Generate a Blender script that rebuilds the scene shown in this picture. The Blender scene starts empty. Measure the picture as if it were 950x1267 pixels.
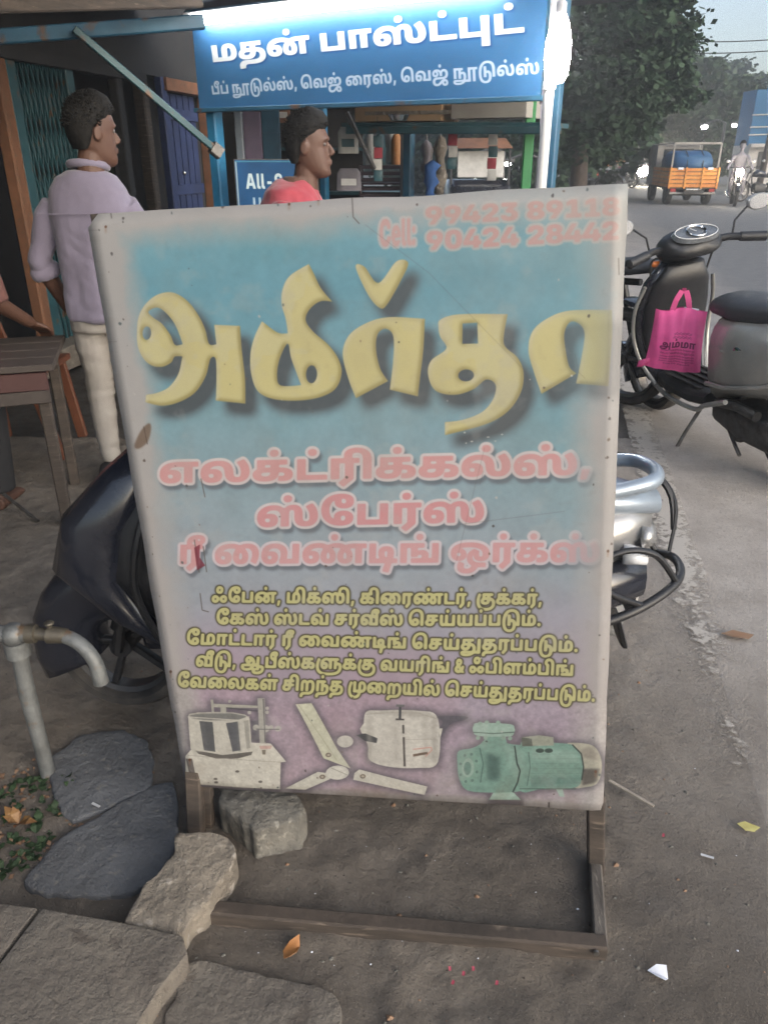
import bpy, bmesh, math, random
import numpy as np
from mathutils import Vector, Matrix, Euler, noise
R = math.radians

# ---------------------------------------------------------------- camera, sky, sun, exposure
S = bpy.context.scene
COL = S.collection
CAM_H, PITCH, F_PX = 1.42, R(25.03), 950.0
cam = bpy.data.cameras.new('camera')
cam.sensor_fit = 'VERTICAL'; cam.sensor_height = 36.0; cam.lens = F_PX / 1267 * 36
cam.clip_start = 0.05; cam.clip_end = 2000
cam_o = bpy.data.objects.new('camera', cam); COL.objects.link(cam_o)
cam_o.location = (0, 0, CAM_H); cam_o.rotation_euler = (R(90) - PITCH, 0, 0)
S.camera = cam_o
SUN_EL, SUN_AZ = R(22), R(136)           # evening light through thin cloud, from behind the camera on the open road side
world = bpy.data.worlds.new('World'); S.world = world; world.use_nodes = True
wn = world.node_tree
for n in list(wn.nodes): wn.nodes.remove(n)
wo = wn.nodes.new('ShaderNodeOutputWorld'); bg = wn.nodes.new('ShaderNodeBackground'); sky = wn.nodes.new('ShaderNodeTexSky')
sky.sky_type = 'NISHITA'; sky.sun_disc = False; sky.sun_elevation = SUN_EL; sky.sun_rotation = SUN_AZ
sky.air_density = 1.0; sky.dust_density = 3.0; sky.ozone_density = 1.5; sky.altitude = 0
hs = wn.nodes.new('ShaderNodeHueSaturation'); hs.inputs['Saturation'].default_value = 0.75
wn.links.new(sky.outputs[0], hs.inputs['Color']); wn.links.new(hs.outputs[0], bg.inputs[0]); wn.links.new(bg.outputs[0], wo.inputs[0])
bg.inputs[1].default_value = 0.15
sun = bpy.data.lights.new('sun', 'SUN'); sun.energy = 0.6; sun.angle = R(75); sun.color = (1.0, .97, .94)
sun_o = bpy.data.objects.new('sun', sun); COL.objects.link(sun_o)
sd = Vector((math.sin(SUN_AZ) * math.cos(SUN_EL), math.cos(SUN_AZ) * math.cos(SUN_EL), math.sin(SUN_EL)))
sun_o.rotation_euler = sd.to_track_quat('Z', 'Y').to_euler()
S.view_settings.view_transform = 'Standard'; S.view_settings.look = 'None'; S.view_settings.gamma = 1.0
S.view_settings.exposure = 1.12
S.render.engine = 'CYCLES'
S.cycles.max_bounces = 6; S.cycles.use_denoising = True; S.cycles.denoising_prefilter = 'FAST'

# ---------------------------------------------------------------- measuring: a ray through a point of the photograph meets a plane of the place
CP, SP = math.cos(PITCH), math.sin(PITCH)
def ray(px, py):
    x, y = (px - 475) / F_PX, (py - 633.5) / F_PX
    return Vector((x, CP - y * SP, -SP - y * CP))
def G(px, py, z=0.0):
    r = ray(px, py); return Vector((0, 0, CAM_H)) + r * ((z - CAM_H) / r.z)
def AT(px, py, Y):
    r = ray(px, py); return Vector((0, 0, CAM_H)) + r * (Y / r.y)

# ---------------------------------------------------------------- materials
MATS = {}
def srgb(c):
    return tuple(((v / 255) / 12.92 if v / 255 <= .04045 else ((v / 255 + .055) / 1.055) ** 2.4) for v in c)
def mat(name, col, rough=.6, col2=None, scale=8, detail=6, bump=0.0, bscale=60, metal=0.0, emit=0.0, coat=0.0, spec=.5, col3=None, s3=40, stretch=None, sheen=0):
    """procedural surface: base colour mottled by noise towards col2 and specks of col3, with fine relief"""
    m = bpy.data.materials.new(name); m.use_nodes = True; MATS[name] = m
    t = m.node_tree; N, L = t.nodes, t.links
    b = N['Principled BSDF']
    b.inputs['Roughness'].default_value = rough; b.inputs['Metallic'].default_value = metal
    b.inputs['Specular IOR Level'].default_value = spec
    b.inputs['Coat Weight'].default_value = coat; b.inputs['Coat Roughness'].default_value = .12
    if sheen: b.inputs['Sheen Weight'].default_value = sheen
    tc = N.new('ShaderNodeTexCoord'); src = tc.outputs['Object']
    if stretch:
        mp = N.new('ShaderNodeMapping'); mp.inputs['Scale'].default_value = stretch; L.new(src, mp.inputs[0]); src = mp.outputs[0]
    c2 = col2 or tuple(v * .78 for v in col)
    nz = N.new('ShaderNodeTexNoise'); nz.inputs['Scale'].default_value = scale; nz.inputs['Detail'].default_value = detail; nz.inputs['Roughness'].default_value = .62
    L.new(src, nz.inputs['Vector'])
    rp = N.new('ShaderNodeValToRGB'); rp.color_ramp.elements[0].position = .36; rp.color_ramp.elements[1].position = .66
    rp.color_ramp.elements[0].color = (*c2, 1); rp.color_ramp.elements[1].color = (*col, 1)
    L.new(nz.outputs['Fac'], rp.inputs[0]); out = rp.outputs[0]
    if col3:
        n3 = N.new('ShaderNodeTexNoise'); n3.inputs['Scale'].default_value = s3; n3.inputs['Detail'].default_value = 4; L.new(src, n3.inputs['Vector'])
        r3 = N.new('ShaderNodeValToRGB'); r3.color_ramp.elements[0].position = .6; r3.color_ramp.elements[1].position = .7; L.new(n3.outputs['Fac'], r3.inputs[0])
        mx = N.new('ShaderNodeMix'); mx.data_type = 'RGBA'; L.new(r3.outputs[0], mx.inputs[0]); L.new(out, mx.inputs[6]); mx.inputs[7].default_value = (*col3, 1); out = mx.outputs[2]
    L.new(out, b.inputs['Base Color'])
    rr = N.new('ShaderNodeMapRange'); rr.inputs[3].default_value = max(0, rough - .08); rr.inputs[4].default_value = min(1, rough + .1)
    L.new(nz.outputs['Fac'], rr.inputs[0]); L.new(rr.outputs[0], b.inputs['Roughness'])
    if bump:
        nb = N.new('ShaderNodeTexNoise'); nb.inputs['Scale'].default_value = bscale; nb.inputs['Detail'].default_value = 8; nb.inputs['Roughness'].default_value = .65; L.new(src, nb.inputs['Vector'])
        bp = N.new('ShaderNodeBump'); bp.inputs['Strength'].default_value = 1.0; bp.inputs['Distance'].default_value = bump; L.new(nb.outputs['Fac'], bp.inputs['Height']); L.new(bp.outputs[0], b.inputs['Normal'])
    if emit:
        b.inputs['Emission Color'].default_value = (*col, 1); b.inputs['Emission Strength'].default_value = emit
    return m
def print_mat(name, canvas, rough=.45, gain=1.0, spec=.5):
    m = bpy.data.materials.new(name); m.use_nodes = True
    t = m.node_tree; N, L = t.nodes, t.links; b = N['Principled BSDF']
    im = N.new('ShaderNodeTexImage'); im.image = canvas.image(name); im.interpolation = 'Cubic'; im.extension = 'EXTEND'
    uv = N.new('ShaderNodeUVMap'); L.new(uv.outputs[0], im.inputs[0])
    g = N.new('ShaderNodeMix'); g.data_type = 'RGBA'; g.blend_type = 'MULTIPLY'; g.inputs[0].default_value = 1; L.new(im.outputs[0], g.inputs[6]); g.inputs[7].default_value = (gain, gain, gain, 1)
    L.new(g.outputs[2], b.inputs['Base Color'])
    b.inputs['Roughness'].default_value = rough; b.inputs['Specular IOR Level'].default_value = spec
    tc = N.new('ShaderNodeTexCoord'); nb = N.new('ShaderNodeTexNoise'); nb.inputs['Scale'].default_value = 3.5; nb.inputs['Detail'].default_value = 5; L.new(tc.outputs['Object'], nb.inputs['Vector'])
    bp = N.new('ShaderNodeBump'); bp.inputs['Distance'].default_value = .004; L.new(nb.outputs['Fac'], bp.inputs['Height']); L.new(bp.outputs[0], b.inputs['Normal'])
    return m

# ---------------------------------------------------------------- mesh collecting
def tag(o, label=None, cat=None, group=None, kind=None):
    if label: o['label'] = label
    if cat: o['category'] = cat
    if group: o['group'] = group
    if kind: o['kind'] = kind
    return o
def empty(name, loc, rz=0.0, label=None, cat=None, group=None, rot=None):
    o = bpy.data.objects.new(name, None); COL.objects.link(o); o.empty_display_size = .1
    o.location = loc; o.rotation_euler = rot or (0, 0, rz)
    return tag(o, label, cat, group)
def world_of(o):
    m = Matrix.LocRotScale(o.location, o.rotation_euler, o.scale)
    return (world_of(o.parent) @ m) if o.parent else m
class MB:
    def __init__(s): s.v = []; s.f = []; s.fm = []; s.mi = 0
    def add(s, vs, fs):
        k = len(s.v); s.v += [Vector(v) for v in vs]; s.f += [tuple(i + k for i in f) for f in fs]; s.fm += [s.mi] * len(fs); return s
    def box(s, c, size, rot=None, taper=1.0, M=None):
        hx, hy, hz = (q / 2 for q in size)
        vs = [Vector((x * (taper if z > 0 else 1), y * (taper if z > 0 else 1), z)) for x in (-hx, hx) for y in (-hy, hy) for z in (-hz, hz)]
        m = M if M else (Euler(rot).to_matrix() if rot else Matrix.Identity(3))
        return s.add([m @ v + Vector(c) for v in vs], [(0, 1, 3, 2), (4, 6, 7, 5), (0, 4, 5, 1), (2, 3, 7, 6), (0, 2, 6, 4), (1, 5, 7, 3)])
    def beam(s, a, b, w, h, up=(0, 0, 1), bev=.12):
        """rectangular bar with softened edges from a to b"""
        a, b = Vector(a), Vector(b); d = (b - a).normalized(); u = Vector(up); r = d.cross(u)
        if r.length < 1e-3: r = d.cross(Vector((0, 1, 0)))
        r.normalize(); u = r.cross(d).normalized()
        k = min(w, h) * bev
        ring = [(w / 2 - k, h / 2), (w / 2, h / 2 - k), (w / 2, -h / 2 + k), (w / 2 - k, -h / 2), (-w / 2 + k, -h / 2), (-w / 2, -h / 2 + k), (-w / 2, h / 2 - k), (-w / 2 + k, h / 2)]
        vs = [p + r * x + u * y for p in (a, b) for x, y in ring]
        fs = [(i, (i + 1) % 8, 8 + (i + 1) % 8, 8 + i) for i in range(8)] + [tuple(range(7, -1, -1)), tuple(range(8, 16))]
        return s.add(vs, fs)
    def rings(s, rs, caps=True, closed=False):
        n = len(rs[0]); vs = [v for r in rs for v in r]; fs = []
        m = len(rs)
        for i in range(m if closed else m - 1):
            j = (i + 1) % m
            for k in range(n):
                fs.append((i * n + k, i * n + (k + 1) % n, j * n + (k + 1) % n, j * n + k))
        if caps and not closed: fs += [tuple(range(n - 1, -1, -1)), tuple((m - 1) * n + k for k in range(n))]
        return s.add(vs, fs)
    def tube(s, pts, r, n=8, closed=False, caps=True):
        pts = [Vector(p) for p in pts]; rs = []; m = len(pts)
        rad = r if isinstance(r, (list, tuple)) else [r] * m
        prev = None
        for i in range(m):
            if closed: d = (pts[(i + 1) % m] - pts[i - 1]).normalized()
            else: d = (pts[min(i + 1, m - 1)] - pts[max(i - 1, 0)]).normalized()
            if prev is None:
                a = Vector((0, 0, 1)) if abs(d.z) < .9 else Vector((1, 0, 0))
                u = d.cross(a).normalized()
            else:
                u = (prev - d * prev.dot(d)).normalized()
            prev = u; w = d.cross(u)
            rs.append([pts[i] + (u * math.cos(t) + w * math.sin(t)) * rad[i] for t in [2 * math.pi * k / n for k in range(n)]])
        return s.rings(rs, caps, closed)
    def pipe(s, pts, r, n=8, k=5):
        """tube along a smooth curve through pts"""
        P = [Vector(p) for p in pts]; out = []
        for i in range(len(P) - 1):
            p0, p1, p2, p3 = P[max(i - 1, 0)], P[i], P[i + 1], P[min(i + 2, len(P) - 1)]
            for t in range(k):
                u = t / k; out.append(.5 * ((2 * p1) + (p2 - p0) * u + (2 * p0 - 5 * p1 + 4 * p2 - p3) * u * u + (3 * p1 - p0 - 3 * p2 + p3) * u ** 3))
        out.append(P[-1]); return s.tube(out, r, n)
    def lathe(s, prof, c=(0, 0, 0), axis='Z', n=24, closed=False):
        rs = []
        for k in range(n):
            t = 2 * math.pi * k / n; ring = []
            for r, h in prof:
                x, y = r * math.cos(t), r * math.sin(t)
                p = {'Z': (x, y, h), 'X': (h, x, y), 'Y': (x, h, y)}[axis]
                ring.append(Vector(p) + Vector(c))
            rs.append(ring)
        m = len(prof); vs = [v for r in rs for v in r]; fs = []
        for i in range(n):
            j = (i + 1) % n
            for k in range(m if closed else m - 1):
                q = (k + 1) % m
                fs.append((i * m + k, i * m + q, j * m + q, j * m + k))
        return s.add(vs, fs)
    def loft(s, secs, n=16, caps=True):
        """secs: (center, u, v, power): superellipse rings"""
        rs = []
        for c, u, v, p in secs:
            c, u, v = Vector(c), Vector(u), Vector(v); ring = []
            for k in range(n):
                t = 2 * math.pi * (k + .5) / n; ct, st = math.cos(t), math.sin(t)
                ring.append(c + u * (math.copysign(abs(ct) ** (2 / p), ct)) + v * (math.copysign(abs(st) ** (2 / p), st)))
            rs.append(ring)
        return s.rings(rs, caps)
    def prism(s, P, d, c=(0, 0, 0)):
        """outline P (3-d points) pushed along d"""
        n = len(P); P = [Vector(p) + Vector(c) for p in P]; d = Vector(d)
        return s.add(P + [p + d for p in P], [tuple(range(n - 1, -1, -1)), tuple(range(n, 2 * n))] + [(i, (i + 1) % n, n + (i + 1) % n, n + i) for i in range(n)])
    def ball(s, c, r, n=10, m=7):
        r = Vector(r) if not isinstance(r, (int, float)) else Vector((r, r, r)); rs = []
        for i in range(1, m):
            a = math.pi * i / m
            rs.append([Vector(c) + Vector((r.x * math.sin(a) * math.cos(2 * math.pi * k / n), r.y * math.sin(a) * math.sin(2 * math.pi * k / n), -r.z * math.cos(a))) for k in range(n)])
        return s.rings(rs)
    def build(s, name, mats, parent=None, world=False, smooth=False, sub=0, bev=0, remesh=0, solid=0, sm_it=0):
        me = bpy.data.meshes.new(name)
        vs = s.v
        if world and parent is not None:
            inv = world_of(parent).inverted(); vs = [inv @ v for v in vs]
        me.from_pydata([tuple(v) for v in vs], [], s.f)
        ml = mats if isinstance(mats, (list, tuple)) else [mats]
        for m in ml: me.materials.append(MATS[m] if isinstance(m, str) else m)
        if len(ml) > 1: me.polygons.foreach_set('material_index', s.fm)
        b = bmesh.new(); b.from_mesh(me); bmesh.ops.recalc_face_normals(b, faces=b.faces); b.to_mesh(me); b.free()
        o = bpy.data.objects.new(name, me); COL.objects.link(o)
        if parent is not None: o.parent = parent
        mods = []
        if solid: q = o.modifiers.new('s', 'SOLIDIFY'); q.thickness = solid; q.offset = 0; mods.append(q)
        if remesh: q = o.modifiers.new('r', 'REMESH'); q.mode = 'VOXEL'; q.voxel_size = remesh; mods.append(q)
        if sm_it: q = o.modifiers.new('m', 'SMOOTH'); q.factor = .5; q.iterations = sm_it; mods.append(q)
        if bev: q = o.modifiers.new('b', 'BEVEL'); q.width = bev; q.segments = 2; q.limit_method = 'ANGLE'; q.angle_limit = R(40); mods.append(q)
        if sub: q = o.modifiers.new('u', 'SUBSURF'); q.levels = sub; q.render_levels = sub; mods.append(q)
        if mods:
            dg = bpy.context.evaluated_depsgraph_get(); dg.update()
            nm = bpy.data.meshes.new_from_object(o.evaluated_get(dg)); o.modifiers.clear(); old = o.data; o.data = nm; nm.name = name; bpy.data.meshes.remove(old)
        if smooth:
            o.data.polygons.foreach_set('use_smooth', [True] * len(o.data.polygons))
            if smooth != 'all' and hasattr(o.data, 'set_sharp_from_angle'): o.data.set_sharp_from_angle(angle=R(45 if smooth is True else smooth))
        return o
def copy_tree(o, parent=None):
    c = o.copy(); COL.objects.link(c); c.parent = parent
    for ch in list(o.children): copy_tree(ch, c)
    return c
def roughen(o, amp, scale, seed=0):
    for v in o.data.vertices:
        p = v.co * scale + Vector((seed, seed * 1.7, 0))
        v.co += v.normal * (noise.fractal(p, 1.0, 2.0, 4) * amp)
def uvquad(o, corners):
    """uv for a face given by corner order"""
# ---------------------------------------------------------------- surfaces of the place
mat('black_plastic', (.010, .011, .013), .45, (.016, .016, .018), 20, bump=.0004, bscale=300)
mat('black_gloss', (.012, .014, .022), .22, (.02, .022, .03), 10, coat=.5)
mat('seat_vinyl', (.03, .032, .037), .5, (.032, .034, .04), 30, bump=.0006, bscale=400)
mat('tyre', (.02, .02, .021), .85, (.06, .055, .05), 9, bump=.002, bscale=120)
mat('silver_paint', (.36, .37, .37), .3, (.28, .28, .28), 3, metal=.55, coat=.4)
mat('grey_paint', (.34, .335, .31), .34, (.25, .25, .235), 4, metal=.35, coat=.4)
mat('chrome', (.6, .6, .6), .16, (.45, .45, .45), 12, metal=1)
mat('dull_metal', (.2, .2, .2), .45, (.12, .11, .1), 18, metal=.8, bump=.001, bscale=90)
mat('engine_metal', (.09, .09, .09), .5, (.04, .038, .036), 25, metal=.6, bump=.001, bscale=90)
mat('blue_grey_rail', (.30, .36, .42), .35, (.24, .28, .33), 6, metal=.4, coat=.3)
mat('glass_dark', (.02, .025, .03), .06, coat=1)
mat('lens_red', (.35, .02, .02), .18, coat=.8); mat('lens_orange', (.75, .2, .03), .2, coat=.8)
mat('lens_white', (.7, .72, .75), .12, coat=.8)
mat('dial_face', (.05, .055, .06), .25, (.12, .13, .14), 30, coat=1)
mat('mirror', (.8, .82, .84), .03, (.78, .8, .82), 3, metal=1)
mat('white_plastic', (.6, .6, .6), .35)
mat('skin', (.085, .041, .026), .6, (.075, .036, .024), 22, bump=.0005, bscale=250)
mat('hair', (.006, .0058, .0058), .8, (.014, .013, .012), 60, bump=.004, bscale=150, spec=.2)
mat('shirt_lavender', (.165, .15, .205), .9, (.14, .125, .172), 7, bump=.002, bscale=24, sheen=.2)
mat('shirt_red', (.30, .04, .055), .85, (.24, .03, .045), 12, bump=.003, bscale=25, sheen=.2)
mat('shirt_brown', (.13, .055, .045), .85, (.10, .045, .038), 12, bump=.003, bscale=25)
mat('cloth_red', (.20, .02, .03), .85, bump=.003, bscale=25)
mat('jeans_cream', (.30, .285, .26), .85, (.26, .24, .22), 12, bump=.003, bscale=40)
mat('shoe_dark', (.02, .02, .022), .6)
mat('eye_white', (.10, .09, .085), .4)
mat('brown_wood', (.075, .058, .046), .8, (.035, .028, .023), 6, stretch=(1, 1, 8), bump=.002, bscale=70, col3=(.14, .11, .085), s3=14)
mat('grey_wood', (.13, .115, .10), .85, (.055, .047, .04), 7, stretch=(7, 1, 1), bump=.003, bscale=60, col3=(.2, .18, .15), s3=30)
mat('table_wood', (.06, .048, .041), .7, (.045, .035, .03), 6, bump=.002, bscale=60, stretch=(1, 6, 1))
mat('table_red', (.07, .03, .027), .65, (.06, .025, .022), 8, bump=.001)
mat('chair_brown', (.17, .062, .032), .5, (.12, .045, .025), 5)
mat('frame_orange', (.20, .09, .048), .75, (.12, .058, .032), 6, bump=.002, col3=(.12, .08, .05))
mat('paint_blue', (.03, .115, .19), .5, (.02, .075, .13), 5, bump=.001, col3=(.10, .06, .04), s3=9)
mat('paint_blue_bright', (.03, .24, .46), .45, (.022, .16, .32), 5, bump=.001)
mat('paint_teal', (.022, .085, .105), .5, (.014, .055, .07), 6, bump=.001, col3=(.10, .055, .03), s3=12)
mat('door_blue', (.025, .042, .12), .6, (.016, .028, .08), 5)
mat('wall_dark', (.035, .037, .04), .9, (.025, .026, .03), 3, bump=.004)
mat('interior_dark', (.02, .02, .022), .9)
mat('sheet_dark', (.03, .036, .045), .6, (.03, .035, .045), 3, metal=.3)
mat('lavender_board', (.20, .16, .24), .7, (.16, .13, .2), 4)
mat('cardboard', (.38, .25, .14), .85, (.30, .2, .11), 5)
mat('white_paint', (.70, .70, .67), .5, (.55, .54, .5), 5, bump=.001)
mat('pvc_white', (.72, .72, .70), .4, (.6, .6, .58), 4)
mat('pvc_grey', (.35, .36, .37), .45, (.28, .29, .3), 4)
mat('green_paint', (.03, .22, .07), .5, (.02, .15, .05), 5)
mat('tube_glow', (.92, .97, 1.0), .5, emit=11.0)
mat('bulb_glow', (1.0, .96, .92), .5, emit=60.0)
mat('headlamp_glow', (1.0, .88, .68), .5, emit=120.0)
mat('streetlamp_glow', (.95, 1.0, .95), .5, emit=25.0)
mat('pink_glow', (1.0, .2, .6), .5, emit=4.0)
mat('red_glow', (1.0, .12, .08), .5, emit=3.0)
mat('pink_bag', (.60, .075, .22), .62, (.52, .06, .19), 6, bump=.002, bscale=20)
mat('ink_dark', (.10, .02, .05), .6)
mat('galvanised', (.19, .20, .20), .55, (.11, .115, .115), 16, metal=.45, bump=.002, bscale=60, col3=(.16, .11, .07), s3=20)
mat('brass_dirty', (.12, .105, .08), .55, (.07, .065, .055), 20, metal=.6, bump=.001)
mat('stone_blue', (.125, .13, .138), .88, (.08, .083, .088), 6, 9, bump=.012, bscale=45, col3=(.155, .15, .14), s3=60)
mat('stone_brown', (.25, .22, .18), .9, (.12, .105, .088), 9, 9, bump=.02, bscale=38, col3=(.33, .30, .26), s3=40)
mat('stone_grey', (.20, .19, .165), .9, (.095, .09, .08), 12, 9, bump=.02, bscale=42, col3=(.29, .275, .24), s3=50)
mat('slab_stone', (.185, .165, .138), .88, (.115, .10, .086), 5, 10, bump=.012, bscale=55, col3=(.10, .085, .072), s3=16)
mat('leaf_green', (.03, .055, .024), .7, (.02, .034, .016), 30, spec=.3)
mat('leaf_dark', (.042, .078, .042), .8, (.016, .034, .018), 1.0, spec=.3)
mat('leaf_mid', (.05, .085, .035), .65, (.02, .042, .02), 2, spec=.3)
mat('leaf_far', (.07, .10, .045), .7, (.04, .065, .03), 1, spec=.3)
mat('bark', (.07, .055, .045), .9, (.04, .03, .025), 8, bump=.01, bscale=15)
mat('leaf_orange', (.34, .16, .06), .6, (.3, .12, .03), 30)
mat('leaf_yellow', (.45, .42, .16), .6, (.35, .3, .1), 30)
mat('leaf_brown', (.20, .13, .085), .7, (.2, .11, .06), 30)
mat('leaf_red', (.10, .04, .03), .6, (.22, .12, .04), 12)
mat('paper_white', (.72, .75, .8), .7, (.6, .62, .68), 20)
mat('petal_red', (.30, .04, .07), .6)
mat('stick', (.35, .31, .26), .7, (.22, .19, .15), 20)
mat('truck_orange', (.66, .30, .06), .5, (.48, .16, .03), 2, bump=.002)
mat('tarp_blue', (.03, .11, .22), .55, (.02, .08, .2), 3, bump=.01, bscale=6)
mat('truck_grey', (.32, .31, .28), .6, (.24, .22, .2), 3)
mat('building_blue', (.018, .14, .30), .7, (.014, .11, .24), .8)
mat('building_white', (.55, .53, .5), .8, (.42, .4, .38), .8)
mat('cable', (.02, .02, .02), .7)
mat('far_white', (.5, .5, .48), .7)
mat('cloth_grey', (.22, .21, .24), .85, bump=.01, bscale=10); mat('cloth_blue', (.03, .10, .3), .8, bump=.01, bscale=10); mat('crate_plum', (.05, .035, .045), .6)
mat('sign_orange', (.7, .22, .05), .6)
GLYPHS = {}
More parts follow.
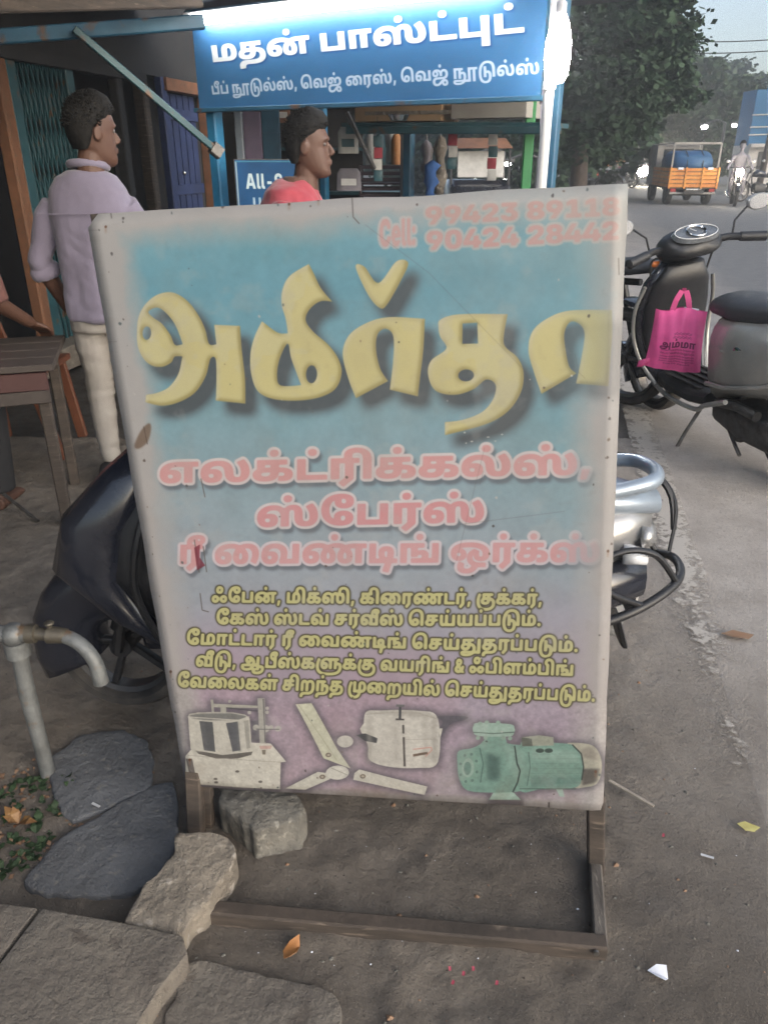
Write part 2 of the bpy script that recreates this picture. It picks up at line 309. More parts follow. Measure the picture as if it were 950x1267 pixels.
for _row in """
i& 690 282,-12 205,-12q 92,44q 32,137q 32,193 32,235q 63,299q 121,353q 160,377 319,478 336,488q 355,510q 365,533q 365,544 365,563q 337,591q 309,591 291,591q 265,578q 251,554q 251,538 251,516q 274,471q 316,420q 343,390 694,0 507,0 214,314 190,340q 137,408q 99,491q 99,540 99,595q 151,685q 245,738q 308,738 369,738q 456,688q 504,606q 504,556 504,522q 481,461q 438,408q 407,386 257,279 237,265q 210,231q 210,205 210,183q 231,151q 269,134q 294,134 331,134q 405,169q 465,234q 502,321q 502,373 650,373 650,309q 623,194q 566,102q 522,70 471,44 429,15q 329,-12q
i, 269 11,-205 54,116 231,116 132,-205
i- 645 492,362 492,221 153,221 153,362
i. 269 134,-11 93,-11q 37,44q 37,85 37,126q 93,180q 134,180 176,180q 232,126q 232,85 232,44q 176,-11q
i0 645 322,-10 223,-10q 93,79q 29,246q 29,363 29,481q 93,648q 223,737q 322,737 421,737q 552,648q 616,481q 616,363 616,246q 552,79q 422,-10q|322,142 360,142q 407,188q 430,286q 430,363 430,442q 407,540q 360,586q 322,586 285,586q 238,540q 215,442q 215,363 215,286q 238,188q 285,142q
i1 645 71,0 71,149 590,149 590,0|447,728 447,0 260,0 260,566 255,566 95,456 95,617 257,728
i2 645 54,0 54,134 323,362 351,387q 391,429q 413,473q 413,500 413,529q 388,570q 344,592q 316,592 287,592q 244,569q 220,525q 220,493 42,493 42,569q 110,678q 233,737q 316,737 401,737q 526,682q 595,582q 595,515 595,473q 561,391q 473,291q 391,223 314,155 314,150 603,150 603,0
i3 645 319,-10 232,-10q 101,48q 29,151q 27,218 215,218 216,195q 244,161q 291,142q 319,142 349,142q 393,164q 418,205q 418,234 418,260q 390,302q 340,327q 306,327 214,327 214,443 365,573 365,577 64,577 64,728 585,728 585,592 336,382 336,425 418,437q 544,388q 615,286q 615,219 615,148q 537,46q 403,-10q
i4 645 14,117 14,262 276,728 454,728 199,269 199,263 631,263 631,117|366,0 366,160 373,225 373,454 541,454 541,0
i5 645 318,-10 236,-10q 109,48q 36,151q 35,218 217,218 217,192q 245,154q 290,133q 318,133 349,133q 397,160q 424,210q 424,243 424,277q 397,327q 349,354q 317,354 285,354q 231,325q 218,299 52,331 82,728 561,728 561,577 236,577 221,412 225,412 243,443q 325,484q 379,484 427,484q 510,450q 571,387q 605,300q 605,248 605,173q 533,56q 404,-10q
i6 645 326,-10 250,-10q 121,46q 41,158q 41,239 41,300q 87,413q 128,474 299,728 483,728 264,406 203,406 213,422q 262,453q 332,474q 375,474 442,474q 545,420q 604,319q 604,247 604,169q 532,53q 406,-10q|324,133 355,133q 402,161q 430,210q 430,241 430,273q 402,322q 355,350q 324,350 295,350q 247,322q 219,273q 219,241 219,210q 247,161q 295,133q
i7 645 106,0 395,573 395,577 56,577 56,728 589,728 589,577 298,0
i8 645 322,-10 235,-10q 100,45q 23,138q 23,197 23,242q 67,317q 142,367q 189,374 189,379 128,391q 49,480q 49,540 49,597q 120,686q 243,737q 322,737 401,737q 525,686q 596,597q 596,540 596,480q 516,391q 456,379 456,374 502,367q 577,317q 622,242q 622,197 622,138q 544,45q 409,-10q|322,120 352,120q 398,144q 425,186q 425,213 425,240q 398,281q 352,304q 322,304 293,304q 247,281q 220,240q 220,213 220,186q 246,145q 292,120q|322,435 348,435q 389,457q 413,495q 413,519 413,543q 389,580q 348,601q 322,601 296,601q 255,580q 232,543q 232,519 232,495q 255,457q 296,435q
i9 645 319,737 395,737q 524,681q 604,570q 604,488 604,428q 558,314q 517,254 346,0 162,0 381,321 442,321 431,305q 383,274q 313,254q 270,254 203,254q 100,307q 41,409q 41,480 41,559q 113,674q 239,737q|321,595 290,595q 242,567q 215,518q 215,486 215,455q 242,406q 290,378q 321,378 351,378q 398,406q 426,455q 426,486 426,518q 398,567q 351,595q
i: 269 134,-11 93,-11q 37,44q 37,85 37,126q 93,180q 134,180 176,180q 232,126q 232,85 232,44q 176,-11q|134,329 93,329q 37,384q 37,425 37,466q 93,521q 134,521 176,521q 232,466q 232,425 232,384q 176,329q
iA 784 23,0 261,728 515,728 762,0 551,0 459,297 433,384q 386,574q 364,671 406,671 385,574q 344,383q 319,297 231,0|193,146 193,287 591,287 591,146
iC 746 385,-10 286,-10q 128,77q 37,243q 37,363 37,484q 129,651q 287,737q 385,737 451,737q 564,701q 650,632q 704,531q 711,466 521,466 518,490q 497,530q 464,559q 418,574q 390,574 339,574q 266,524q 229,430q 229,363 229,294q 267,201q 339,154q 389,154 417,154q 462,169q 497,197q 519,237q 522,262 712,262 708,215q 663,119q 581,39q 462,-10q
iE 612 51,0 51,728 567,728 567,576 238,576 238,442 540,442 540,294 238,294 238,151 566,151 566,0
iM 951 51,0 51,728 345,728 421,477 429,449q 450,357q 471,252q 489,154q 494,120 459,120 464,154q 481,251q 501,357q 522,449q 530,477 606,728 900,728 900,0 711,0 711,295 711,319q 714,399q 716,494q 719,591q 719,632 730,632 721,586q 698,489q 675,397q 654,320q 646,295 554,0 398,0 304,295 296,320q 275,397q 251,489q 228,586q 218,632 232,632 232,591q 234,495q 237,400q 239,319q 239,295 239,0
iR 666 51,0 51,728 358,728 439,728q 560,669q 626,559q 626,483 626,406q 559,299q 435,244q 352,244 163,244 163,391 315,391 353,391q 405,410q 432,450q 432,483 432,515q 405,557q 353,577q 315,577 238,577 238,0|447,0 269,333 469,333 651,0
iS 664 341,-9 247,-9q 109,46q 32,161q 31,249 209,249 212,215q 243,169q 299,145q 338,145 371,145q 418,162q 442,193q 442,213 442,232q 419,259q 370,280q 329,288 255,305 159,326q 50,424q 50,509 50,577q 124,680q 255,737q 339,737 426,737q 553,679q 622,574q 623,504 443,504 440,542q 389,583q 339,583 307,583q 265,567q 244,539q 244,521 244,502q 267,474q 313,454q 346,447 407,434 464,421q 549,381q 605,326q 632,256q 632,213 632,143q 562,43q 432,-9q
iT 682 29,576 29,728 653,728 653,576 435,576 435,0 248,0 248,576
iU 724 362,-9 269,-9q 129,57q 51,178q 51,260 51,728 238,728 238,276 238,240q 270,185q 325,153q 362,153 398,153q 454,185q 486,240q 486,276 486,728 673,728 673,260 673,178q 595,57q 455,-9q
iZ 688 51,0 51,105 326,477 357,519q 433,602q 472,644 484,584 432,578q 329,576q 278,576 52,576 52,728 637,728 637,622 367,258 335,214q 256,127q 216,84 204,144 260,150q 370,151q 425,151 636,151 636,0
ia 593 205,-9 153,-9q 72,26q 26,97q 26,151 26,196q 57,259q 113,299q 186,320q 228,323 274,327q 330,337q 355,355q 355,371 355,373 355,390q 339,412q 309,424q 288,424 268,424q 235,412q 213,389q 210,372 42,390 51,437q 113,510q 218,553q 291,553 346,553q 438,527q 504,479q 541,413q 541,373 541,0 367,0 367,77 363,77 347,47q 301,9q 242,-9q|264,110 289,110q 331,131q 357,168q 357,194 357,242 349,238q 330,232q 307,227q 284,223q 272,221 248,218q 217,201q 201,177q 201,161 201,145q 217,122q 245,110q
ic 600 311,-10 224,-10q 99,61q 32,187q 32,271 32,355q 99,482q 224,553q 311,553 366,553q 456,524q 523,472q 563,397q 568,351 398,324 394,346q 380,379q 359,402q 331,413q 314,413 285,413q 244,381q 221,318q 221,272 221,227q 244,163q 285,130q 314,130 331,130q 359,142q 381,165q 395,200q 398,222 569,195 563,148q 523,72q 456,19q 366,-10q
id 642 249,-7 190,-7q 91,55q 32,179q 32,272 32,370q 94,494q 192,553q 247,553 289,553q 350,524q 391,478q 401,451 404,451 404,728 590,728 590,0 406,0 406,89 401,89 390,63q 349,19q 289,-7q|315,136 344,136q 386,170q 409,231q 409,272 409,315q 386,376q 344,410q 315,410 286,410q 245,376q 223,315q 223,272 223,231q 245,169q 286,136q
ie 604 311,-10 224,-10q 99,57q 32,183q 32,271 32,356q 99,482q 222,553q 306,553 366,553q 464,515q 535,443q 574,340q 574,273 574,229 93,229 93,333 486,333 400,310 400,346q 379,395q 338,421q 307,421 277,421q 236,395q 214,346q 214,312 214,236 214,198q 239,147q 285,122q 315,122 336,122q 371,134q 395,156q 402,173 566,148 552,100q 484,29q 379,-10q
ig 644 309,-216 236,-216q 126,-179q 59,-112q 50,-67 213,-39 217,-54q 241,-77q 281,-90q 308,-90 358,-90q 409,-45q 409,0 409,94 395,94 385,68q 346,29q 287,7q 249,7 190,7q 92,62q 32,179q 32,273 32,370q 94,494q 192,553q 248,553 290,553q 351,524q 393,478q 404,451 408,451 408,546 592,546 592,17 592,-59q 521,-163q 394,-216q|315,141 345,141q 386,172q 409,231q 409,273 409,315q 386,376q 345,410q 315,410 286,410q 245,376q 223,315q 223,273 223,231q 245,172q 286,141q
ih 644 238,309 238,0 53,0 53,728 234,728 234,407 224,407 243,470q 327,553q 401,553 459,553q 544,501q 591,408q 591,348 591,0 406,0 406,310 406,353q 362,402q 323,402 298,402q 259,379q 238,338q
ii 291 53,0 53,546 238,546 238,0|145,605 106,605q 52,656q 52,692 52,728q 106,778q 145,778 183,778q 238,728q 238,692 238,656q 183,605q
ik 601 219,136 219,357 245,357 387,546 597,546 372,262 321,262|53,0 53,728 238,728 238,0|390,0 257,221 378,353 603,0
il 331 241,-3 143,-3q 53,73q 53,155 53,728 238,728 238,174 238,156q 256,137q 275,137 285,137q 297,138q 301,140 328,11 316,7q 272,-3q
in 644 238,309 238,0 53,0 53,546 227,546 230,407 224,407 243,470q 327,553q 401,553 459,553q 544,501q 591,408q 591,348 591,0 406,0 406,310 406,353q 362,402q 323,402 298,402q 259,379q 238,338q
io 622 312,-10 224,-10q 99,61q 32,187q 32,271 32,355q 99,482q 224,553q 312,553 399,553q 524,482q 590,355q 590,271 590,187q 524,61q 399,-10q|312,130 340,130q 380,164q 401,229q 401,272 401,316q 380,379q 340,413q 312,413 283,413q 242,379q 221,316q 221,272 221,229q 242,164q 283,130q
ip 642 53,-204 53,546 236,546 236,451 241,451 252,478q 292,524q 353,553q 395,553 451,553q 549,494q 610,370q 610,272 610,179q 551,55q 453,-7q 393,-7 354,-7q 294,19q 252,63q 241,89 238,89 238,-204|327,136 357,136q 398,169q 419,231q 419,272 419,315q 398,376q 357,410q 327,410 298,410q 256,376q 233,315q 233,272 233,231q 256,170q 298,136q
ir 428 53,0 53,546 232,546 232,443 238,443 253,500q 319,553q 363,553 376,553q 401,549q 412,546 412,387 399,391q 358,396q 342,396 312,396q 265,369q 238,322q 238,290 238,0
is 582 290,-10 218,-10q 107,31q 37,107q 28,160 200,186 210,153q 256,117q 298,117 330,117q 366,138q 366,156 366,173q 334,194q 301,200 205,218 123,233q 41,313q 41,377 41,433q 101,511q 212,553q 288,553 359,553q 464,516q 529,446q 537,398 374,373 367,400q 323,427q 292,427 264,427q 226,407q 226,388 226,374q 249,351q 282,345 390,325 473,310q 554,238q 554,178 554,120q 486,36q 367,-10q
it 392 361,546 361,410 10,410 10,546|80,676 266,676 266,172 266,153q 285,134q 306,134 314,134q 347,138q 353,140 376,7 344,-2q 287,-8q 262,-8 172,-8q 80,75q 80,155
iu 644 242,-7 185,-7q 99,45q 53,138q 53,198 53,546 238,546 238,236 238,193q 282,144q 321,144 347,144q 384,167q 406,208q 406,237 406,546 591,546 591,0 417,0 413,139 420,139 401,75q 316,-7q
iy 628 52,-190 93,-57 117,-63 148,-72q 195,-64q 218,-39q 214,-19 211,-1 8,546 203,546 278,289 294,234q 312,121q 325,55 290,55 303,121q 329,235q 346,289 428,546 620,546 394,-53 377,-97q 322,-168q 234,-208q 168,-208 136,-208q 73,-199q
t102 1245 590,-12 499,-12q 375,29q 310,109q 310,168 310,224q 378,308q 530,355q 656,355 821,355 928,355q 1077,307q 1171,222q 1214,113q 1214,53 1214,-30q 1153,-155q 1046,-242q 906,-296q 745,-321q 662,-321 636,-321 497,-321q 295,-266q 160,-171q 81,-49q 47,86q 47,152 47,163 47,246q 84,395q 147,526q 184,582 332,498 295,443q 248,329q 225,220q 225,170 225,154 225,82q 269,-42q 366,-135q 522,-187q 633,-187 648,-187 732,-187q 870,-159q 970,-101q 1024,-11q 1024,51 1024,122q 962,202q 864,234q 809,234 630,234 587,234q 541,229q 524,221 509,214q 494,191q 494,176 494,144q 546,118q 592,118 629,118q 682,139q 711,192q 711,240 711,439 577,439 577,302 406,286 406,569 1085,569 1085,439 896,439 896,252 896,185q 861,87q 826,55 788,20q 673,-12q
t114 900 68,0 68,569 258,569 258,130 883,130 883,0|561,488 628,488q 713,452q 761,394q 780,325q 780,293 780,241q 761,142q 743,81 637,-283 460,-236 545,46 552,86 571,151 582,188q 597,266q 597,296 597,319q 579,358q 554,358 529,358q 504,320q 504,288 504,255q 523,195q 564,131q 595,93 471,19 430,65q 367,149q 332,240q 332,294 332,344q 379,432q 481,488q
t116 1182 496,-318 370,-318q 201,-235q 101,-90q 57,97q 57,200 57,222 57,332q 104,525q 198,680q 339,791q 525,851q 641,851 715,851q 856,822q 912,791 960,765q 1035,695q 1087,593q 1115,446q 1115,341 1115,0 925,0 925,314 925,382q 910,508q 872,613q 835,649 803,681q 706,719q 637,719 559,719q 433,673q 337,585q 272,460q 239,301q 239,208 239,81q 283,-76q 356,-159q 448,-188q 496,-188 554,-188q 631,-152q 676,-86q 695,4q 695,57 695,114q 675,184q 636,216q 607,216 588,216q 554,203q 538,190 527,315 555,331q 623,346q 650,346 721,346q 827,281q 885,151q 885,51 885,-40q 833,-178q 733,-271q 588,-318q|372,0 372,569 562,569 562,0
t12 930 285,-12 206,-12q 95,47q 37,159q 37,239 37,326q 97,444q 146,482 190,516q 296,554q 435,569q 530,569 574,569 574,439 485,439 440,439q 366,431q 308,413q 287,398 252,374q 209,292q 209,226 209,192q 224,142q 257,114q 283,114 302,114q 327,128q 340,155q 340,174 340,206q 306,234q 278,234 242,234q 184,194q 156,162 124,261 169,299q 270,355q 335,355 419,355q 521,265q 521,177 521,119q 471,34q 367,-12q|591,0 591,439 535,439 551,569 913,569 913,439 781,439 781,0
t122 1291 313,-12 223,-12q 98,29q 33,109q 33,168 33,224q 101,308q 253,355q 379,355 578,355 642,355q 770,327q 876,262q 940,149q 940,64 940,7q 906,-82q 881,-121 884,-142 841,-202q 695,-282q 499,-321q 379,-321 354,-321 249,-321q 102,-284q 25,-210q 25,-153 25,-128q 43,-92q 59,-79 79,-64q 141,-50q 181,-50 1092,-50 1185,-180 761,-180 705,-161 208,-161 201,-161q 191,-166q 191,-173 191,-187q 262,-205q 343,-205 390,-205 457,-205q 571,-190q 661,-158q 691,-131 698,-100 717,-78q 742,-35q 754,22q 754,65 754,129q 698,203q 603,234q 544,234 353,234 310,234q 264,229q 247,221 232,214q 217,191q 217,176 217,144q 269,118q 315,118 352,118q 405,139q 434,192q 434,240 434,439 300,439 300,302 129,286 129,569 809,569 809,439 619,439 619,252 619,185q 584,87q 549,55 511,20q 396,-12q|1033,-180 1033,569 1223,569 1223,-180
t126 1661 684,370 758,370q 855,307q 902,193q 902,116 902,50q 874,-59q 848,-106 839,-147 801,-205q 671,-282q 488,-321q 368,-321 350,-321 242,-321q 98,-284q 25,-210q 25,-153 25,-128q 43,-92q 59,-79 79,-63q 141,-50q 181,-50 1056,-50 1077,-180 709,-180 655,-161 208,-161 201,-161q 191,-166q 191,-173 191,-182q 222,-197q 289,-205q 343,-205 363,-205 475,-205q 621,-167q 659,-124 670,-80 696,-45q 716,56q 716,115 716,180q 673,240q 630,240 608,240q 563,222q 548,210 533,333 565,350q 636,370q|68,0 68,569 704,569 704,439 572,439 572,0 382,0 382,439 258,439 258,0|1006,-180 1006,569 1644,569 1644,439 1512,439 1512,-180 1322,-180 1322,439 1196,439 1196,-180
t130 855 68,0 68,569 258,569 258,130 597,130 597,569 787,569 787,0|648,851 761,851q 869,770q 869,707 869,646q 779,576q 690,576 599,576q 524,648q 524,706 524,744q 568,820q 600,845 697,814 669,784q 639,742q 639,715 639,700q 649,679q 670,669q 686,669 707,669q 727,690q 727,706 727,726q 693,744q 667,744 636,744q 577,731q 554,720 527,702q 491,654q 491,612 491,588q 505,551q 534,523q 577,503q 606,495 606,357 545,369q 447,414q 377,480q 340,564q 340,613 340,657q 372,742q 445,810q 563,851q
t131 855 597,-283 597,0 68,0 68,569 258,569 258,130 597,130 597,569 787,569 787,-283
t134 1280 486,-311 368,-311q 201,-240q 96,-115q 47,45q 47,135 47,151 47,234q 86,389q 151,526q 188,581 336,498 281,416q 224,237q 224,139 224,130 224,67q 250,-44q 309,-129q 411,-178q 487,-178 567,-178q 666,-122q 718,-21q 725,45 911,31 897,-90q 785,-241q 605,-311q|953,581 1055,581q 1183,499q 1242,360q 1242,275 1242,193q 1195,88q 1154,57 1127,36q 1058,11q 965,0q 901,0 380,0 380,569 570,569 570,130 722,130 722,351 722,419q 756,501q 787,528 817,554q 904,581q|969,451 957,451q 936,442q 929,434 919,422q 912,391q 912,356 912,130 928,130 972,130q 1027,157q 1054,221q 1054,276 1054,331q 1037,409q 999,451q
t139 779 356,-214 237,-104 390,39 390,439 258,439 258,0 68,0 68,569 712,569 712,439 580,439 580,0|566,851 679,851q 787,771q 787,707 787,646q 697,576q 608,576 517,576q 442,648q 442,706 442,744q 486,820q 518,845 615,814 587,784q 557,742q 557,715 557,700q 567,679q 588,669q 604,669 625,669q 645,690q 645,706 645,726q 611,744q 585,744 558,744q 495,731q 472,720 445,702q 409,655q 409,616 409,594q 419,556q 428,536 284,510 271,538q 258,595q 258,632 258,668q 290,745q 363,811q 481,851q
t15 1182 906,37 833,37q 741,80q 698,154q 698,200 698,208q 703,250q 710,266 724,264 680,233q 656,167q 656,144 656,110q 682,55q 707,35 727,20q 778,1q 862,-9q 930,-9 1049,-9 1049,-138 888,-138 827,-138q 752,-127q 719,-118 638,-97q 543,-17q 502,80q 502,125 502,190q 551,292q 645,369q 710,394 860,326 851,307q 843,261q 843,241 843,205q 870,161q 905,161 924,161q 948,182q 961,217q 961,238 961,303q 875,396q 707,446q 583,446 503,446q 366,431q 252,388q 205,346 197,309 195,300q 192,278q 192,261 192,244q 203,202q 234,172q 264,172 292,172q 324,203q 324,234 324,263q 290,289q 264,289 236,289q 187,260q 162,234 156,344 194,370q 263,398q 306,398 354,398q 434,360q 482,286q 482,231 482,164q 423,84q 324,48q 264,48 192,48q 89,104q 33,204q 33,271 33,343q 95,448q 148,484 201,520q 329,563q 482,581q 573,581 724,581q 953,529q 1035,470 1087,433q 1149,325q 1149,251 1149,211q 1124,135q 1069,73q 975,37q|491,-321 414,-321q 293,-279q 225,-192q 225,-125 225,-83q 251,-11q 276,29 436,-41 422,-62q 408,-99q 408,-118 408,-138q 426,-172q 464,-191q 495,-191 526,-191q 574,-176q 619,-139q 644,-106 652,-95q 674,-69q 692,-58 865,-87 850,-103q 827,-136q 814,-154 774,-210q 684,-284q 569,-321q
t150 1748 1486,346 1560,346q 1662,286q 1715,176q 1715,99 1715,5q 1649,-130q 1532,-223q 1376,-280q 1196,-310q 1004,-321q 909,-321 847,-321 718,-321q 480,-299q 279,-240q 130,-131q 47,41q 47,165 47,182 47,255q 84,396q 147,526q 184,581 332,498 295,443q 248,336q 225,236q 225,191 225,180 225,84q 281,-47q 389,-128q 545,-171q 747,-186q 868,-186 905,-186 994,-186q 1155,-177q 1293,-154q 1404,-113q 1483,-49q 1525,41q 1525,102 1525,153q 1481,216q 1437,216 1418,216q 1384,203q 1368,190 1357,315 1385,331q 1455,346q|582,-12 503,-12q 392,48q 334,164q 334,248 334,331q 394,456q 496,539q 627,581q 697,581 757,581q 855,556q 945,506q 993,466 911,340 873,387q 776,451q 702,451 644,451q 555,400q 506,304q 506,235 506,196q 521,142q 554,114q 580,114 599,114q 624,128q 637,155q 637,174 637,206q 603,234q 575,234 539,234q 481,194q 453,162 421,261 466,299q 567,355q 632,355 716,355q 818,266q 818,177 818,119q 768,34q 664,-12q|888,0 888,478 909,469 910,569 1524,569 1524,439 1392,439 1392,0 1202,0 1202,439 1078,439 1078,0
t155 1194 285,-12 206,-12q 95,47q 37,162q 37,245 37,357q 139,506q 316,581q 428,581 525,581q 663,534q 750,452q 791,344q 791,283 791,248q 778,164q 762,130 936,130 936,569 1126,569 1126,0 570,0 564,99 583,131q 601,213q 601,259 601,320q 555,406q 472,451q 415,451 350,451q 258,399q 209,302q 209,235 209,196q 224,142q 257,114q 283,114 302,114q 327,128q 340,155q 340,174 340,206q 306,234q 278,234 242,234q 184,194q 156,162 124,261 169,299q 270,355q 335,355 421,355q 521,264q 521,177 521,119q 471,34q 367,-12q|987,851 1100,851q 1208,770q 1208,707 1208,646q 1118,576q 1029,576 938,576q 863,648q 863,706 863,744q 907,820q 939,845 1036,814 1008,784q 978,742q 978,715 978,700q 988,679q 1009,669q 1025,669 1046,669q 1066,690q 1066,706 1066,726q 1032,744q 1006,744 975,744q 916,731q 893,720 866,702q 830,654q 830,612 830,588q 844,551q 873,523q 916,503q 945,495 945,357 884,369q 786,416q 716,483q 679,566q 679,613 679,657q 711,742q 784,810q 902,851q
t159 1825 284,-12 206,-12q 95,47q 37,162q 37,245 37,329q 98,455q 204,539q 342,581q 419,581 493,581q 598,542q 677,475q 710,433 630,426 660,476q 729,545q 817,581q 876,581 924,581q 997,555q 1023,532 1063,497q 1098,389q 1098,316 1098,253 1098,201q 1110,155q 1123,141 1134,130q 1165,118q 1184,118 1212,118q 1249,143q 1268,202q 1268,253 1268,299q 1250,377q 1221,447q 1202,480 1359,569 1391,523q 1435,430q 1458,327q 1458,266 1458,189q 1399,63q 1277,-12q 1180,-12 1119,-12q 1034,9q 1002,30 976,48q 934,104q 911,191q 911,254 911,332 911,364q 905,415q 893,431 886,441q 866,451q 850,451 835,451q 811,442q 803,432 790,417q 779,367q 779,326 779,0 589,0 589,242 589,291q 569,383q 536,413 517,430q 459,451q 415,451 352,451q 259,399q 209,303q 209,235 209,196q 224,142q 256,114q 282,114 302,114q 327,128q 340,155q 340,174 340,206q 306,234q 277,234 242,234q 184,194q 156,162 124,261 169,299q 270,355q 335,355 419,355q 521,266q 521,177 521,119q 471,34q 367,-12q|1362,851 1449,851q 1579,810q 1624,775 1676,736q 1734,631q 1757,494q 1757,407 1757,0 1567,0 1567,410 1567,481q 1553,582q 1520,655q 1491,680 1469,700q 1408,722q 1365,722 1311,722q 1243,688q 1212,634q 1212,603 1212,578q 1224,538q 1253,506q 1300,484q 1334,478 1334,343 1253,347q 1121,412q 1044,526q 1044,600 1044,669q 1115,783q 1256,851q
t179 315 247,146 254,135 245,99q 217,-2q 185,-102q 168,-139 32,-139 42,-93q 60,8q 76,106q 80,146
t18 967 313,-12 223,-12q 98,29q 33,109q 33,168 33,224q 101,308q 253,355q 379,355 621,355 673,355q 755,347q 821,329q 850,313 889,291q 934,220q 934,167 934,82q 824,-12q 720,-12 692,-12q 623,-6q 596,1 624,127 638,124q 665,120q 684,120 716,120q 755,146q 755,174 755,194q 732,218q 694,230q 647,234q 622,234 353,234 310,234q 264,229q 247,221 232,214q 217,191q 217,176 217,144q 269,118q 315,118 352,118q 405,139q 434,192q 434,240 434,439 300,439 300,302 129,286 129,569 808,569 808,439 619,439 619,252 619,185q 584,87q 549,55 511,20q 396,-12q
t181 310 157,-12 114,-12q 53,32q 53,81 53,133q 114,175q 157,175 198,175q 257,133q 257,81 257,32q 198,-12q
t20 864 313,-12 222,-12q 97,29q 33,109q 33,168 33,224q 101,308q 253,355q 379,355 810,355 810,234 353,234 310,234q 264,229q 247,221 232,214q 217,191q 217,176 217,144q 269,118q 315,118 352,118q 405,139q 434,192q 434,240 434,439 300,439 300,302 129,286 129,569 810,569 810,439 619,439 619,252 619,185q 584,87q 549,55 511,20q 396,-12q
t23 760 68,0 68,569 258,569 258,130 743,130 743,0
t25 971 313,-12 223,-12q 98,29q 33,109q 33,168 33,224q 101,308q 253,355q 379,355 573,355 685,355q 849,306q 938,193q 938,96 938,17q 874,-85q 821,-117 781,-140q 679,-168q 554,-180q 479,-180 364,-180 318,-180q 270,-188q 253,-200 239,-210q 223,-243q 223,-269 223,-282q 225,-302q 226,-312 39,-322 36,-299q 33,-254q 33,-230 33,-184q 72,-113q 105,-91 127,-76q 177,-58q 249,-50q 303,-50 441,-50 501,-50q 603,-43q 684,-21q 710,2 730,20q 753,72q 753,108 753,144q 727,193q 679,221q 615,234q 576,234 353,234 310,234q 264,229q 247,221 232,214q 217,191q 217,176 217,144q 269,118q 315,118 352,118q 405,139q 434,191q 434,239 434,439 300,439 300,302 129,286 129,569 808,569 808,439 619,439 619,252 619,185q 584,87q 549,55 511,20q 396,-12q
t28 855 68,0 68,569 258,569 258,130 597,130 597,569 787,569 787,0
t29 968 641,581 743,581q 871,499q 930,360q 930,275 930,193q 883,88q 842,57 815,36q 746,11q 653,0q 589,0 68,0 68,569 258,569 258,130 410,130 410,351 410,419q 444,501q 475,528 505,554q 592,581q|657,451 645,451q 624,442q 617,434 607,422q 600,391q 600,356 600,130 616,130 660,130q 715,157q 742,221q 742,276 742,331q 725,409q 687,451q
t30 1071 377,0 377,569 567,569 567,130 813,130 813,569 1003,569 1003,0|257,-12 216,-12q 149,12q 123,36 104,55q 78,106q 65,177q 65,225 65,569 255,569 255,229 255,192q 262,145q 275,132 283,125q 304,117q 319,117 351,117q 388,151q 402,176 406,49 379,21q 313,-12q
t31 729 356,-214 237,-104 390,39 390,439 258,439 258,0 68,0 68,569 712,569 712,439 580,439 580,0
t32 1030 692,581 787,581q 919,500q 988,348q 988,239 988,115q 919,-43q 862,-89 820,-123q 717,-163q 582,-180q 492,-180 358,-180 312,-180q 264,-188q 247,-200 233,-210q 217,-243q 217,-269 217,-282q 219,-302q 220,-312 33,-322 30,-299q 27,-254q 27,-231 27,-184q 66,-113q 99,-91 121,-76q 171,-58q 243,-50q 297,-50 479,-50 563,-50q 684,-26q 761,35q 798,148q 798,236 798,308q 769,403q 714,451q 676,451 654,451q 623,440q 612,429 591,410q 576,348q 576,298 576,0 386,0 386,297 386,353q 380,414q 366,431 359,440q 338,451q 323,451 308,451q 286,441q 278,432 262,413q 255,351q 255,304 255,0 65,0 65,310 65,370q 86,455q 124,515q 152,536 181,558q 256,581q 304,581 360,581q 435,547q 490,484q 514,440 451,442 480,486q 547,548q 634,581q
t33 1180 284,-12 206,-12q 95,48q 37,163q 37,247 37,330q 98,455q 207,539q 351,581q 433,581 515,581q 626,550q 667,518 703,490q 749,412q 773,305q 776,233 777,209q 783,175q 795,151q 804,141 815,130q 846,118q 865,118 893,118q 930,143q 949,202q 949,253 949,299q 927,392q 882,483q 847,526 1004,615 1077,530q 1139,358q 1139,266 1139,189q 1080,63q 958,-12q 861,-12 800,-12q 715,9q 683,30 640,59q 593,157q 586,229 583,262q 575,325q 558,381q 541,402 523,425q 466,451q 419,451 359,451q 264,399q 208,303q 208,235 208,196q 223,142q 256,114q 282,114 302,114q 327,128q 340,155q 340,174 340,206q 306,234q 277,234 242,234q 184,194q 156,162 124,261 169,299q 270,355q 335,355 419,355q 521,266q 521,177 521,119q 471,34q 367,-12q
t34 1244 285,-12 206,-12q 95,48q 37,164q 37,248 37,331q 97,456q 199,539q 330,581q 400,581 460,581q 558,556q 648,506q 696,466 614,340 576,387q 479,451q 405,451 347,451q 258,400q 209,304q 209,235 209,196q 224,142q 257,114q 283,114 302,114q 327,128q 340,155q 340,174 340,206q 306,234q 278,234 242,234q 184,194q 156,162 124,261 169,299q 270,355q 335,355 419,355q 521,266q 521,177 521,119q 471,34q 367,-12q|591,0 591,478 612,469 613,569 1227,569 1227,439 1095,439 1095,0 905,0 905,439 781,439 781,0
t36 1194 285,-12 206,-12q 95,47q 37,162q 37,245 37,357q 139,506q 317,581q 429,581 525,581q 663,534q 750,452q 791,344q 791,283 791,248q 778,164q 762,130 936,130 936,569 1126,569 1126,0 570,0 564,99 583,131q 601,213q 601,259 601,320q 555,406q 472,451q 415,451 350,451q 258,399q 209,302q 209,235 209,196q 224,142q 257,114q 283,114 302,114q 327,128q 340,155q 340,174 340,206q 306,234q 278,234 242,234q 184,194q 156,162 124,261 169,299q 270,355q 335,355 421,355q 521,264q 521,177 521,119q 471,34q 367,-12q
t41 729 68,0 68,569 712,569 712,439 580,439 580,0 390,0 390,439 258,439 258,0
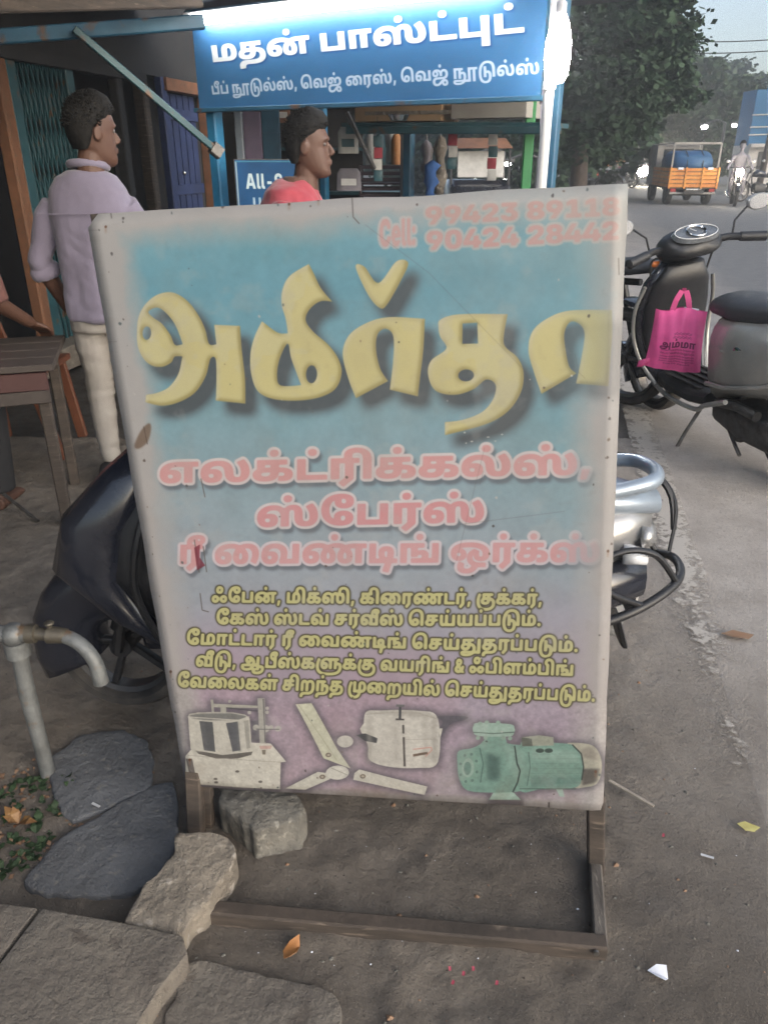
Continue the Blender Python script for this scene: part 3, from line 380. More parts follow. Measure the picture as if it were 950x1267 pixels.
t42 326 -81,851 2,851q 128,805q 170,763 200,734q 239,659q 258,549q 258,467 258,0 68,0 68,435 68,490q 63,589q 40,669q 12,693 -4,707q -48,723q -78,723 -118,723q -165,696q -184,653q -184,627 -184,601q -170,546q -154,515 -341,515 -353,538q -366,603q -366,629 -366,690q -316,775q -233,827q -132,851q
t46 1030 425,-12 330,-12q 187,43q 92,146q 44,291q 44,380 44,488q 119,662q 255,785q 441,851q 552,851 631,851q 778,813q 831,773 876,740q 934,646q 962,515q 962,426 962,0 772,0 772,355 772,432q 761,550q 732,636q 704,664 678,691q 599,718q 544,718 481,718q 366,677q 277,593q 226,464q 226,375 226,311q 243,219q 271,157q 309,120q 330,111 375,117 389,115q 425,112q 442,112 484,112q 519,158q 519,192 519,218q 496,264q 462,264 432,264q 399,225q 399,189 399,151q 427,94q 441,81 290,93 279,111q 265,173q 265,207 265,260q 309,341q 401,388q 472,388 552,388q 652,332q 698,242q 698,192 698,127q 633,36q 511,-12q
t47 825 501,-12 398,-12q 230,44q 108,153q 42,313q 42,416 42,518q 110,679q 234,792q 405,851q 508,851 599,851q 732,806q 806,714q 806,642 806,593q 758,508q 657,456q 577,456 501,456q 401,505q 353,587q 353,636 353,671q 375,734q 390,758 557,758 541,748q 508,685q 508,650 508,610q 548,580q 570,580 602,580q 627,619q 627,648 627,664q 611,701q 570,727q 531,727 527,727q 481,725q 455,720 414,719q 332,677q 265,599q 224,488q 224,416 224,339q 267,225q 338,151q 425,115q 469,115 486,114q 512,112q 516,112 558,112q 600,140q 615,178q 615,194 615,221q 588,264q 556,264 528,264q 495,226q 495,193 495,155q 525,93q 541,80 374,88 361,115q 340,169q 340,212 340,259q 386,339q 484,388q 561,388 645,388q 747,333q 794,246q 794,197 794,138q 733,43q 604,-12q
t48 1349 285,-12 206,-12q 95,47q 37,162q 37,244 37,348q 147,499q 348,581q 484,581 550,581q 661,564q 760,527q 807,497 831,479 916,423q 1003,286q 1003,194 1003,124q 953,33q 857,-12q 788,-12 715,-12q 613,39q 559,138q 559,209 559,254q 585,342q 633,422q 667,454 696,489 754,538q 891,581q 974,581 1092,581q 1240,500q 1310,365q 1310,283 1310,222q 1284,112q 1245,21q 1224,-12 1065,70 1087,108q 1119,195q 1119,266 1119,324q 1077,406q 1005,451q 959,451 908,451q 850,420q 819,392 795,371q 754,311q 730,238q 730,197 730,153q 758,114q 781,114 801,114q 823,135q 832,172q 832,196 832,253q 771,355q 708,392 666,423q 562,451q 489,451 409,451q 291,403q 222,321q 212,271 210,264q 209,253q 209,230 209,194q 224,142q 257,114q 283,114 302,114q 327,128q 340,155q 340,174 340,206q 306,234q 278,234 242,234q 184,194q 156,162 124,261 169,299q 270,355q 335,355 419,355q 521,265q 521,177 521,119q 471,34q 367,-12q
t5 1034 263,-12 193,-12q 89,35q 33,124q 33,186 33,249q 89,337q 193,384q 263,384 334,384q 437,337q 493,249q 493,186 493,124q 437,35q 334,-12q|263,113 290,113q 324,149q 324,186 324,223q 290,259q 263,259 235,259q 202,223q 202,186 202,149q 236,113q|771,-12 701,-12q 597,35q 541,124q 541,186 541,249q 597,337q 701,384q 771,384 842,384q 945,337q 1001,249q 1001,186 1001,124q 945,35q 842,-12q|771,113 798,113q 832,149q 832,186 832,223q 798,259q 771,259 743,259q 710,223q 710,186 710,149q 744,113q|517,455 447,455q 343,502q 287,591q 287,653 287,716q 343,804q 447,851q 517,851 588,851q 691,804q 747,716q 747,653 747,591q 691,502q 588,455q|517,580 544,580q 578,616q 578,653 578,690q 544,726q 517,726 489,726q 456,690q 456,653 456,616q 490,580q
t6 1277 377,-152 262,-152q 103,-97q 22,1q 22,65 22,106q 52,156q 76,171 98,184q 147,196q 209,200q 249,200 1041,200 1037,72 252,72 243,72q 231,72q 223,70q 218,67 206,60q 206,44 206,14q 293,-22q 389,-22 397,-22 504,-22q 646,21q 730,96q 749,143 748,177 750,192q 753,223q 753,234 753,289q 725,384q 661,449q 606,458 596,460q 570,461q 556,461 529,461q 483,450q 456,424q 456,399 456,374q 484,346q 509,346 532,346q 564,372q 564,407 564,442q 526,501q 498,529 613,568 636,546q 674,491q 697,424q 697,382 697,355q 682,299q 639,251q 559,222q 494,222 440,222q 345,259q 287,335q 287,395 287,459q 356,541q 475,581q 550,581 648,581q 793,526q 887,430q 933,307q 933,239 933,220q 929,185q 927,168 927,125 890,35q 747,-89q 536,-152q 397,-152|1019,-154 1019,569 1209,569 1209,-154
t7 1532 377,-152 262,-152q 103,-97q 22,1q 22,65 22,106q 52,156q 76,171 98,184q 147,196q 209,200q 249,200 1041,200 1037,72 252,72 243,72q 231,72q 223,70q 218,67 206,60q 206,44 206,14q 293,-22q 389,-22 397,-22 504,-22q 646,21q 730,96q 749,143 748,177 750,192q 753,223q 753,234 753,289q 725,384q 661,449q 606,458 596,460q 570,461q 556,461 529,461q 483,450q 456,424q 456,399 456,374q 484,346q 509,346 532,346q 564,372q 564,407 564,442q 526,501q 498,529 613,568 636,546q 674,491q 697,424q 697,382 697,355q 682,299q 639,251q 559,222q 494,222 440,222q 345,259q 287,335q 287,395 287,459q 356,541q 475,581q 550,581 648,581q 793,526q 887,430q 933,307q 933,239 933,220q 929,185q 927,168 927,129 889,42q 746,-84q 536,-152q 397,-152|1045,-321 885,-321q 741,-229q 741,-149 741,-112q 780,-54q 852,-19q 902,-19 936,-19q 985,-26q 1007,-33 987,-146 976,-143q 947,-137q 930,-137 917,-137q 901,-147q 901,-155 901,-166q 931,-184q 1008,-194q 1080,-194 1085,-194 1160,-194q 1280,-163q 1350,-102q 1350,-58 1350,-28q 1314,4q 1279,4 1247,4q 1198,-18q 1175,-35 1166,88 1194,104q 1266,130q 1319,130 1378,130q 1474,91q 1531,12q 1531,-48 1531,-127q 1430,-250q 1232,-321q 1086,-321|1019,-124 1019,569 1209,569 1209,-124
t77 967 313,-12 223,-12q 98,29q 33,109q 33,168 33,224q 101,308q 253,355q 379,355 621,355 673,355q 755,347q 821,329q 850,313 889,291q 934,220q 934,167 934,82q 824,-12q 720,-12 692,-12q 623,-6q 596,1 624,127 638,124q 665,120q 684,120 716,120q 755,146q 755,174 755,194q 732,218q 694,230q 647,234q 622,234 353,234 310,234q 264,229q 247,221 232,214q 217,191q 217,176 217,144q 269,118q 315,118 352,118q 405,139q 434,192q 434,240 434,439 300,439 300,302 129,286 129,569 808,569 808,439 619,439 619,252 619,185q 584,87q 549,55 511,20q 396,-12q|512,656 468,656q 412,708q 412,751 412,795q 468,846q 511,846 555,846q 610,795q 610,751 610,708q 555,656q
t78 1244 68,0 68,569 763,569 763,439 568,439 568,338 598,355q 660,370q 697,370 765,370q 848,323q 887,253q 887,217 887,185q 875,144q 867,130 974,130 972,0 378,0 378,130 682,130 689,141q 698,166q 698,185 698,212q 668,240q 643,240 624,240q 588,228q 568,214 568,172 378,172 378,439 258,439 258,0|916,0 913,130 986,130 986,569 1176,569 1176,0|622,656 579,656q 523,708q 523,751 523,795q 579,846q 622,846 666,846q 721,795q 721,751 721,708q 666,656q
t80 1153 343,581 431,581q 542,548q 614,490q 645,453 585,439 609,484q 677,548q 769,581q 829,581 927,581q 1052,509q 1112,394q 1112,329 1112,247q 1057,139q 1008,106 966,77q 863,46q 740,35q 666,35 423,35 387,35q 333,31q 292,19q 273,7 251,-6q 225,-52q 225,-82 225,-112q 248,-161q 299,-191q 339,-191 372,-191q 429,-174q 496,-129q 542,-88 605,-31q 703,26q 799,45q 857,45 920,45q 1011,13q 1070,-41q 1099,-111q 1099,-149 1099,-197q 1055,-275q 960,-321q 882,-321 820,-321q 739,-291q 692,-243q 673,-189q 673,-165 673,-121q 715,-48q 745,-20 891,-36 854,-61q 818,-113q 818,-140 818,-167q 848,-197q 879,-197 899,-197q 924,-181q 936,-156q 936,-141 936,-130q 928,-108q 907,-89q 871,-77q 843,-77 824,-77q 790,-83q 775,-90 761,-96q 733,-114q 700,-142q 676,-166 622,-220q 522,-289q 407,-321q 328,-321 223,-321q 94,-258q 35,-150q 35,-85 35,-16q 89,76q 134,104 170,127q 254,152q 367,163q 444,163 664,163 723,163q 802,172q 856,192q 876,208 899,227q 922,283q 922,322 922,365q 893,421q 844,449q 814,449 789,449q 757,434q 746,423 730,406q 715,352q 715,299 715,204 527,204 527,292 527,331q 509,393q 469,436q 403,459q 355,459 342,459q 310,455q 294,450 272,442 247,433q 210,404q 191,366q 191,343 191,321q 217,284q 249,284 278,284q 310,317q 310,343 310,364q 290,403q 234,429q 180,430 340,482 374,475q 429,434q 462,371q 462,330 462,254q 359,164q 250,164 169,164q 75,220q 35,306q 35,350 35,423q 119,526q 259,581q|576,656 533,656q 477,708q 477,751 477,795q 533,846q 576,846 620,846q 675,795q 675,751 675,708q 620,656q
t82 760 68,0 68,569 258,569 258,130 743,130 743,0|410,656 367,656q 311,708q 311,751 311,795q 367,846q 410,846 454,846q 509,795q 509,751 509,708q 454,656q
t83 1911 285,-12 206,-12q 95,47q 37,162q 37,244 37,348q 147,499q 348,581q 484,581 550,581q 660,564q 758,526q 805,496 829,478 908,421q 1003,287q 1003,196 1003,124q 953,32q 856,-12q 786,-12 712,-12q 610,38q 559,134q 559,202 559,257q 591,349q 648,427q 685,458 713,486 779,536q 934,581q 1024,581 1089,581q 1188,563q 1278,522q 1326,489 1353,460 1397,426q 1459,343q 1492,248q 1492,196 1492,124q 1442,32q 1345,-12q 1275,-12 1201,-12q 1099,38q 1048,134q 1048,202 1048,257q 1091,358q 1164,441q 1207,468 1232,491 1273,518q 1362,552q 1484,569q 1572,569 1894,569 1894,439 1762,439 1762,0 1572,0 1572,439 1543,439 1496,439q 1427,430q 1375,415q 1336,394q 1319,382 1285,359q 1240,301q 1219,234q 1219,197 1219,153q 1247,114q 1270,114 1290,114q 1312,135q 1321,172q 1321,196 1321,236q 1294,308q 1246,369q 1213,392 1174,420q 1085,451q 1024,451 960,451q 868,418q 828,388 798,366q 754,307q 730,239q 730,200 730,154q 758,114q 781,114 801,114q 823,135q 832,172q 832,196 832,253q 769,355q 706,392 664,423q 562,451q 489,451 409,451q 291,403q 222,321q 212,271 210,264q 209,238q 209,230 209,209q 219,154q 253,113q 287,113 304,113q 327,126q 340,154q 340,174 340,206q 306,234q 278,234 242,234q 184,194q 156,162 124,261 169,299q 270,355q 335,355 419,355q 521,265q 521,177 521,119q 471,34q 367,-12q|956,656 912,656q 856,708q 856,751 856,795q 912,846q 955,846 999,846q 1054,795q 1054,751 1054,708q 999,656q
t85 937 684,370 758,370q 855,308q 902,200q 902,130 902,39q 840,-80q 787,-115 751,-139q 665,-168q 560,-180q 494,-180 361,-180 315,-180q 267,-188q 250,-200 236,-210q 220,-243q 220,-269 220,-282q 222,-302q 223,-312 36,-322 33,-299q 30,-254q 30,-231 30,-184q 69,-113q 102,-91 124,-76q 174,-58q 246,-50q 300,-50 463,-50 524,-50q 605,-40q 658,-18q 677,1 697,21q 716,79q 716,123 716,162q 696,214q 658,240q 630,240 608,240q 563,222q 548,210 533,333 565,350q 636,370q|68,0 68,569 704,569 704,439 572,439 572,0 382,0 382,439 258,439 258,0|468,656 425,656q 369,708q 369,751 369,795q 425,846q 468,846 512,846q 567,795q 567,751 567,708q 512,656q
t86 1422 285,-12 206,-12q 95,47q 37,162q 37,244 37,348q 147,499q 348,581q 484,581 550,581q 660,564q 758,526q 805,496 829,478 908,421q 1003,287q 1003,196 1003,124q 953,32q 856,-12q 786,-12 712,-12q 610,38q 559,134q 559,202 559,257q 602,358q 675,441q 718,468 743,491 784,518q 873,552q 995,569q 1083,569 1405,569 1405,439 1273,439 1273,0 1083,0 1083,439 1054,439 1007,439q 938,430q 886,415q 847,394q 830,382 796,359q 751,301q 730,234q 730,197 730,153q 758,114q 781,114 801,114q 823,135q 832,172q 832,196 832,253q 769,355q 706,392 664,423q 562,451q 489,451 409,451q 291,403q 222,321q 212,271 211,262q 209,241q 209,230 209,194q 224,142q 257,114q 283,114 302,114q 327,128q 340,155q 340,174 340,206q 306,234q 278,234 242,234q 184,194q 156,162 124,261 169,299q 270,355q 335,355 419,355q 521,265q 521,177 521,119q 471,34q 367,-12q|712,656 668,656q 612,708q 612,751 612,795q 668,846q 711,846 755,846q 810,795q 810,751 810,708q 755,656q
t87 855 68,0 68,569 258,569 258,130 597,130 597,569 787,569 787,0|428,656 384,656q 328,708q 328,751 328,795q 384,846q 427,846 471,846q 526,795q 526,751 526,708q 471,656q
t88 968 641,581 743,581q 871,499q 930,360q 930,275 930,193q 883,88q 842,57 815,36q 746,11q 653,0q 589,0 68,0 68,569 258,569 258,130 410,130 410,351 410,419q 444,501q 475,528 505,554q 592,581q|657,451 645,451q 624,442q 617,434 607,422q 600,391q 600,356 600,130 616,130 660,130q 715,157q 742,221q 742,276 742,331q 725,409q 687,451q|484,656 441,656q 385,708q 385,751 385,795q 441,846q 484,846 528,846q 583,795q 583,751 583,708q 528,656q
t89 1071 377,0 377,569 567,569 567,130 813,130 813,569 1003,569 1003,0|257,-12 216,-12q 149,12q 123,36 104,55q 78,106q 65,177q 65,225 65,569 255,569 255,229 255,192q 262,145q 275,132 283,125q 304,117q 319,117 351,117q 388,151q 402,176 406,49 379,21q 313,-12q|536,656 492,656q 436,708q 436,751 436,795q 492,846q 535,846 579,846q 634,795q 634,751 634,708q 579,656q
t90 729 356,-214 237,-104 390,39 390,439 258,439 258,0 68,0 68,569 712,569 712,439 580,439 580,0|364,656 321,656q 265,708q 265,751 265,795q 321,846q 364,846 408,846q 463,795q 463,751 463,708q 408,656q
t92 1180 284,-12 206,-12q 95,48q 37,163q 37,247 37,330q 98,455q 207,539q 351,581q 433,581 515,581q 626,550q 667,518 703,490q 749,412q 773,305q 776,233 777,209q 783,175q 795,151q 804,141 815,130q 846,118q 865,118 893,118q 930,143q 949,202q 949,253 949,299q 927,392q 882,483q 847,526 1004,615 1077,530q 1139,358q 1139,266 1139,189q 1080,63q 958,-12q 861,-12 800,-12q 715,9q 683,30 640,59q 593,157q 586,229 583,262q 575,325q 558,381q 541,402 523,425q 466,451q 419,451 359,451q 264,399q 208,303q 208,235 208,196q 223,142q 256,114q 282,114 302,114q 327,128q 340,155q 340,174 340,206q 306,234q 277,234 242,234q 184,194q 156,162 124,261 169,299q 270,355q 335,355 419,355q 521,266q 521,177 521,119q 471,34q 367,-12q|590,656 547,656q 491,708q 491,751 491,795q 547,846q 590,846 634,846q 689,795q 689,751 689,708q 634,656q
t93 1244 285,-12 206,-12q 95,48q 37,164q 37,248 37,331q 97,456q 199,539q 330,581q 400,581 460,581q 558,556q 648,506q 696,466 614,340 576,387q 479,451q 405,451 347,451q 258,400q 209,304q 209,235 209,196q 224,142q 257,114q 283,114 302,114q 327,128q 340,155q 340,174 340,206q 306,234q 278,234 242,234q 184,194q 156,162 124,261 169,299q 270,355q 335,355 419,355q 521,266q 521,177 521,119q 471,34q 367,-12q|591,0 591,478 612,469 613,569 1227,569 1227,439 1095,439 1095,0 905,0 905,439 781,439 781,0|622,656 579,656q 523,708q 523,751 523,795q 579,846q 622,846 666,846q 721,795q 721,751 721,708q 666,656q
t95 1194 285,-12 206,-12q 95,47q 37,162q 37,245 37,357q 139,506q 317,581q 429,581 525,581q 663,534q 750,452q 791,344q 791,283 791,248q 778,164q 762,130 936,130 936,569 1126,569 1126,0 570,0 564,99 583,131q 601,213q 601,259 601,320q 555,406q 472,451q 415,451 350,451q 258,399q 209,302q 209,235 209,196q 224,142q 257,114q 283,114 302,114q 327,128q 340,155q 340,174 340,206q 306,234q 278,234 242,234q 184,194q 156,162 124,261 169,299q 270,355q 335,355 421,355q 521,264q 521,177 521,119q 471,34q 367,-12q|598,656 554,656q 498,708q 498,751 498,795q 554,846q 597,846 641,846q 696,795q 696,751 696,708q 641,656q
t98 1499 284,-12 206,-12q 95,47q 37,162q 37,245 37,329q 98,455q 204,539q 342,581q 419,581 493,581q 598,542q 677,475q 710,433 630,426 660,476q 729,545q 817,581q 876,581 924,581q 997,555q 1023,532 1063,497q 1098,389q 1098,316 1098,253 1098,201q 1110,155q 1123,141 1134,130q 1165,118q 1184,118 1212,118q 1249,143q 1268,202q 1268,253 1268,299q 1246,392q 1201,483q 1166,526 1323,615 1396,530q 1458,358q 1458,266 1458,189q 1399,63q 1277,-12q 1180,-12 1119,-12q 1034,9q 1002,30 976,48q 934,104q 911,191q 911,254 911,332 911,364q 905,415q 893,431 886,441q 866,451q 850,451 835,451q 811,442q 803,432 790,417q 779,367q 779,326 779,0 589,0 589,242 589,291q 569,383q 536,413 517,430q 459,451q 415,451 352,451q 259,399q 209,303q 209,235 209,196q 224,142q 256,114q 282,114 302,114q 327,128q 340,155q 340,174 340,206q 306,234q 277,234 242,234q 184,194q 156,162 124,261 169,299q 270,355q 335,355 419,355q 521,266q 521,177 521,119q 471,34q 367,-12q|750,656 706,656q 650,708q 650,751 650,795q 706,846q 749,846 793,846q 848,795q 848,751 848,708q 793,656q
""".strip().split("\n"):
    _k, _a, _c = _row.split(" ", 2)
    GLYPHS[_k] = (int(_a), [[(int(q.strip("q").split(",")[0]), int(q.strip("q").split(",")[1]), not q.endswith("q")) for q in c.split()] for c in _c.split("|")])
LINES = {'A': 't12 t33 t77 t82 t31 t42 t77 t18 t92 t98 t179', 'B': 't98 t47 t28 t90 t98', 'C': 't139 sp t48 t36 t83 t114 t78 sp t15 t90 t77 t98', 'L1': 't5 t47 t28 t86 t179 sp t29 t42 t77 t159 t179 sp t18 t42 t48 t31 t83 t23 t90 t179 sp t102 t77 t18 t90 t179', 'L2': 't47 t18 t98 sp t98 t23 t95 sp t20 t90 t155 t98 sp t46 t20 t89 t30 t87 t28 t116 t88 t181', 'L3': 't47 t29 t41 t82 t23 t41 t90 sp t139 sp t48 t36 t83 t114 t78 sp t46 t20 t89 t122 t25 t31 t87 t28 t116 t88 t181', 'L4': 't155 t116 t179 sp t7 t130 t98 t18 t150 t77 t102 sp t36 t30 t31 t42 t78 sp i& sp t5 t28 t42 t34 t88 t28 t42 t78', 'L5': 't47 t36 t48 t33 t18 t93 sp t20 t42 t32 t85 t25 sp t134 t48 t32 t30 t42 t92 sp t46 t20 t89 t122 t25 t31 t87 t28 t116 t88 t181', 'S1': 't29 t25 t86 sp t28 t41 t98 t82 t131 t82', 'S2': 't130 t87 sp t126 t116 t92 t98 t179 sp t46 t36 t80 sp t48 t31 t98 t179 sp t46 t36 t80 sp t126 t116 t92 t98', 'T': 't6 t29 t42 t90 t25 t41', 'P0': 'iC ie il il i:', 'P1': 'i9 i9 i4 i2 i3 sp i8 i9 i1 i1 i8', 'P2': 'i9 i0 i4 i2 i4 sp i2 i8 i4 i4 i2'}
# ---------------------------------------------------------------- flat print: a small numpy painter for lettering and pictures
def flatten(con, n=5):
    """quadratic glyph contour -> polygon"""
    pts = []
    m = len(con)
    full = []
    for i in range(m):
        a, b = con[i], con[(i + 1) % m]
        full.append(a)
        if not a[2] and not b[2]:
            full.append(((a[0] + b[0]) / 2, (a[1] + b[1]) / 2, True))
    k = next(i for i, p in enumerate(full) if p[2])
    full = full[k:] + full[:k] + [full[k]]
    i = 0
    while i < len(full) - 1:
        p = full[i]
        if full[i + 1][2]:
            pts.append(p[:2]); i += 1
        else:
            c, q = full[i + 1], full[i + 2]
            for t in range(n):
                u = t / n
                pts.append(((1 - u) ** 2 * p[0] + 2 * u * (1 - u) * c[0] + u * u * q[0], (1 - u) ** 2 * p[1] + 2 * u * (1 - u) * c[1] + u * u * q[1]))
            i += 2
    return pts

def smooth(P, n=6):
    """closed Catmull-Rom through P; a point written twice stays a corner"""
    out = []
    m = len(P)
    for i in range(m):
        p0, p1, p2, p3 = P[i - 1], P[i], P[(i + 1) % m], P[(i + 2) % m]
        if p1 == p2:
            continue
        for t in range(n):
            u = t / n
            out.append(tuple(0.5 * ((2 * b) + (c - a) * u + (2 * a - 5 * b + 4 * c - d) * u * u + (3 * b - a - 3 * c + d) * u ** 3) for a, b, c, d in zip(p0, p1, p2, p3)))
    return out

def coverage(w, h, polys):
    """exact signed area coverage of polygons in pixel coordinates (y down), worked out in a crop"""
    xs = [p[0] for P in polys for p in P]; ys = [p[1] for P in polys for p in P]
    xa, xb = max(0, int(min(xs)) - 2), min(w, int(max(xs)) + 3); ya, yb = max(0, int(min(ys)) - 2), min(h, int(max(ys)) + 3)
    out = np.zeros((h, w))
    if xb > xa and yb > ya:
        out[ya:yb, xa:xb] = _coverage(xb - xa, yb - ya, [[(x - xa, y - ya) for x, y in P] for P in polys])
    return out

def _coverage(w, h, polys):
    acc = np.zeros((h, w + 3))
    for P in polys:
        m = len(P)
        for i in range(m):
            x0, y0 = P[i]; x1, y1 = P[(i + 1) % m]
            if y0 == y1:
                continue
            s = 1.0
            if y0 > y1:
                x0, y0, x1, y1 = x1, y1, x0, y0; s = -1.0
            if y1 <= 0 or y0 >= h:
                continue
            dx = (x1 - x0) / (y1 - y0)
            if y0 < 0:
                x0 -= y0 * dx; y0 = 0.0
            x = x0
            for r in range(int(y0), min(h, int(math.ceil(y1)))):
                ya = max(r, y0); yb = min(r + 1, y1)
                dy = yb - ya
                xn = x + dx * dy
                d = dy * s
                a, b = (x, xn) if x < xn else (xn, x)
                a = min(max(a, 0.0), w); b = min(max(b, 0.0), w)
                ia = int(a); ib = int(math.ceil(b))
                if ib <= ia + 1:
                    xm = 0.5 * (a + b) - ia
                    acc[r, ia] += d * (1 - xm); acc[r, ia + 1] += d * xm
                else:
                    inv = 1.0 / (b - a)
                    f = a - ia
                    a0 = 0.5 * inv * (1 - f) ** 2
                    lf = b - ib + 1
                    am = 0.5 * inv * lf * lf
                    acc[r, ia] += d * a0
                    if ib == ia + 2:
                        acc[r, ia + 1] += d * (1 - a0 - am)
                    else:
                        a1 = inv * (1.5 - f)
                        acc[r, ia + 1] += d * (a1 - a0)
                        acc[r, ia + 2:ib - 1] += d * inv
                        a2 = a1 + (ib - ia - 3) * inv
                        acc[r, ib - 1] += d * (1 - a2 - am)
                    acc[r, ib] += d * am
                x = xn
    return np.clip(np.abs(np.cumsum(acc, axis=1)[:, :w]), 0, 1)

def cropped(fn):
    def g(a, r):
        rows = np.nonzero(a.any(1))[0]; cols = np.nonzero(a.any(0))[0]
        if not len(rows): return a
        k = int(math.ceil(r)) * 3 + 4
        y0, y1, x0, x1 = max(0, rows[0] - k), rows[-1] + k + 1, max(0, cols[0] - k), cols[-1] + k + 1
        o = np.zeros_like(a); o[y0:y1, x0:x1] = fn(a[y0:y1, x0:x1], r)
        return o
    return g

@cropped
def blur(a, r):
    """three box passes, about a gaussian of sigma r"""
    k = max(1, int(round(r)))
    for _ in range(3):
        for ax in (0, 1):
            p = np.pad(a, [(k + 1, k) if i == ax else (0, 0) for i in range(2)], mode='edge')
            c = np.cumsum(p, axis=ax)
            n = a.shape[ax]
            a = (np.take(c, np.arange(2 * k + 1, 2 * k + 1 + n), axis=ax) - np.take(c, np.arange(0, n), axis=ax)) / (2 * k + 1)
    return a

@cropped
def grow(a, r):
    out = a.copy()
    k = int(math.ceil(r))
    h, w = a.shape
    for dy in range(-k, k + 1):
        for dx in range(-k, k + 1):
            d = math.hypot(dx, dy)
            if d > r + .5 or (dx == 0 and dy == 0):
                continue
            wgt = min(1.0, r + .5 - d)
            ya, yb, xa, xb = max(0, dy), min(h, h + dy), max(0, dx), min(w, w + dx)
            np.maximum(out[ya:yb, xa:xb], wgt * a[ya - dy:yb - dy, xa - dx:xb - dx], out=out[ya:yb, xa:xb])
    return out

def shifted(a, dx, dy):
    o = np.zeros_like(a)
    h, w = a.shape
    o[max(0, dy):min(h, h + dy), max(0, dx):min(w, w + dx)] = a[max(0, -dy):min(h, h - dy), max(0, -dx):min(w, w - dx)]
    return o

def value_noise(h, w, cell, seed, octaves=4):
    rs = np.random.RandomState(seed)
    out = np.zeros((h, w)); amp = 1.0; tot = 0
    for o in range(octaves):
        c = max(2.0, cell / 2 ** o)
        gh, gw = int(h / c) + 3, int(w / c) + 3
        g = rs.rand(gh, gw)
        y = np.arange(h) / c; x = np.arange(w) / c
        yi = y.astype(int); xi = x.astype(int)
        fy = (y - yi)[:, None]; fx = (x - xi)[None]
        fy = fy * fy * (3 - 2 * fy); fx = fx * fx * (3 - 2 * fx)
        out += amp * ((g[yi][:, xi] * (1 - fx) + g[yi][:, xi + 1] * fx) * (1 - fy) + (g[yi + 1][:, xi] * (1 - fx) + g[yi + 1][:, xi + 1] * fx) * fy)
        tot += amp; amp *= .55
    return out / tot

class Canvas:
    def __init__(self, w, h, mapping=None):
        self.w, self.h = w, h
        self.px = np.zeros((h, w, 3))
        self.map = mapping or (lambda x, y: (x, y))
    def mask(self, polys):
        return coverage(self.w, self.h, [[self.map(*p) for p in P] for P in polys])
    def paint(self, m, col, a=1.0):
        rows = np.nonzero(m.any(1))[0]
        if not len(rows): return
        y0, y1 = rows[0], rows[-1] + 1
        m = (m[y0:y1] * a)[..., None]
        self.px[y0:y1] = self.px[y0:y1] * (1 - m) + np.array(col) / 255.0 * m
    def poly(self, P, col, a=1.0, soft=0, rnd=False):
        m = self.mask([smooth(P) if rnd else P])
        if soft: m = blur(m, soft)
        self.paint(m, col, a)
    def line(self, P, wd, col, a=1.0, soft=0):
        polys = []
        for (x0, y0), (x1, y1) in zip(P[:-1], P[1:]):
            L = math.hypot(x1 - x0, y1 - y0) or 1e-6
            nx, ny = -(y1 - y0) / L * wd / 2, (x1 - x0) / L * wd / 2
            polys.append([(x0 + nx, y0 + ny), (x1 + nx, y1 + ny), (x1 - nx, y1 - ny), (x0 - nx, y0 - ny)])
        m = self.mask(polys)
        if soft: m = blur(m, soft)
        self.paint(m, col, a)
    def text_polys(self, key, p0, p1, size, slant=0.0, advscale=None):
        """glyph run from p0 to p1 (photo or canvas units), size = 1000 font units tall"""
        toks = LINES[key].split(); xs = 0; items = []
        for t in toks:
            if t == 'sp':
                xs += 260; continue
            a, c = GLYPHS[t]
            items.append((xs, c)); xs += a
        L = math.hypot(p1[0] - p0[0], p1[1] - p0[1])
        ux, uy = (p1[0] - p0[0]) / L, (p1[1] - p0[1]) / L
        sx = L / xs; sy = size / 1000.0
        polys = []
        for x0, cs in items:
            for c in cs:
                if not c: continue
                polys.append([self.map(p0[0] + ux * (x0 + x + slant * y) * sx + uy * y * sy, p0[1] + uy * (x0 + x + slant * y) * sx - ux * y * sy) for x, y in flatten(c)])
        return polys
    def image(self, name):
        im = bpy.data.images.new(name, self.w, self.h)
        a = np.ones((self.h, self.w, 4), dtype=np.float32)
        a[..., :3] = np.clip(self.px[::-1], 0, 1)
        im.pixels.foreach_set(a.ravel()); im.update(); im.pack()
        return im

def homography(src, dst):
    A = []; b = []
    for (x, y), (u, v) in zip(src, dst):
        A.append([x, y, 1, 0, 0, 0, -u * x, -u * y]); b.append(u)
        A.append([0, 0, 0, x, y, 1, -v * x, -v * y]); b.append(v)
    h = np.linalg.solve(np.array(A, float), np.array(b, float))
    return lambda x, y: ((h[0] * x + h[1] * y + h[2]) / (h[6] * x + h[7] * y + 1), (h[3] * x + h[4] * y + h[5]) / (h[6] * x + h[7] * y + 1))

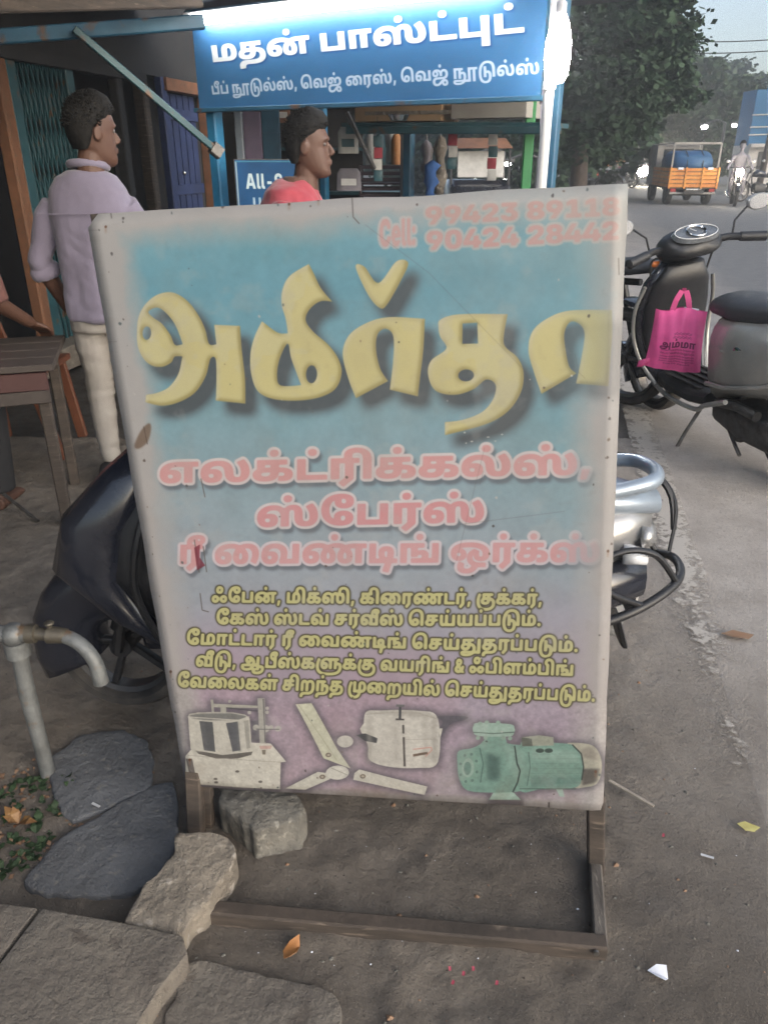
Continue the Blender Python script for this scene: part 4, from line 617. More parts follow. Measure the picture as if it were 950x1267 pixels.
def paint_board():
    W, H = 1000, 1322
    C = Canvas(W, H, homography([(107, 265), (776, 227), (745, 1003), (230, 972)], [(0, 0), (W, 0), (W, H), (0, H)]))
    yy = np.linspace(0, 1, H)[:, None] * np.ones((1, W)); xx = np.ones((H, 1)) * np.linspace(0, 1, W)[None]
    n1 = value_noise(H, W, 220, 1, 5); n2 = value_noise(H, W, 40, 2, 4); n3 = value_noise(H, W, 9, 3, 3)
    stops = [(0, (122, 170, 184)), (.12, (112, 166, 184)), (.3, (134, 172, 184)), (.47, (156, 174, 184)), (.6, (166, 172, 182)), (.7, (172, 164, 178)), (.85, (170, 156, 170)), (1, (172, 160, 168))]
    bg = np.stack([np.interp(yy + (n1 - .5) * .12, [s[0] for s in stops], [s[1][k] for s in stops]) for k in range(3)], -1) / 255
    teal = np.clip((value_noise(H, W, 300, 7, 3) - .5) * 3, 0, 1) * (1 - yy) ** 1.5
    bg = bg * (1 - .35 * teal[..., None]) + np.array([84, 158, 168]) / 255 * .35 * teal[..., None]
    pinkish = np.clip((value_noise(H, W, 260, 9, 3) - .45) * 3, 0, 1) * np.clip((yy - .55) * 4, 0, 1)
    bg = bg * (1 - .4 * pinkish[..., None]) + np.array([190, 160, 172]) / 255 * .4 * pinkish[..., None]
    bg *= (1 + (n2 - .5) * .08 + (n3 - .5) * .05)[..., None]
    C.px = bg
    # lighter worn middle
    # bleached border, soft edged
    e = np.minimum(np.minimum((xx + (n2 - .5) * .03 + (n1 - .5) * .05) / .07, (1 - xx + (n2 - .5) * .03 + (n1 - .5) * .05) / .085), np.minimum((yy + (n2 - .5) * .02 + (n1 - .5) * .03) / .05, (1 - yy) / .02 + .5))
    e = 1 - np.clip(e * 1.15 - .45, 0, 1)
    C.paint(e ** 1.1, (184, 180, 178), .95)
    C.paint(np.clip(1 - yy / .2, 0, 1) * np.clip((xx - .55) * 3, 0, 1) * n2, (170, 184, 184), .75)
    # --- big title
    def z1(x, y): return (100 + x / 2.794, 220 + y / 2.794)
    def z2(x, y): return (420 + x / 2.5676, 220 + y / 2.5676)
    def ell(cx, cy, rx, ry): return [(cx + rx * math.cos(t * math.pi / 8), cy + ry * math.sin(t * math.pi / 8)) for t in range(16)]
    solids = [
        (z1, [(170, 530), (176, 480), (200, 438), (240, 408), (290, 402), (340, 430), (380, 480), (405, 530), (420, 580), (445, 582), (445, 582), (436, 515), (436, 515), (525, 520), (525, 520), (532, 600), (545, 700), (548, 787), (548, 787), (446, 775), (446, 775), (447, 700), (443, 632), (425, 632), (410, 690), (375, 745), (320, 778), (260, 790), (203, 777), (203, 777), (205, 752), (205, 752), (245, 745), (285, 725), (316, 680), (328, 622), (328, 622), (302, 622), (290, 642), (260, 656), (225, 652), (195, 628), (174, 585)]),
        (z1, [(600, 505), (600, 505), (655, 545), (690, 548), (690, 548), (682, 500), (667, 450), (668, 400), (692, 352), (757, 312), (757, 312), (775, 345), (800, 395), (840, 442), (840, 442), (800, 440), (765, 465), (750, 502), (775, 542), (830, 590), (865, 640), (876, 690), (855, 742), (800, 770), (720, 780), (640, 772), (590, 745), (567, 690), (562, 620), (575, 560)]),
        (z2, [(22, 298), (50, 298), (95, 350), (150, 283), (187, 288), (167, 340), (122, 420), (98, 427), (62, 385)]),
        (z2, [(30, 712), (30, 712), (5, 650), (-14, 570), (6, 512), (60, 475), (130, 458), (243, 465), (243, 465), (240, 560), (232, 640), (225, 710), (225, 710), (136, 687), (136, 687), (145, 600), (145, 520), (120, 494), (95, 512), (91, 560), (105, 620), (130, 660), (130, 660)]),
        (z2, [(290, 470), (330, 455), (400, 452), (503, 455), (503, 455), (492, 530), (500, 560), (537, 592), (557, 640), (550, 702), (510, 762), (440, 802), (313, 834), (313, 834), (312, 793), (312, 793), (370, 786), (430, 762), (463, 722), (470, 678), (440, 660), (400, 690), (340, 707), (280, 692), (256, 642), (265, 597), (312, 560), (292, 522), (286, 490)]),
        (z2, [(615, 708), (615, 708), (590, 640), (571, 570), (583, 510), (630, 470), (700, 447), (832, 447), (832, 447), (834, 520), (830, 600), (825, 687), (825, 687), (723, 677), (723, 677), (738, 600), (747, 520), (727, 488), (700, 484), (683, 520), (690, 580), (702, 625), (724, 645), (724, 645)])]
    holes = [(z1, [(208, 466), (240, 453), (275, 478), (305, 520), (329, 580), (329, 580), (302, 582), (285, 547), (255, 508), (225, 487)]),
             (z1, ell(204, 540, 15, 23)), (z1, ell(773, 690, 19, 31)),
             (z1, [(690, 583), (664, 632), (655, 690), (668, 727), (738, 727), (738, 727), (720, 680), (702, 632)]),
             (z2, [(362, 482), (362, 482), (408, 480), (408, 480), (412, 546), (412, 546), (362, 546), (362, 546)]), (z2, ell(376, 646, 25, 19))]
    s = C.mask([[f(*p) for p in smooth(P)] for f, P in solids])
    hm = C.mask([[f(*p) for p in smooth(P)] for f, P in holes])
    m = np.clip(s - hm, 0, 1)
    fadeR = 1 - np.clip((xx - .86) / .12, 0, 1) * .75
    sh = blur(shifted(m, 19, 24), 9)
    C.paint(np.clip(sh * 1.4, 0, 1) * fadeR, (76, 80, 84), .85)
    # bevelled printed letters: darker rims, pale ridge
    C.paint(m * fadeR, (178, 170, 118))
    ridge = np.clip((blur(m, 4) - .72) / .28, 0, 1) ** 1.3
    C.paint(ridge * m * fadeR, (214, 208, 158), .9)
    hi = np.clip(blur(m, 3) - shifted(blur(m, 3), 4, 3), 0, 1); lo = np.clip(shifted(blur(m, 3), 4, 3) * 0 + blur(m, 3) - shifted(blur(m, 3), -4, -3), 0, 1)
    C.paint(np.clip(hi * 2, 0, 1) * m * fadeR, (220, 216, 184), .8)
    C.paint(np.clip(lo * 2, 0, 1) * m * fadeR, (150, 138, 84), .5)
    glow = np.clip((blur(m, 9) - .45) * 1.6, 0, 1)
    C.paint(glow * m * (n1 > .48) * .6 * fadeR, (214, 200, 120), .5)
    # --- three pink lines with pale outline and drop shadow
    fade = 1 - np.clip((xx - .87) / .09, 0, 1) * .8
    def pink(key, p0, p1, size, col, out_col, o=6.5, a=1.0, sh_a=.75):
        m = coverage(W, H, C.text_polys(key, p0, p1, size))
        m = np.clip(blur(m, 1) * 1.9 - .25, 0, 1)
        g = grow(m, o)
        if sh_a:
            C.paint(blur(shifted(g, 4, 9), 2.4) * fade, (96, 102, 112), sh_a)
        C.paint(g * fade, out_col, .92 * a)
        C.paint(m * fade * (.74 + .26 * n2), col, a)
    pink('A', (190, 598), (724, 595), 45, (216, 158, 158), (224, 212, 212))
    pink('B', (311, 654), (594, 652), 45, (214, 150, 154), (222, 212, 214))
    pink('C', (216, 698), (736, 703), 42, (214, 160, 162), (220, 208, 214))
    fade_keep = fade; fade = 1 - np.clip((xx - .95) / .05, 0, 1) * .5
    pink('P0', (457, 312), (502, 311), 46, (206, 160, 156), (198, 192, 190), 5, .85, 0)
    pink('P1', (512, 286), (752, 278), 30, (202, 158, 152), (190, 186, 182), 5, .8, 0)
    pink('P2', (514, 317), (752, 308), 31, (206, 156, 152), (194, 190, 186), 5, .85, 0)
    fade = fade_keep
    # --- five yellow lines with olive outline
    def yel(key, p0, p1, size):
        m = coverage(W, H, C.text_polys(key, p0, p1, size))
        m = np.clip(blur(m, 1) * 2.1 - .3, 0, 1)
        g = grow(m, 3.0)
        f2 = 1 - np.clip((xx - .9) / .1, 0, 1) * .5
        C.paint(np.clip(blur(g, 1) * 1.3, 0, 1) * f2, (62, 58, 38), .97)
        C.paint(m, (206, 203, 146), .97)
    yel('L1', (258, 746), (666, 755), 24)
    yel('L2', (264, 773), (665, 781), 24)
    yel('L3', (228, 797), (711, 813), 24)
    yel('L4', (240, 824), (706, 842), 24)
    yel('L5', (218, 849), (733, 874), 24)
    # --- pictures along the foot of the board
    rounds = set()
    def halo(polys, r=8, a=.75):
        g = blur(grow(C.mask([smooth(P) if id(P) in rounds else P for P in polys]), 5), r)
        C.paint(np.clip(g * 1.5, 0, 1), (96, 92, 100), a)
    cream = (212, 209, 198)
    def q(s, ox, oy): return lambda P: [(ox + x / s, oy + y / s) for x, y in P]
    g1 = q(5.9375, 200, 860)
    base = g1([(175, 445), (215, 400), (655, 350), (800, 360), (915, 497), (875, 500), (875, 695), (180, 650)])
    pot = g1([(192, 150), (200, 133), (260, 123), (380, 121), (520, 127), (610, 145), (642, 168), (655, 300), (662, 408), (640, 430), (560, 447), (450, 452), (330, 444), (250, 425), (212, 392), (200, 270)])
    post = g1([(697, 25), (750, 25), (765, 355), (720, 355)])
    arm = g1([(355, 30), (375, 30), (378, 60), (700, 80), (700, 98), (470, 92), (475, 180), (430, 180), (428, 90), (380, 85), (382, 150), (368, 150)])
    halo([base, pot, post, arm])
    C.poly(post, (178, 176, 168)); C.poly(arm, (178, 176, 166))
    C.poly(base, cream); C.poly(pot, (206, 203, 192))
    for P, c in ((([(275, 186), (372, 196), (394, 416), (310, 404)]), (84, 86, 90)), (([(470, 205), (555, 195), (580, 405), (522, 415)]), (88, 90, 96)),
                 (([(600, 190), (635, 185), (650, 390), (625, 395)]), (160, 158, 150)), (([(195, 140), (520, 135), (620, 160), (560, 185), (300, 175)]), (150, 150, 144)),
                 (([(245, 405), (450, 440), (670, 415), (660, 440), (560, 465), (400, 465), (270, 430)]), (96, 92, 88)),
                 (([(178, 465), (225, 465), (250, 580), (205, 575)]), (104, 98, 96)), (([(655, 190), (705, 190), (712, 345), (662, 345)]), (100, 98, 104)),
                 (([(735, 405), (765, 405), (762, 440), (742, 440)]), (120, 112, 100)), (([(715, 375), (810, 375), (800, 400), (725, 400)]), (196, 166, 158))):
        C.poly(g1(P), c, .9)
    for (xa, xb, c_) in ((215, 265, (206, 203, 192)), (400, 455, (208, 205, 194)), (585, 600, (208, 205, 196)), (300, 312, (120, 120, 122)), (545, 560, (130, 130, 130))):
        C.poly(g1([(xa, 192), (xb, 196), (xb + 22, 418), (xa + 24, 414)]), c_, .6, 2)
    C.poly(g1([(200, 150), (260, 132), (380, 128), (520, 134), (620, 160), (560, 178), (380, 184), (250, 172)]), (120, 120, 118), .75, 1, True)
    for cx_, cy_ in ((400, 615), (405, 640), (560, 560), (730, 637), (250, 645)):
        C.poly(g1(ell(cx_, cy_, 15, 9)), (80, 76, 72), .8)
    for cx_, cy_, r in ((690, 240, 24), (760, 250, 30), (850, 252, 24), (800, 240, 18), (770, 100, 14), (770, 130, 14), (640, 130, 14), (495, 45, 12)):
        C.poly(g1(ell(cx_, cy_, r, r * .9)), (190, 188, 180), .95)
    C.line(g1([(740, 30), (760, 350)]), 1.2, (70, 70, 72), .8); C.line(g1([(690, 252), (860, 258)]), 1.2, (90, 88, 88), .8)
    C.line(g1([(190, 155), (560, 185), (640, 160)]), 1.2, (210, 206, 196), .9); C.line(g1([(190, 440), (880, 500)]), .8, (150, 146, 138), .6)
    C.line(g1([(470, 92), (700, 120)]), 1.5, (80, 80, 84), .8)
    # ceiling fan
    f1 = q(4.318, 340, 850)
    b1 = f1([(105, 98), (190, 95), (330, 340), (405, 445), (260, 390)]); b2 = f1([(60, 545), (230, 460), (300, 470), (295, 500), (165, 555)]); b3 = f1([(425, 470), (450, 450), (815, 545), (800, 590), (420, 505)])
    hub = f1(ell(335, 466, 62, 38)); cup = f1(ell(372, 302, 44, 32))
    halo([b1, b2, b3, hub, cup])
    for P, c in ((b1, (208, 208, 186)), (b2, (206, 204, 192)), (b3, (208, 205, 194)), (hub, (214, 212, 202)), (cup, (210, 207, 198))):
        C.poly(P, c)
    C.line(f1([(120, 100), (330, 400)]), 1.0, (160, 160, 140), .6); C.line(f1([(300, 440), (390, 480)]), .8, (120, 118, 110), .6)
    for cx_, cy_ in ((285, 372), (255, 487), (470, 487)):
        C.poly(f1(ell(cx_, cy_, 16, 12)), (110, 96, 84), .8); C.poly(f1(ell(cx_, cy_, 8, 6)), (190, 186, 172), .8)
    # pressure cooker
    ck = f1([(478, 150), (560, 138), (760, 140), (862, 180), (868, 415), (760, 445), (600, 435), (505, 400), (495, 330), (475, 260)])
    hl = f1([(430, 268), (480, 260), (545, 285), (540, 310), (480, 300)]); hr = f1([(860, 172), (1010, 175), (1010, 192), (930, 215), (880, 285), (870, 240), (890, 200)])
    ears = f1([(450, 235), (470, 205), (490, 210), (490, 265), (460, 260)])
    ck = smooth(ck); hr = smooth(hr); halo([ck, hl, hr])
    C.poly(ears, cream); C.poly(ck, (214, 211, 202)); C.poly(hl, (72, 74, 78)); C.poly(hr, (96, 94, 102), .9)
    C.line(f1([(480, 158), (600, 150), (760, 152), (860, 185)]), .8, (150, 148, 140), .8)
    for xa, c_, a_ in ((500, (168, 164, 156), .5), (560, (212, 209, 200), .5), (640, (176, 172, 164), .35), (800, (170, 166, 158), .45), (845, (150, 146, 140), .5)):
        C.line(f1([(xa, 175), (xa + 6, 415)]), 7, c_, a_, 3)
    C.poly(f1([(480, 150), (560, 138), (760, 140), (862, 180), (760, 172), (600, 165)]), (172, 168, 160), .6, 2, True)
    C.line(f1([(680, 215), (682, 260)]), 2.6, (86, 84, 82)); C.line(f1([(684, 280), (692, 435)]), 2.6, (92, 88, 86))
    C.line(f1([(662, 110), (662, 185)]), 3, (74, 76, 80)); C.line(f1([(640, 185), (685, 187)]), 2, (84, 82, 82)); C.line(f1([(640, 112), (685, 114)]), 3, (110, 110, 112))
    C.line(f1([(690, 292), (860, 292)]), .6, (160, 154, 146), .7)
    C.line(f1([(735, 378), (812, 365)]), 3, (120, 104, 92)); C.line(f1([(735, 345), (830, 335), (835, 350), (800, 385)]), 1, (214, 140, 128), .8)
    C.poly(f1([(865, 235), (890, 235), (878, 290)]), cream)
    # water pump
    p1 = q(4.318, 540, 880)
    teal_ = (128, 162, 150); tl = (164, 190, 178); td = (92, 124, 116)
    body = p1([(225, 195), (265, 170), (390, 195), (470, 215), (500, 300), (495, 420), (440, 450), (300, 455), (165, 440), (120, 380), (108, 300), (112, 230), (180, 215)])
    motor = p1([(440, 210), (480, 190), (690, 195), (745, 230), (775, 300), (770, 380), (735, 430), (560, 438), (440, 440)])
    cap = p1([(690, 192), (810, 200), (860, 250), (875, 330), (850, 410), (780, 430), (735, 430), (770, 380), (775, 300), (745, 230)])
    fl = p1([(190, 95), (215, 80), (380, 88), (408, 110), (405, 140), (375, 155), (220, 150), (188, 125)]); neck = p1([(255, 150), (360, 150), (372, 200), (240, 205)])
    box = p1([(445, 160), (540, 150), (615, 160), (618, 205), (450, 208)]); foot = p1([(305, 450), (405, 450), (450, 497), (280, 492)]); foot2 = p1([(630, 430), (668, 430), (680, 480), (655, 478)])
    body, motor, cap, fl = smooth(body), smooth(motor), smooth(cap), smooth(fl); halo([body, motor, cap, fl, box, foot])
    C.poly(cap, (176, 174, 160)); C.poly(p1([(765, 330), (865, 330), (850, 400), (775, 420)]), (96, 92, 88), .9, 2); C.poly(p1([(800, 210), (850, 245), (860, 290), (780, 270), (760, 235)]), (150, 144, 134), .8, 2)
    C.poly(foot2, tl); C.poly(motor, teal_); C.poly(p1([(500, 215), (740, 235), (765, 300), (500, 280)]), tl, .6, 4); C.poly(p1([(500, 370), (765, 370), (735, 425), (500, 430)]), td, .5, 4)
    for k in range(7):
        C.line(p1([(500, 250 + k * 26), (768, 250 + k * 26)]), .5, td, .45)
    C.poly(foot, tl); C.poly(body, teal_); C.poly(neck, teal_); C.poly(fl, tl)
    C.poly(p1([(260, 240), (330, 260), (335, 390), (270, 390)]), (74, 98, 94), .75, 4); C.poly(p1([(350, 200), (470, 240), (440, 400), (380, 330)]), tl, .35, 4)
    C.poly(p1(ell(170, 320, 58, 92)), (134, 168, 154)); C.poly(p1(ell(165, 320, 32, 52)), (158, 182, 170)); C.poly(p1(ell(162, 322, 20, 36)), (116, 146, 136))
    for t in range(8):
        C.poly(p1(ell(168 + 46 * math.cos(t * .785 + .3), 320 + 76 * math.sin(t * .785 + .3), 8, 8)), (96, 124, 116), .9)
    C.line(p1([(410, 205), (425, 300), (442, 340), (430, 400), (405, 455)]), 1.8, (50, 62, 60), .9); C.line(p1([(225, 215), (245, 300), (232, 400)]), 1.2, (70, 96, 90), .8)
    C.line(p1([(485, 240), (495, 320), (480, 420)]), 1.4, (84, 112, 104), .8); C.line(p1([(715, 200), (765, 250), (778, 320), (770, 390)]), 1.6, (54, 62, 60), .9)
    C.line(p1([(190, 130), (300, 138), (408, 132)]), 1.3, (80, 104, 96), .9); C.line(p1([(440, 436), (740, 438)]), 1.3, (80, 100, 92), .8)
    C.poly(box, (160, 164, 150)); C.poly(p1([(445, 160), (500, 168), (505, 208), (450, 208)]), (104, 108, 100)); C.poly(p1(ell(545, 232, 22, 12)), (70, 86, 80)); C.poly(p1(ell(592, 232, 22, 12)), (70, 86, 80))
    for cx_, cy_ in ((215, 160), (255, 160), (350, 162), (385, 165), (225, 84), (260, 78), (320, 80)):
        C.poly(p1(ell(cx_, cy_, 12, 11)), (150, 176, 162))
    band = np.clip((yy - .77) * 30, 0, 1)[..., None]
    C.px *= 1 + band * ((n3 - .5) * .14 + (value_noise(H, W, 5, 31, 2) - .5) * .12)[..., None]
    # --- wear: scratches, chipped spots, rust dots along the edge
    rs = random.Random(11)
    for P in ([(125, 262), (126, 272)], [(422, 245), (425, 275), (432, 283)], [(440, 285), (520, 345), (640, 470)], [(242, 592), (248, 616)], [(245, 735), (247, 756), (256, 758)],
              [(237, 668), (243, 708)], [(247, 676), (252, 708)], [(590, 590), (585, 605)], [(750, 330), (752, 352)], [(700, 448), (704, 470), (712, 478)], [(590, 560), (560, 700)], [(690, 640), (560, 655)]):
        big = len(P) == 3 and P[2][0] > 600 or P[0][0] in (590, 690)
        C.line([(x + rs.uniform(-1, 1), y + rs.uniform(-1, 1)) for x, y in P], .7 if big else 1.3, (92, 86, 82), .35 if big else .8)
    C.poly([(163, 542), (170, 530), (178, 524), (180, 532), (176, 547), (166, 555), (160, 553)], (118, 98, 82), .85, 1, True)
    C.line([(171, 528), (176, 550)], 1, (70, 58, 50), .8)
    C.poly([(236, 678), (243, 674), (243, 690), (250, 700), (240, 706), (238, 692)], (120, 40, 56), .75)
    for _ in range(150):
        x, y = rs.random(), rs.random()
        if rs.random() < .5:
            if rs.random() < .5: x = rs.choice([rs.uniform(0, .03), rs.uniform(.965, 1)])
            else: y = rs.choice([rs.uniform(0, .02), rs.uniform(.98, 1)])
        r = rs.uniform(.8, 3.2)
        P = [(x * W + r * rs.uniform(.5, 1.3) * math.cos(t), y * H + r * rs.uniform(.5, 1.6) * math.sin(t)) for t in (0, 1, 2, 3, 4, 5)]
        C.paint(coverage(W, H, [P]), rs.choice([(80, 66, 58), (110, 90, 74), (200, 198, 194), (64, 60, 60), (70, 84, 88)]), .75)
    for x, y in ((120, 282), (345, 258), (381, 253), (520, 240), (668, 236), (762, 268), (210, 830), (745, 690), (235, 940), (735, 960)):
        C.poly(ell(x, y, 1.6, 1.8), (96, 62, 44), .9); C.poly(ell(x, y + 4, 1.2, 4), (140, 104, 80), .4, 1)
    # white chips near the title
    for x, y in ((566, 542), (585, 560), (595, 548), (604, 553), (612, 545), (568, 555), (575, 553), (645, 478), (696, 474)):
        C.poly(ell(x, y, rs.uniform(.8, 2), rs.uniform(.6, 1.5)), (206, 206, 200), .9)
    grime = np.clip((value_noise(H, W, 130, 21, 5) - .53) * 5, 0, 1)
    C.paint(grime, (150, 142, 134), .12)
    C.paint(np.clip((value_noise(H, W, 60, 41, 5) - .6) * 9, 0, 1), (186, 184, 180), .2)
    C.paint(np.clip((value_noise(H, W, 22, 43, 3) - .72) * 14, 0, 1), (120, 108, 96), .05)
    C.paint(np.clip((value_noise(H, W, 90, 44, 5) - .5) * 4, 0, 1) * np.clip((yy - .9) * 9, 0, 1), (128, 112, 96), .4)
    streak = value_noise(H, W, 16, 5, 2) * value_noise(H, W, 200, 6, 2)
    C.paint(np.clip(streak * 2 - .6, 0, 1), (196, 190, 182), .12)
    C.px *= (1 + (np.random.RandomState(4).rand(H, W) - .5) * .035)[..., None]
    return C
# ---------------------------------------------------------------- ground and road
def ground_material(name, asphalt=False):
    m = bpy.data.materials.new(name); m.use_nodes = True; t = m.node_tree; N, L = t.nodes, t.links; b = N['Principled BSDF']
    tc = N.new('ShaderNodeTexCoord')
    def nz(s, d=6, r=.6, st=None):
        n = N.new('ShaderNodeTexNoise'); n.inputs['Scale'].default_value = s; n.inputs['Detail'].default_value = d; n.inputs['Roughness'].default_value = r
        if st:
            mp = N.new('ShaderNodeMapping'); mp.inputs['Scale'].default_value = st; mp.inputs['Rotation'].default_value = (0, 0, R(-11)); L.new(tc.outputs['Object'], mp.inputs[0]); L.new(mp.outputs[0], n.inputs['Vector'])
        else: L.new(tc.outputs['Object'], n.inputs['Vector'])
        return n.outputs['Fac']
    def ramp(f, a, b_, c0, c1):
        r = N.new('ShaderNodeValToRGB'); r.color_ramp.elements[0].position = a; r.color_ramp.elements[1].position = b_; r.color_ramp.elements[0].color = (*c0, 1); r.color_ramp.elements[1].color = (*c1, 1); L.new(f, r.inputs[0]); return r.outputs[0]
    def mix(f, a, c, mode='MIX'):
        x = N.new('ShaderNodeMix'); x.data_type = 'RGBA'; x.blend_type = mode
        if isinstance(f, float): x.inputs[0].default_value = f
        else: L.new(f, x.inputs[0])
        for k, q in ((6, a), (7, c)):
            if isinstance(q, tuple): x.inputs[k].default_value = (*q, 1)
            else: L.new(q, x.inputs[k])
        return x.outputs[2]
    sand = mix(ramp(nz(1.6), .35, .65, (0, 0, 0), (1, 1, 1)), (.142, .122, .102), (.25, .219, .186))
    sand = mix(ramp(nz(11, 8), .42, .7, (0, 0, 0), (1, 1, 1)), sand, (.135, .117, .10))
    sand = mix(ramp(nz(170, 3), .66, .72, (0, 0, 0), (1, 1, 1)), sand, (.30, .275, .245))
    sand = mix(ramp(nz(95, 3), .68, .74, (0, 0, 0), (1, 1, 1)), sand, (.055, .046, .04))
    # paler trodden dust and painted-in stronger light towards the open road, the same on both sheets so that no seam shows
    sx = N.new('ShaderNodeSeparateXYZ'); L.new(tc.outputs['Object'], sx.inputs[0])
    def lin(k, add, amp):
        m1 = N.new('ShaderNodeMath'); m1.operation = 'MULTIPLY_ADD'; L.new(sx.outputs[1], m1.inputs[0]); m1.inputs[1].default_value = k; L.new(sx.outputs[0], m1.inputs[2])
        m2 = N.new('ShaderNodeMath'); m2.operation = 'MULTIPLY_ADD'; L.new(add, m2.inputs[0]); m2.inputs[1].default_value = amp; L.new(m1.outputs[0], m2.inputs[2]); return m2.outputs[0]
    def rng(f, a, c, o=1.0):
        r = N.new('ShaderNodeMapRange'); r.inputs[1].default_value = a; r.inputs[2].default_value = c; r.inputs[4].default_value = o; L.new(f, r.inputs[0]); return r.outputs[0]
    lit_dust = mix(ramp(nz(4, 9, .7), .35, .65, (0, 0, 0), (1, 1, 1)), (.29, .265, .24), (.40, .37, .34))
    lit_dust = mix(ramp(nz(60, 4), .55, .75, (0, 0, 0), (1, 1, 1)), lit_dust, (.26, .235, .215))
    lit_dust = mix(ramp(nz(150, 3), .64, .72, (0, 0, 0), (1, 1, 1)), lit_dust, (.50, .47, .43))
    col = mix(rng(lin(.30, nz(2.2, 8, .65), 1.3), 1.55, 2.65, .95), sand, lit_dust)
    if asphalt:
        asp = mix(ramp(nz(6, 8), .3, .7, (0, 0, 0), (1, 1, 1)), (.14, .142, .146), (.19, .19, .19))
        asp = mix(ramp(nz(240, 3), .6, .7, (0, 0, 0), (1, 1, 1)), asp, (.26, .255, .245))
        col = mix(rng(lin(-.206, nz(1.1, 6, st=(2, .5, 1)), 1.2), 1.55, 3.0), col, asp)
    L.new(col, b.inputs['Base Color']); b.inputs['Roughness'].default_value = .92; b.inputs['Specular IOR Level'].default_value = .25
    bp = N.new('ShaderNodeBump'); bp.inputs['Distance'].default_value = .008 if asphalt else .022; L.new(nz(80 if asphalt else 42, 12, .75), bp.inputs['Height']); L.new(bp.outputs[0], b.inputs['Normal'])
    MATS[name] = m
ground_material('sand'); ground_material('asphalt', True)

def edge_x(y): return 1.216 + .206 * (y - 2.83)
def ground_h(x, y):
    """gentle heaps, footprints and ruts in the trodden sand"""
    d = max(0.0, min(1.0, (edge_x(y) - .12 - x) / .35))
    p = Vector((x, y, 0))
    h = noise.fractal(p * 1.7 + Vector((3, 1, 0)), 1, 2, 3) * .012 + noise.fractal(p * 7, 1, 2, 4) * .0095 + noise.fractal(p * 24, 1, 2, 4) * .0038
    r = noise.noise(p * 5.2 + Vector((9, 4, 2)))
    if y < 1.3: h += max(0, r) * .022 * min(1, (1.3 - y) * 2)
    return h * d 
def heightfield(name, x0, x1, y0, y1, st, f, m):
    nx, ny = int((x1 - x0) / st), int((y1 - y0) / st)
    vs = []; fs = []
    for j in range(ny + 1):
        for i in range(nx + 1):
            x, y = x0 + (x1 - x0) * i / nx, y0 + (y1 - y0) * j / ny
            vs.append((x, y, f(x, y)))
    for j in range(ny):
        for i in range(nx):
            a = j * (nx + 1) + i; fs.append((a, a + 1, a + nx + 2, a + nx + 1))
    b = MB(); b.v = [Vector(v) for v in vs]; b.f = fs; b.fm = [0] * len(fs)
    return b
gf = heightfield('ground', -2.2, 2.2, .3, 4.0, .0135, ground_h, 'sand')
# the near trodden ground continues outwards to the horizon in one sheet
far = [(-900, -900), (900, -900), (900, 1500), (-900, 1500)]; near = [(-2.2, .3), (2.2, .3), (2.2, 4.0), (-2.2, 4.0)]
k = len(gf.v)
gf.v += [Vector((x, y, -.03)) for x, y in far] + [Vector((x, y, -.03)) for x, y in near]
gf.f += [(k + i, k + (i + 1) % 4, k + 4 + (i + 1) % 4, k + 4 + i) for i in range(4)]; gf.fm += [0] * 4
# a soft skirt joins the two
nx, ny = int(4.4 / .0135), int(3.7 / .0135)
def vid(i, j): return j * (nx + 1) + i
e = [vid(0, 0), vid(nx, 0), vid(nx, ny), vid(0, ny)]
gf.f += [(e[i], e[(i + 1) % 4], k + 4 + (i + 1) % 4, k + 4 + i) for i in range(4)]; gf.fm += [0] * 4
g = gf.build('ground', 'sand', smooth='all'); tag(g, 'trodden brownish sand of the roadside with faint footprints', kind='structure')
# road: one sheet from behind the camera out to the far trees
rb = MB()
rows = [-6, -2, 0, 1, 1.6, 2.2, 3, 4, 6, 9, 14, 22, 34, 50, 80, 130]
def road_l(y): return edge_x(y) if y < 34 else edge_x(34) + (y - 34) * .33
def road_r(y): return road_l(y) + 8.2
for y in rows: rb.v += [Vector((road_l(y) - .10, y, -.008)), Vector((road_l(y) + .0, y, .001)), Vector((road_l(y) + .2, y, .003)), Vector((road_r(y), y, .003))]
for i in range(len(rows) - 1):
    for q in range(3): rb.f.append((4 * i + q, 4 * i + q + 1, 4 * i + q + 5, 4 * i + q + 4)); rb.fm.append(0)
tag(rb.build('road', 'asphalt'), 'grey asphalt road with sand blown over its edge', kind='structure')
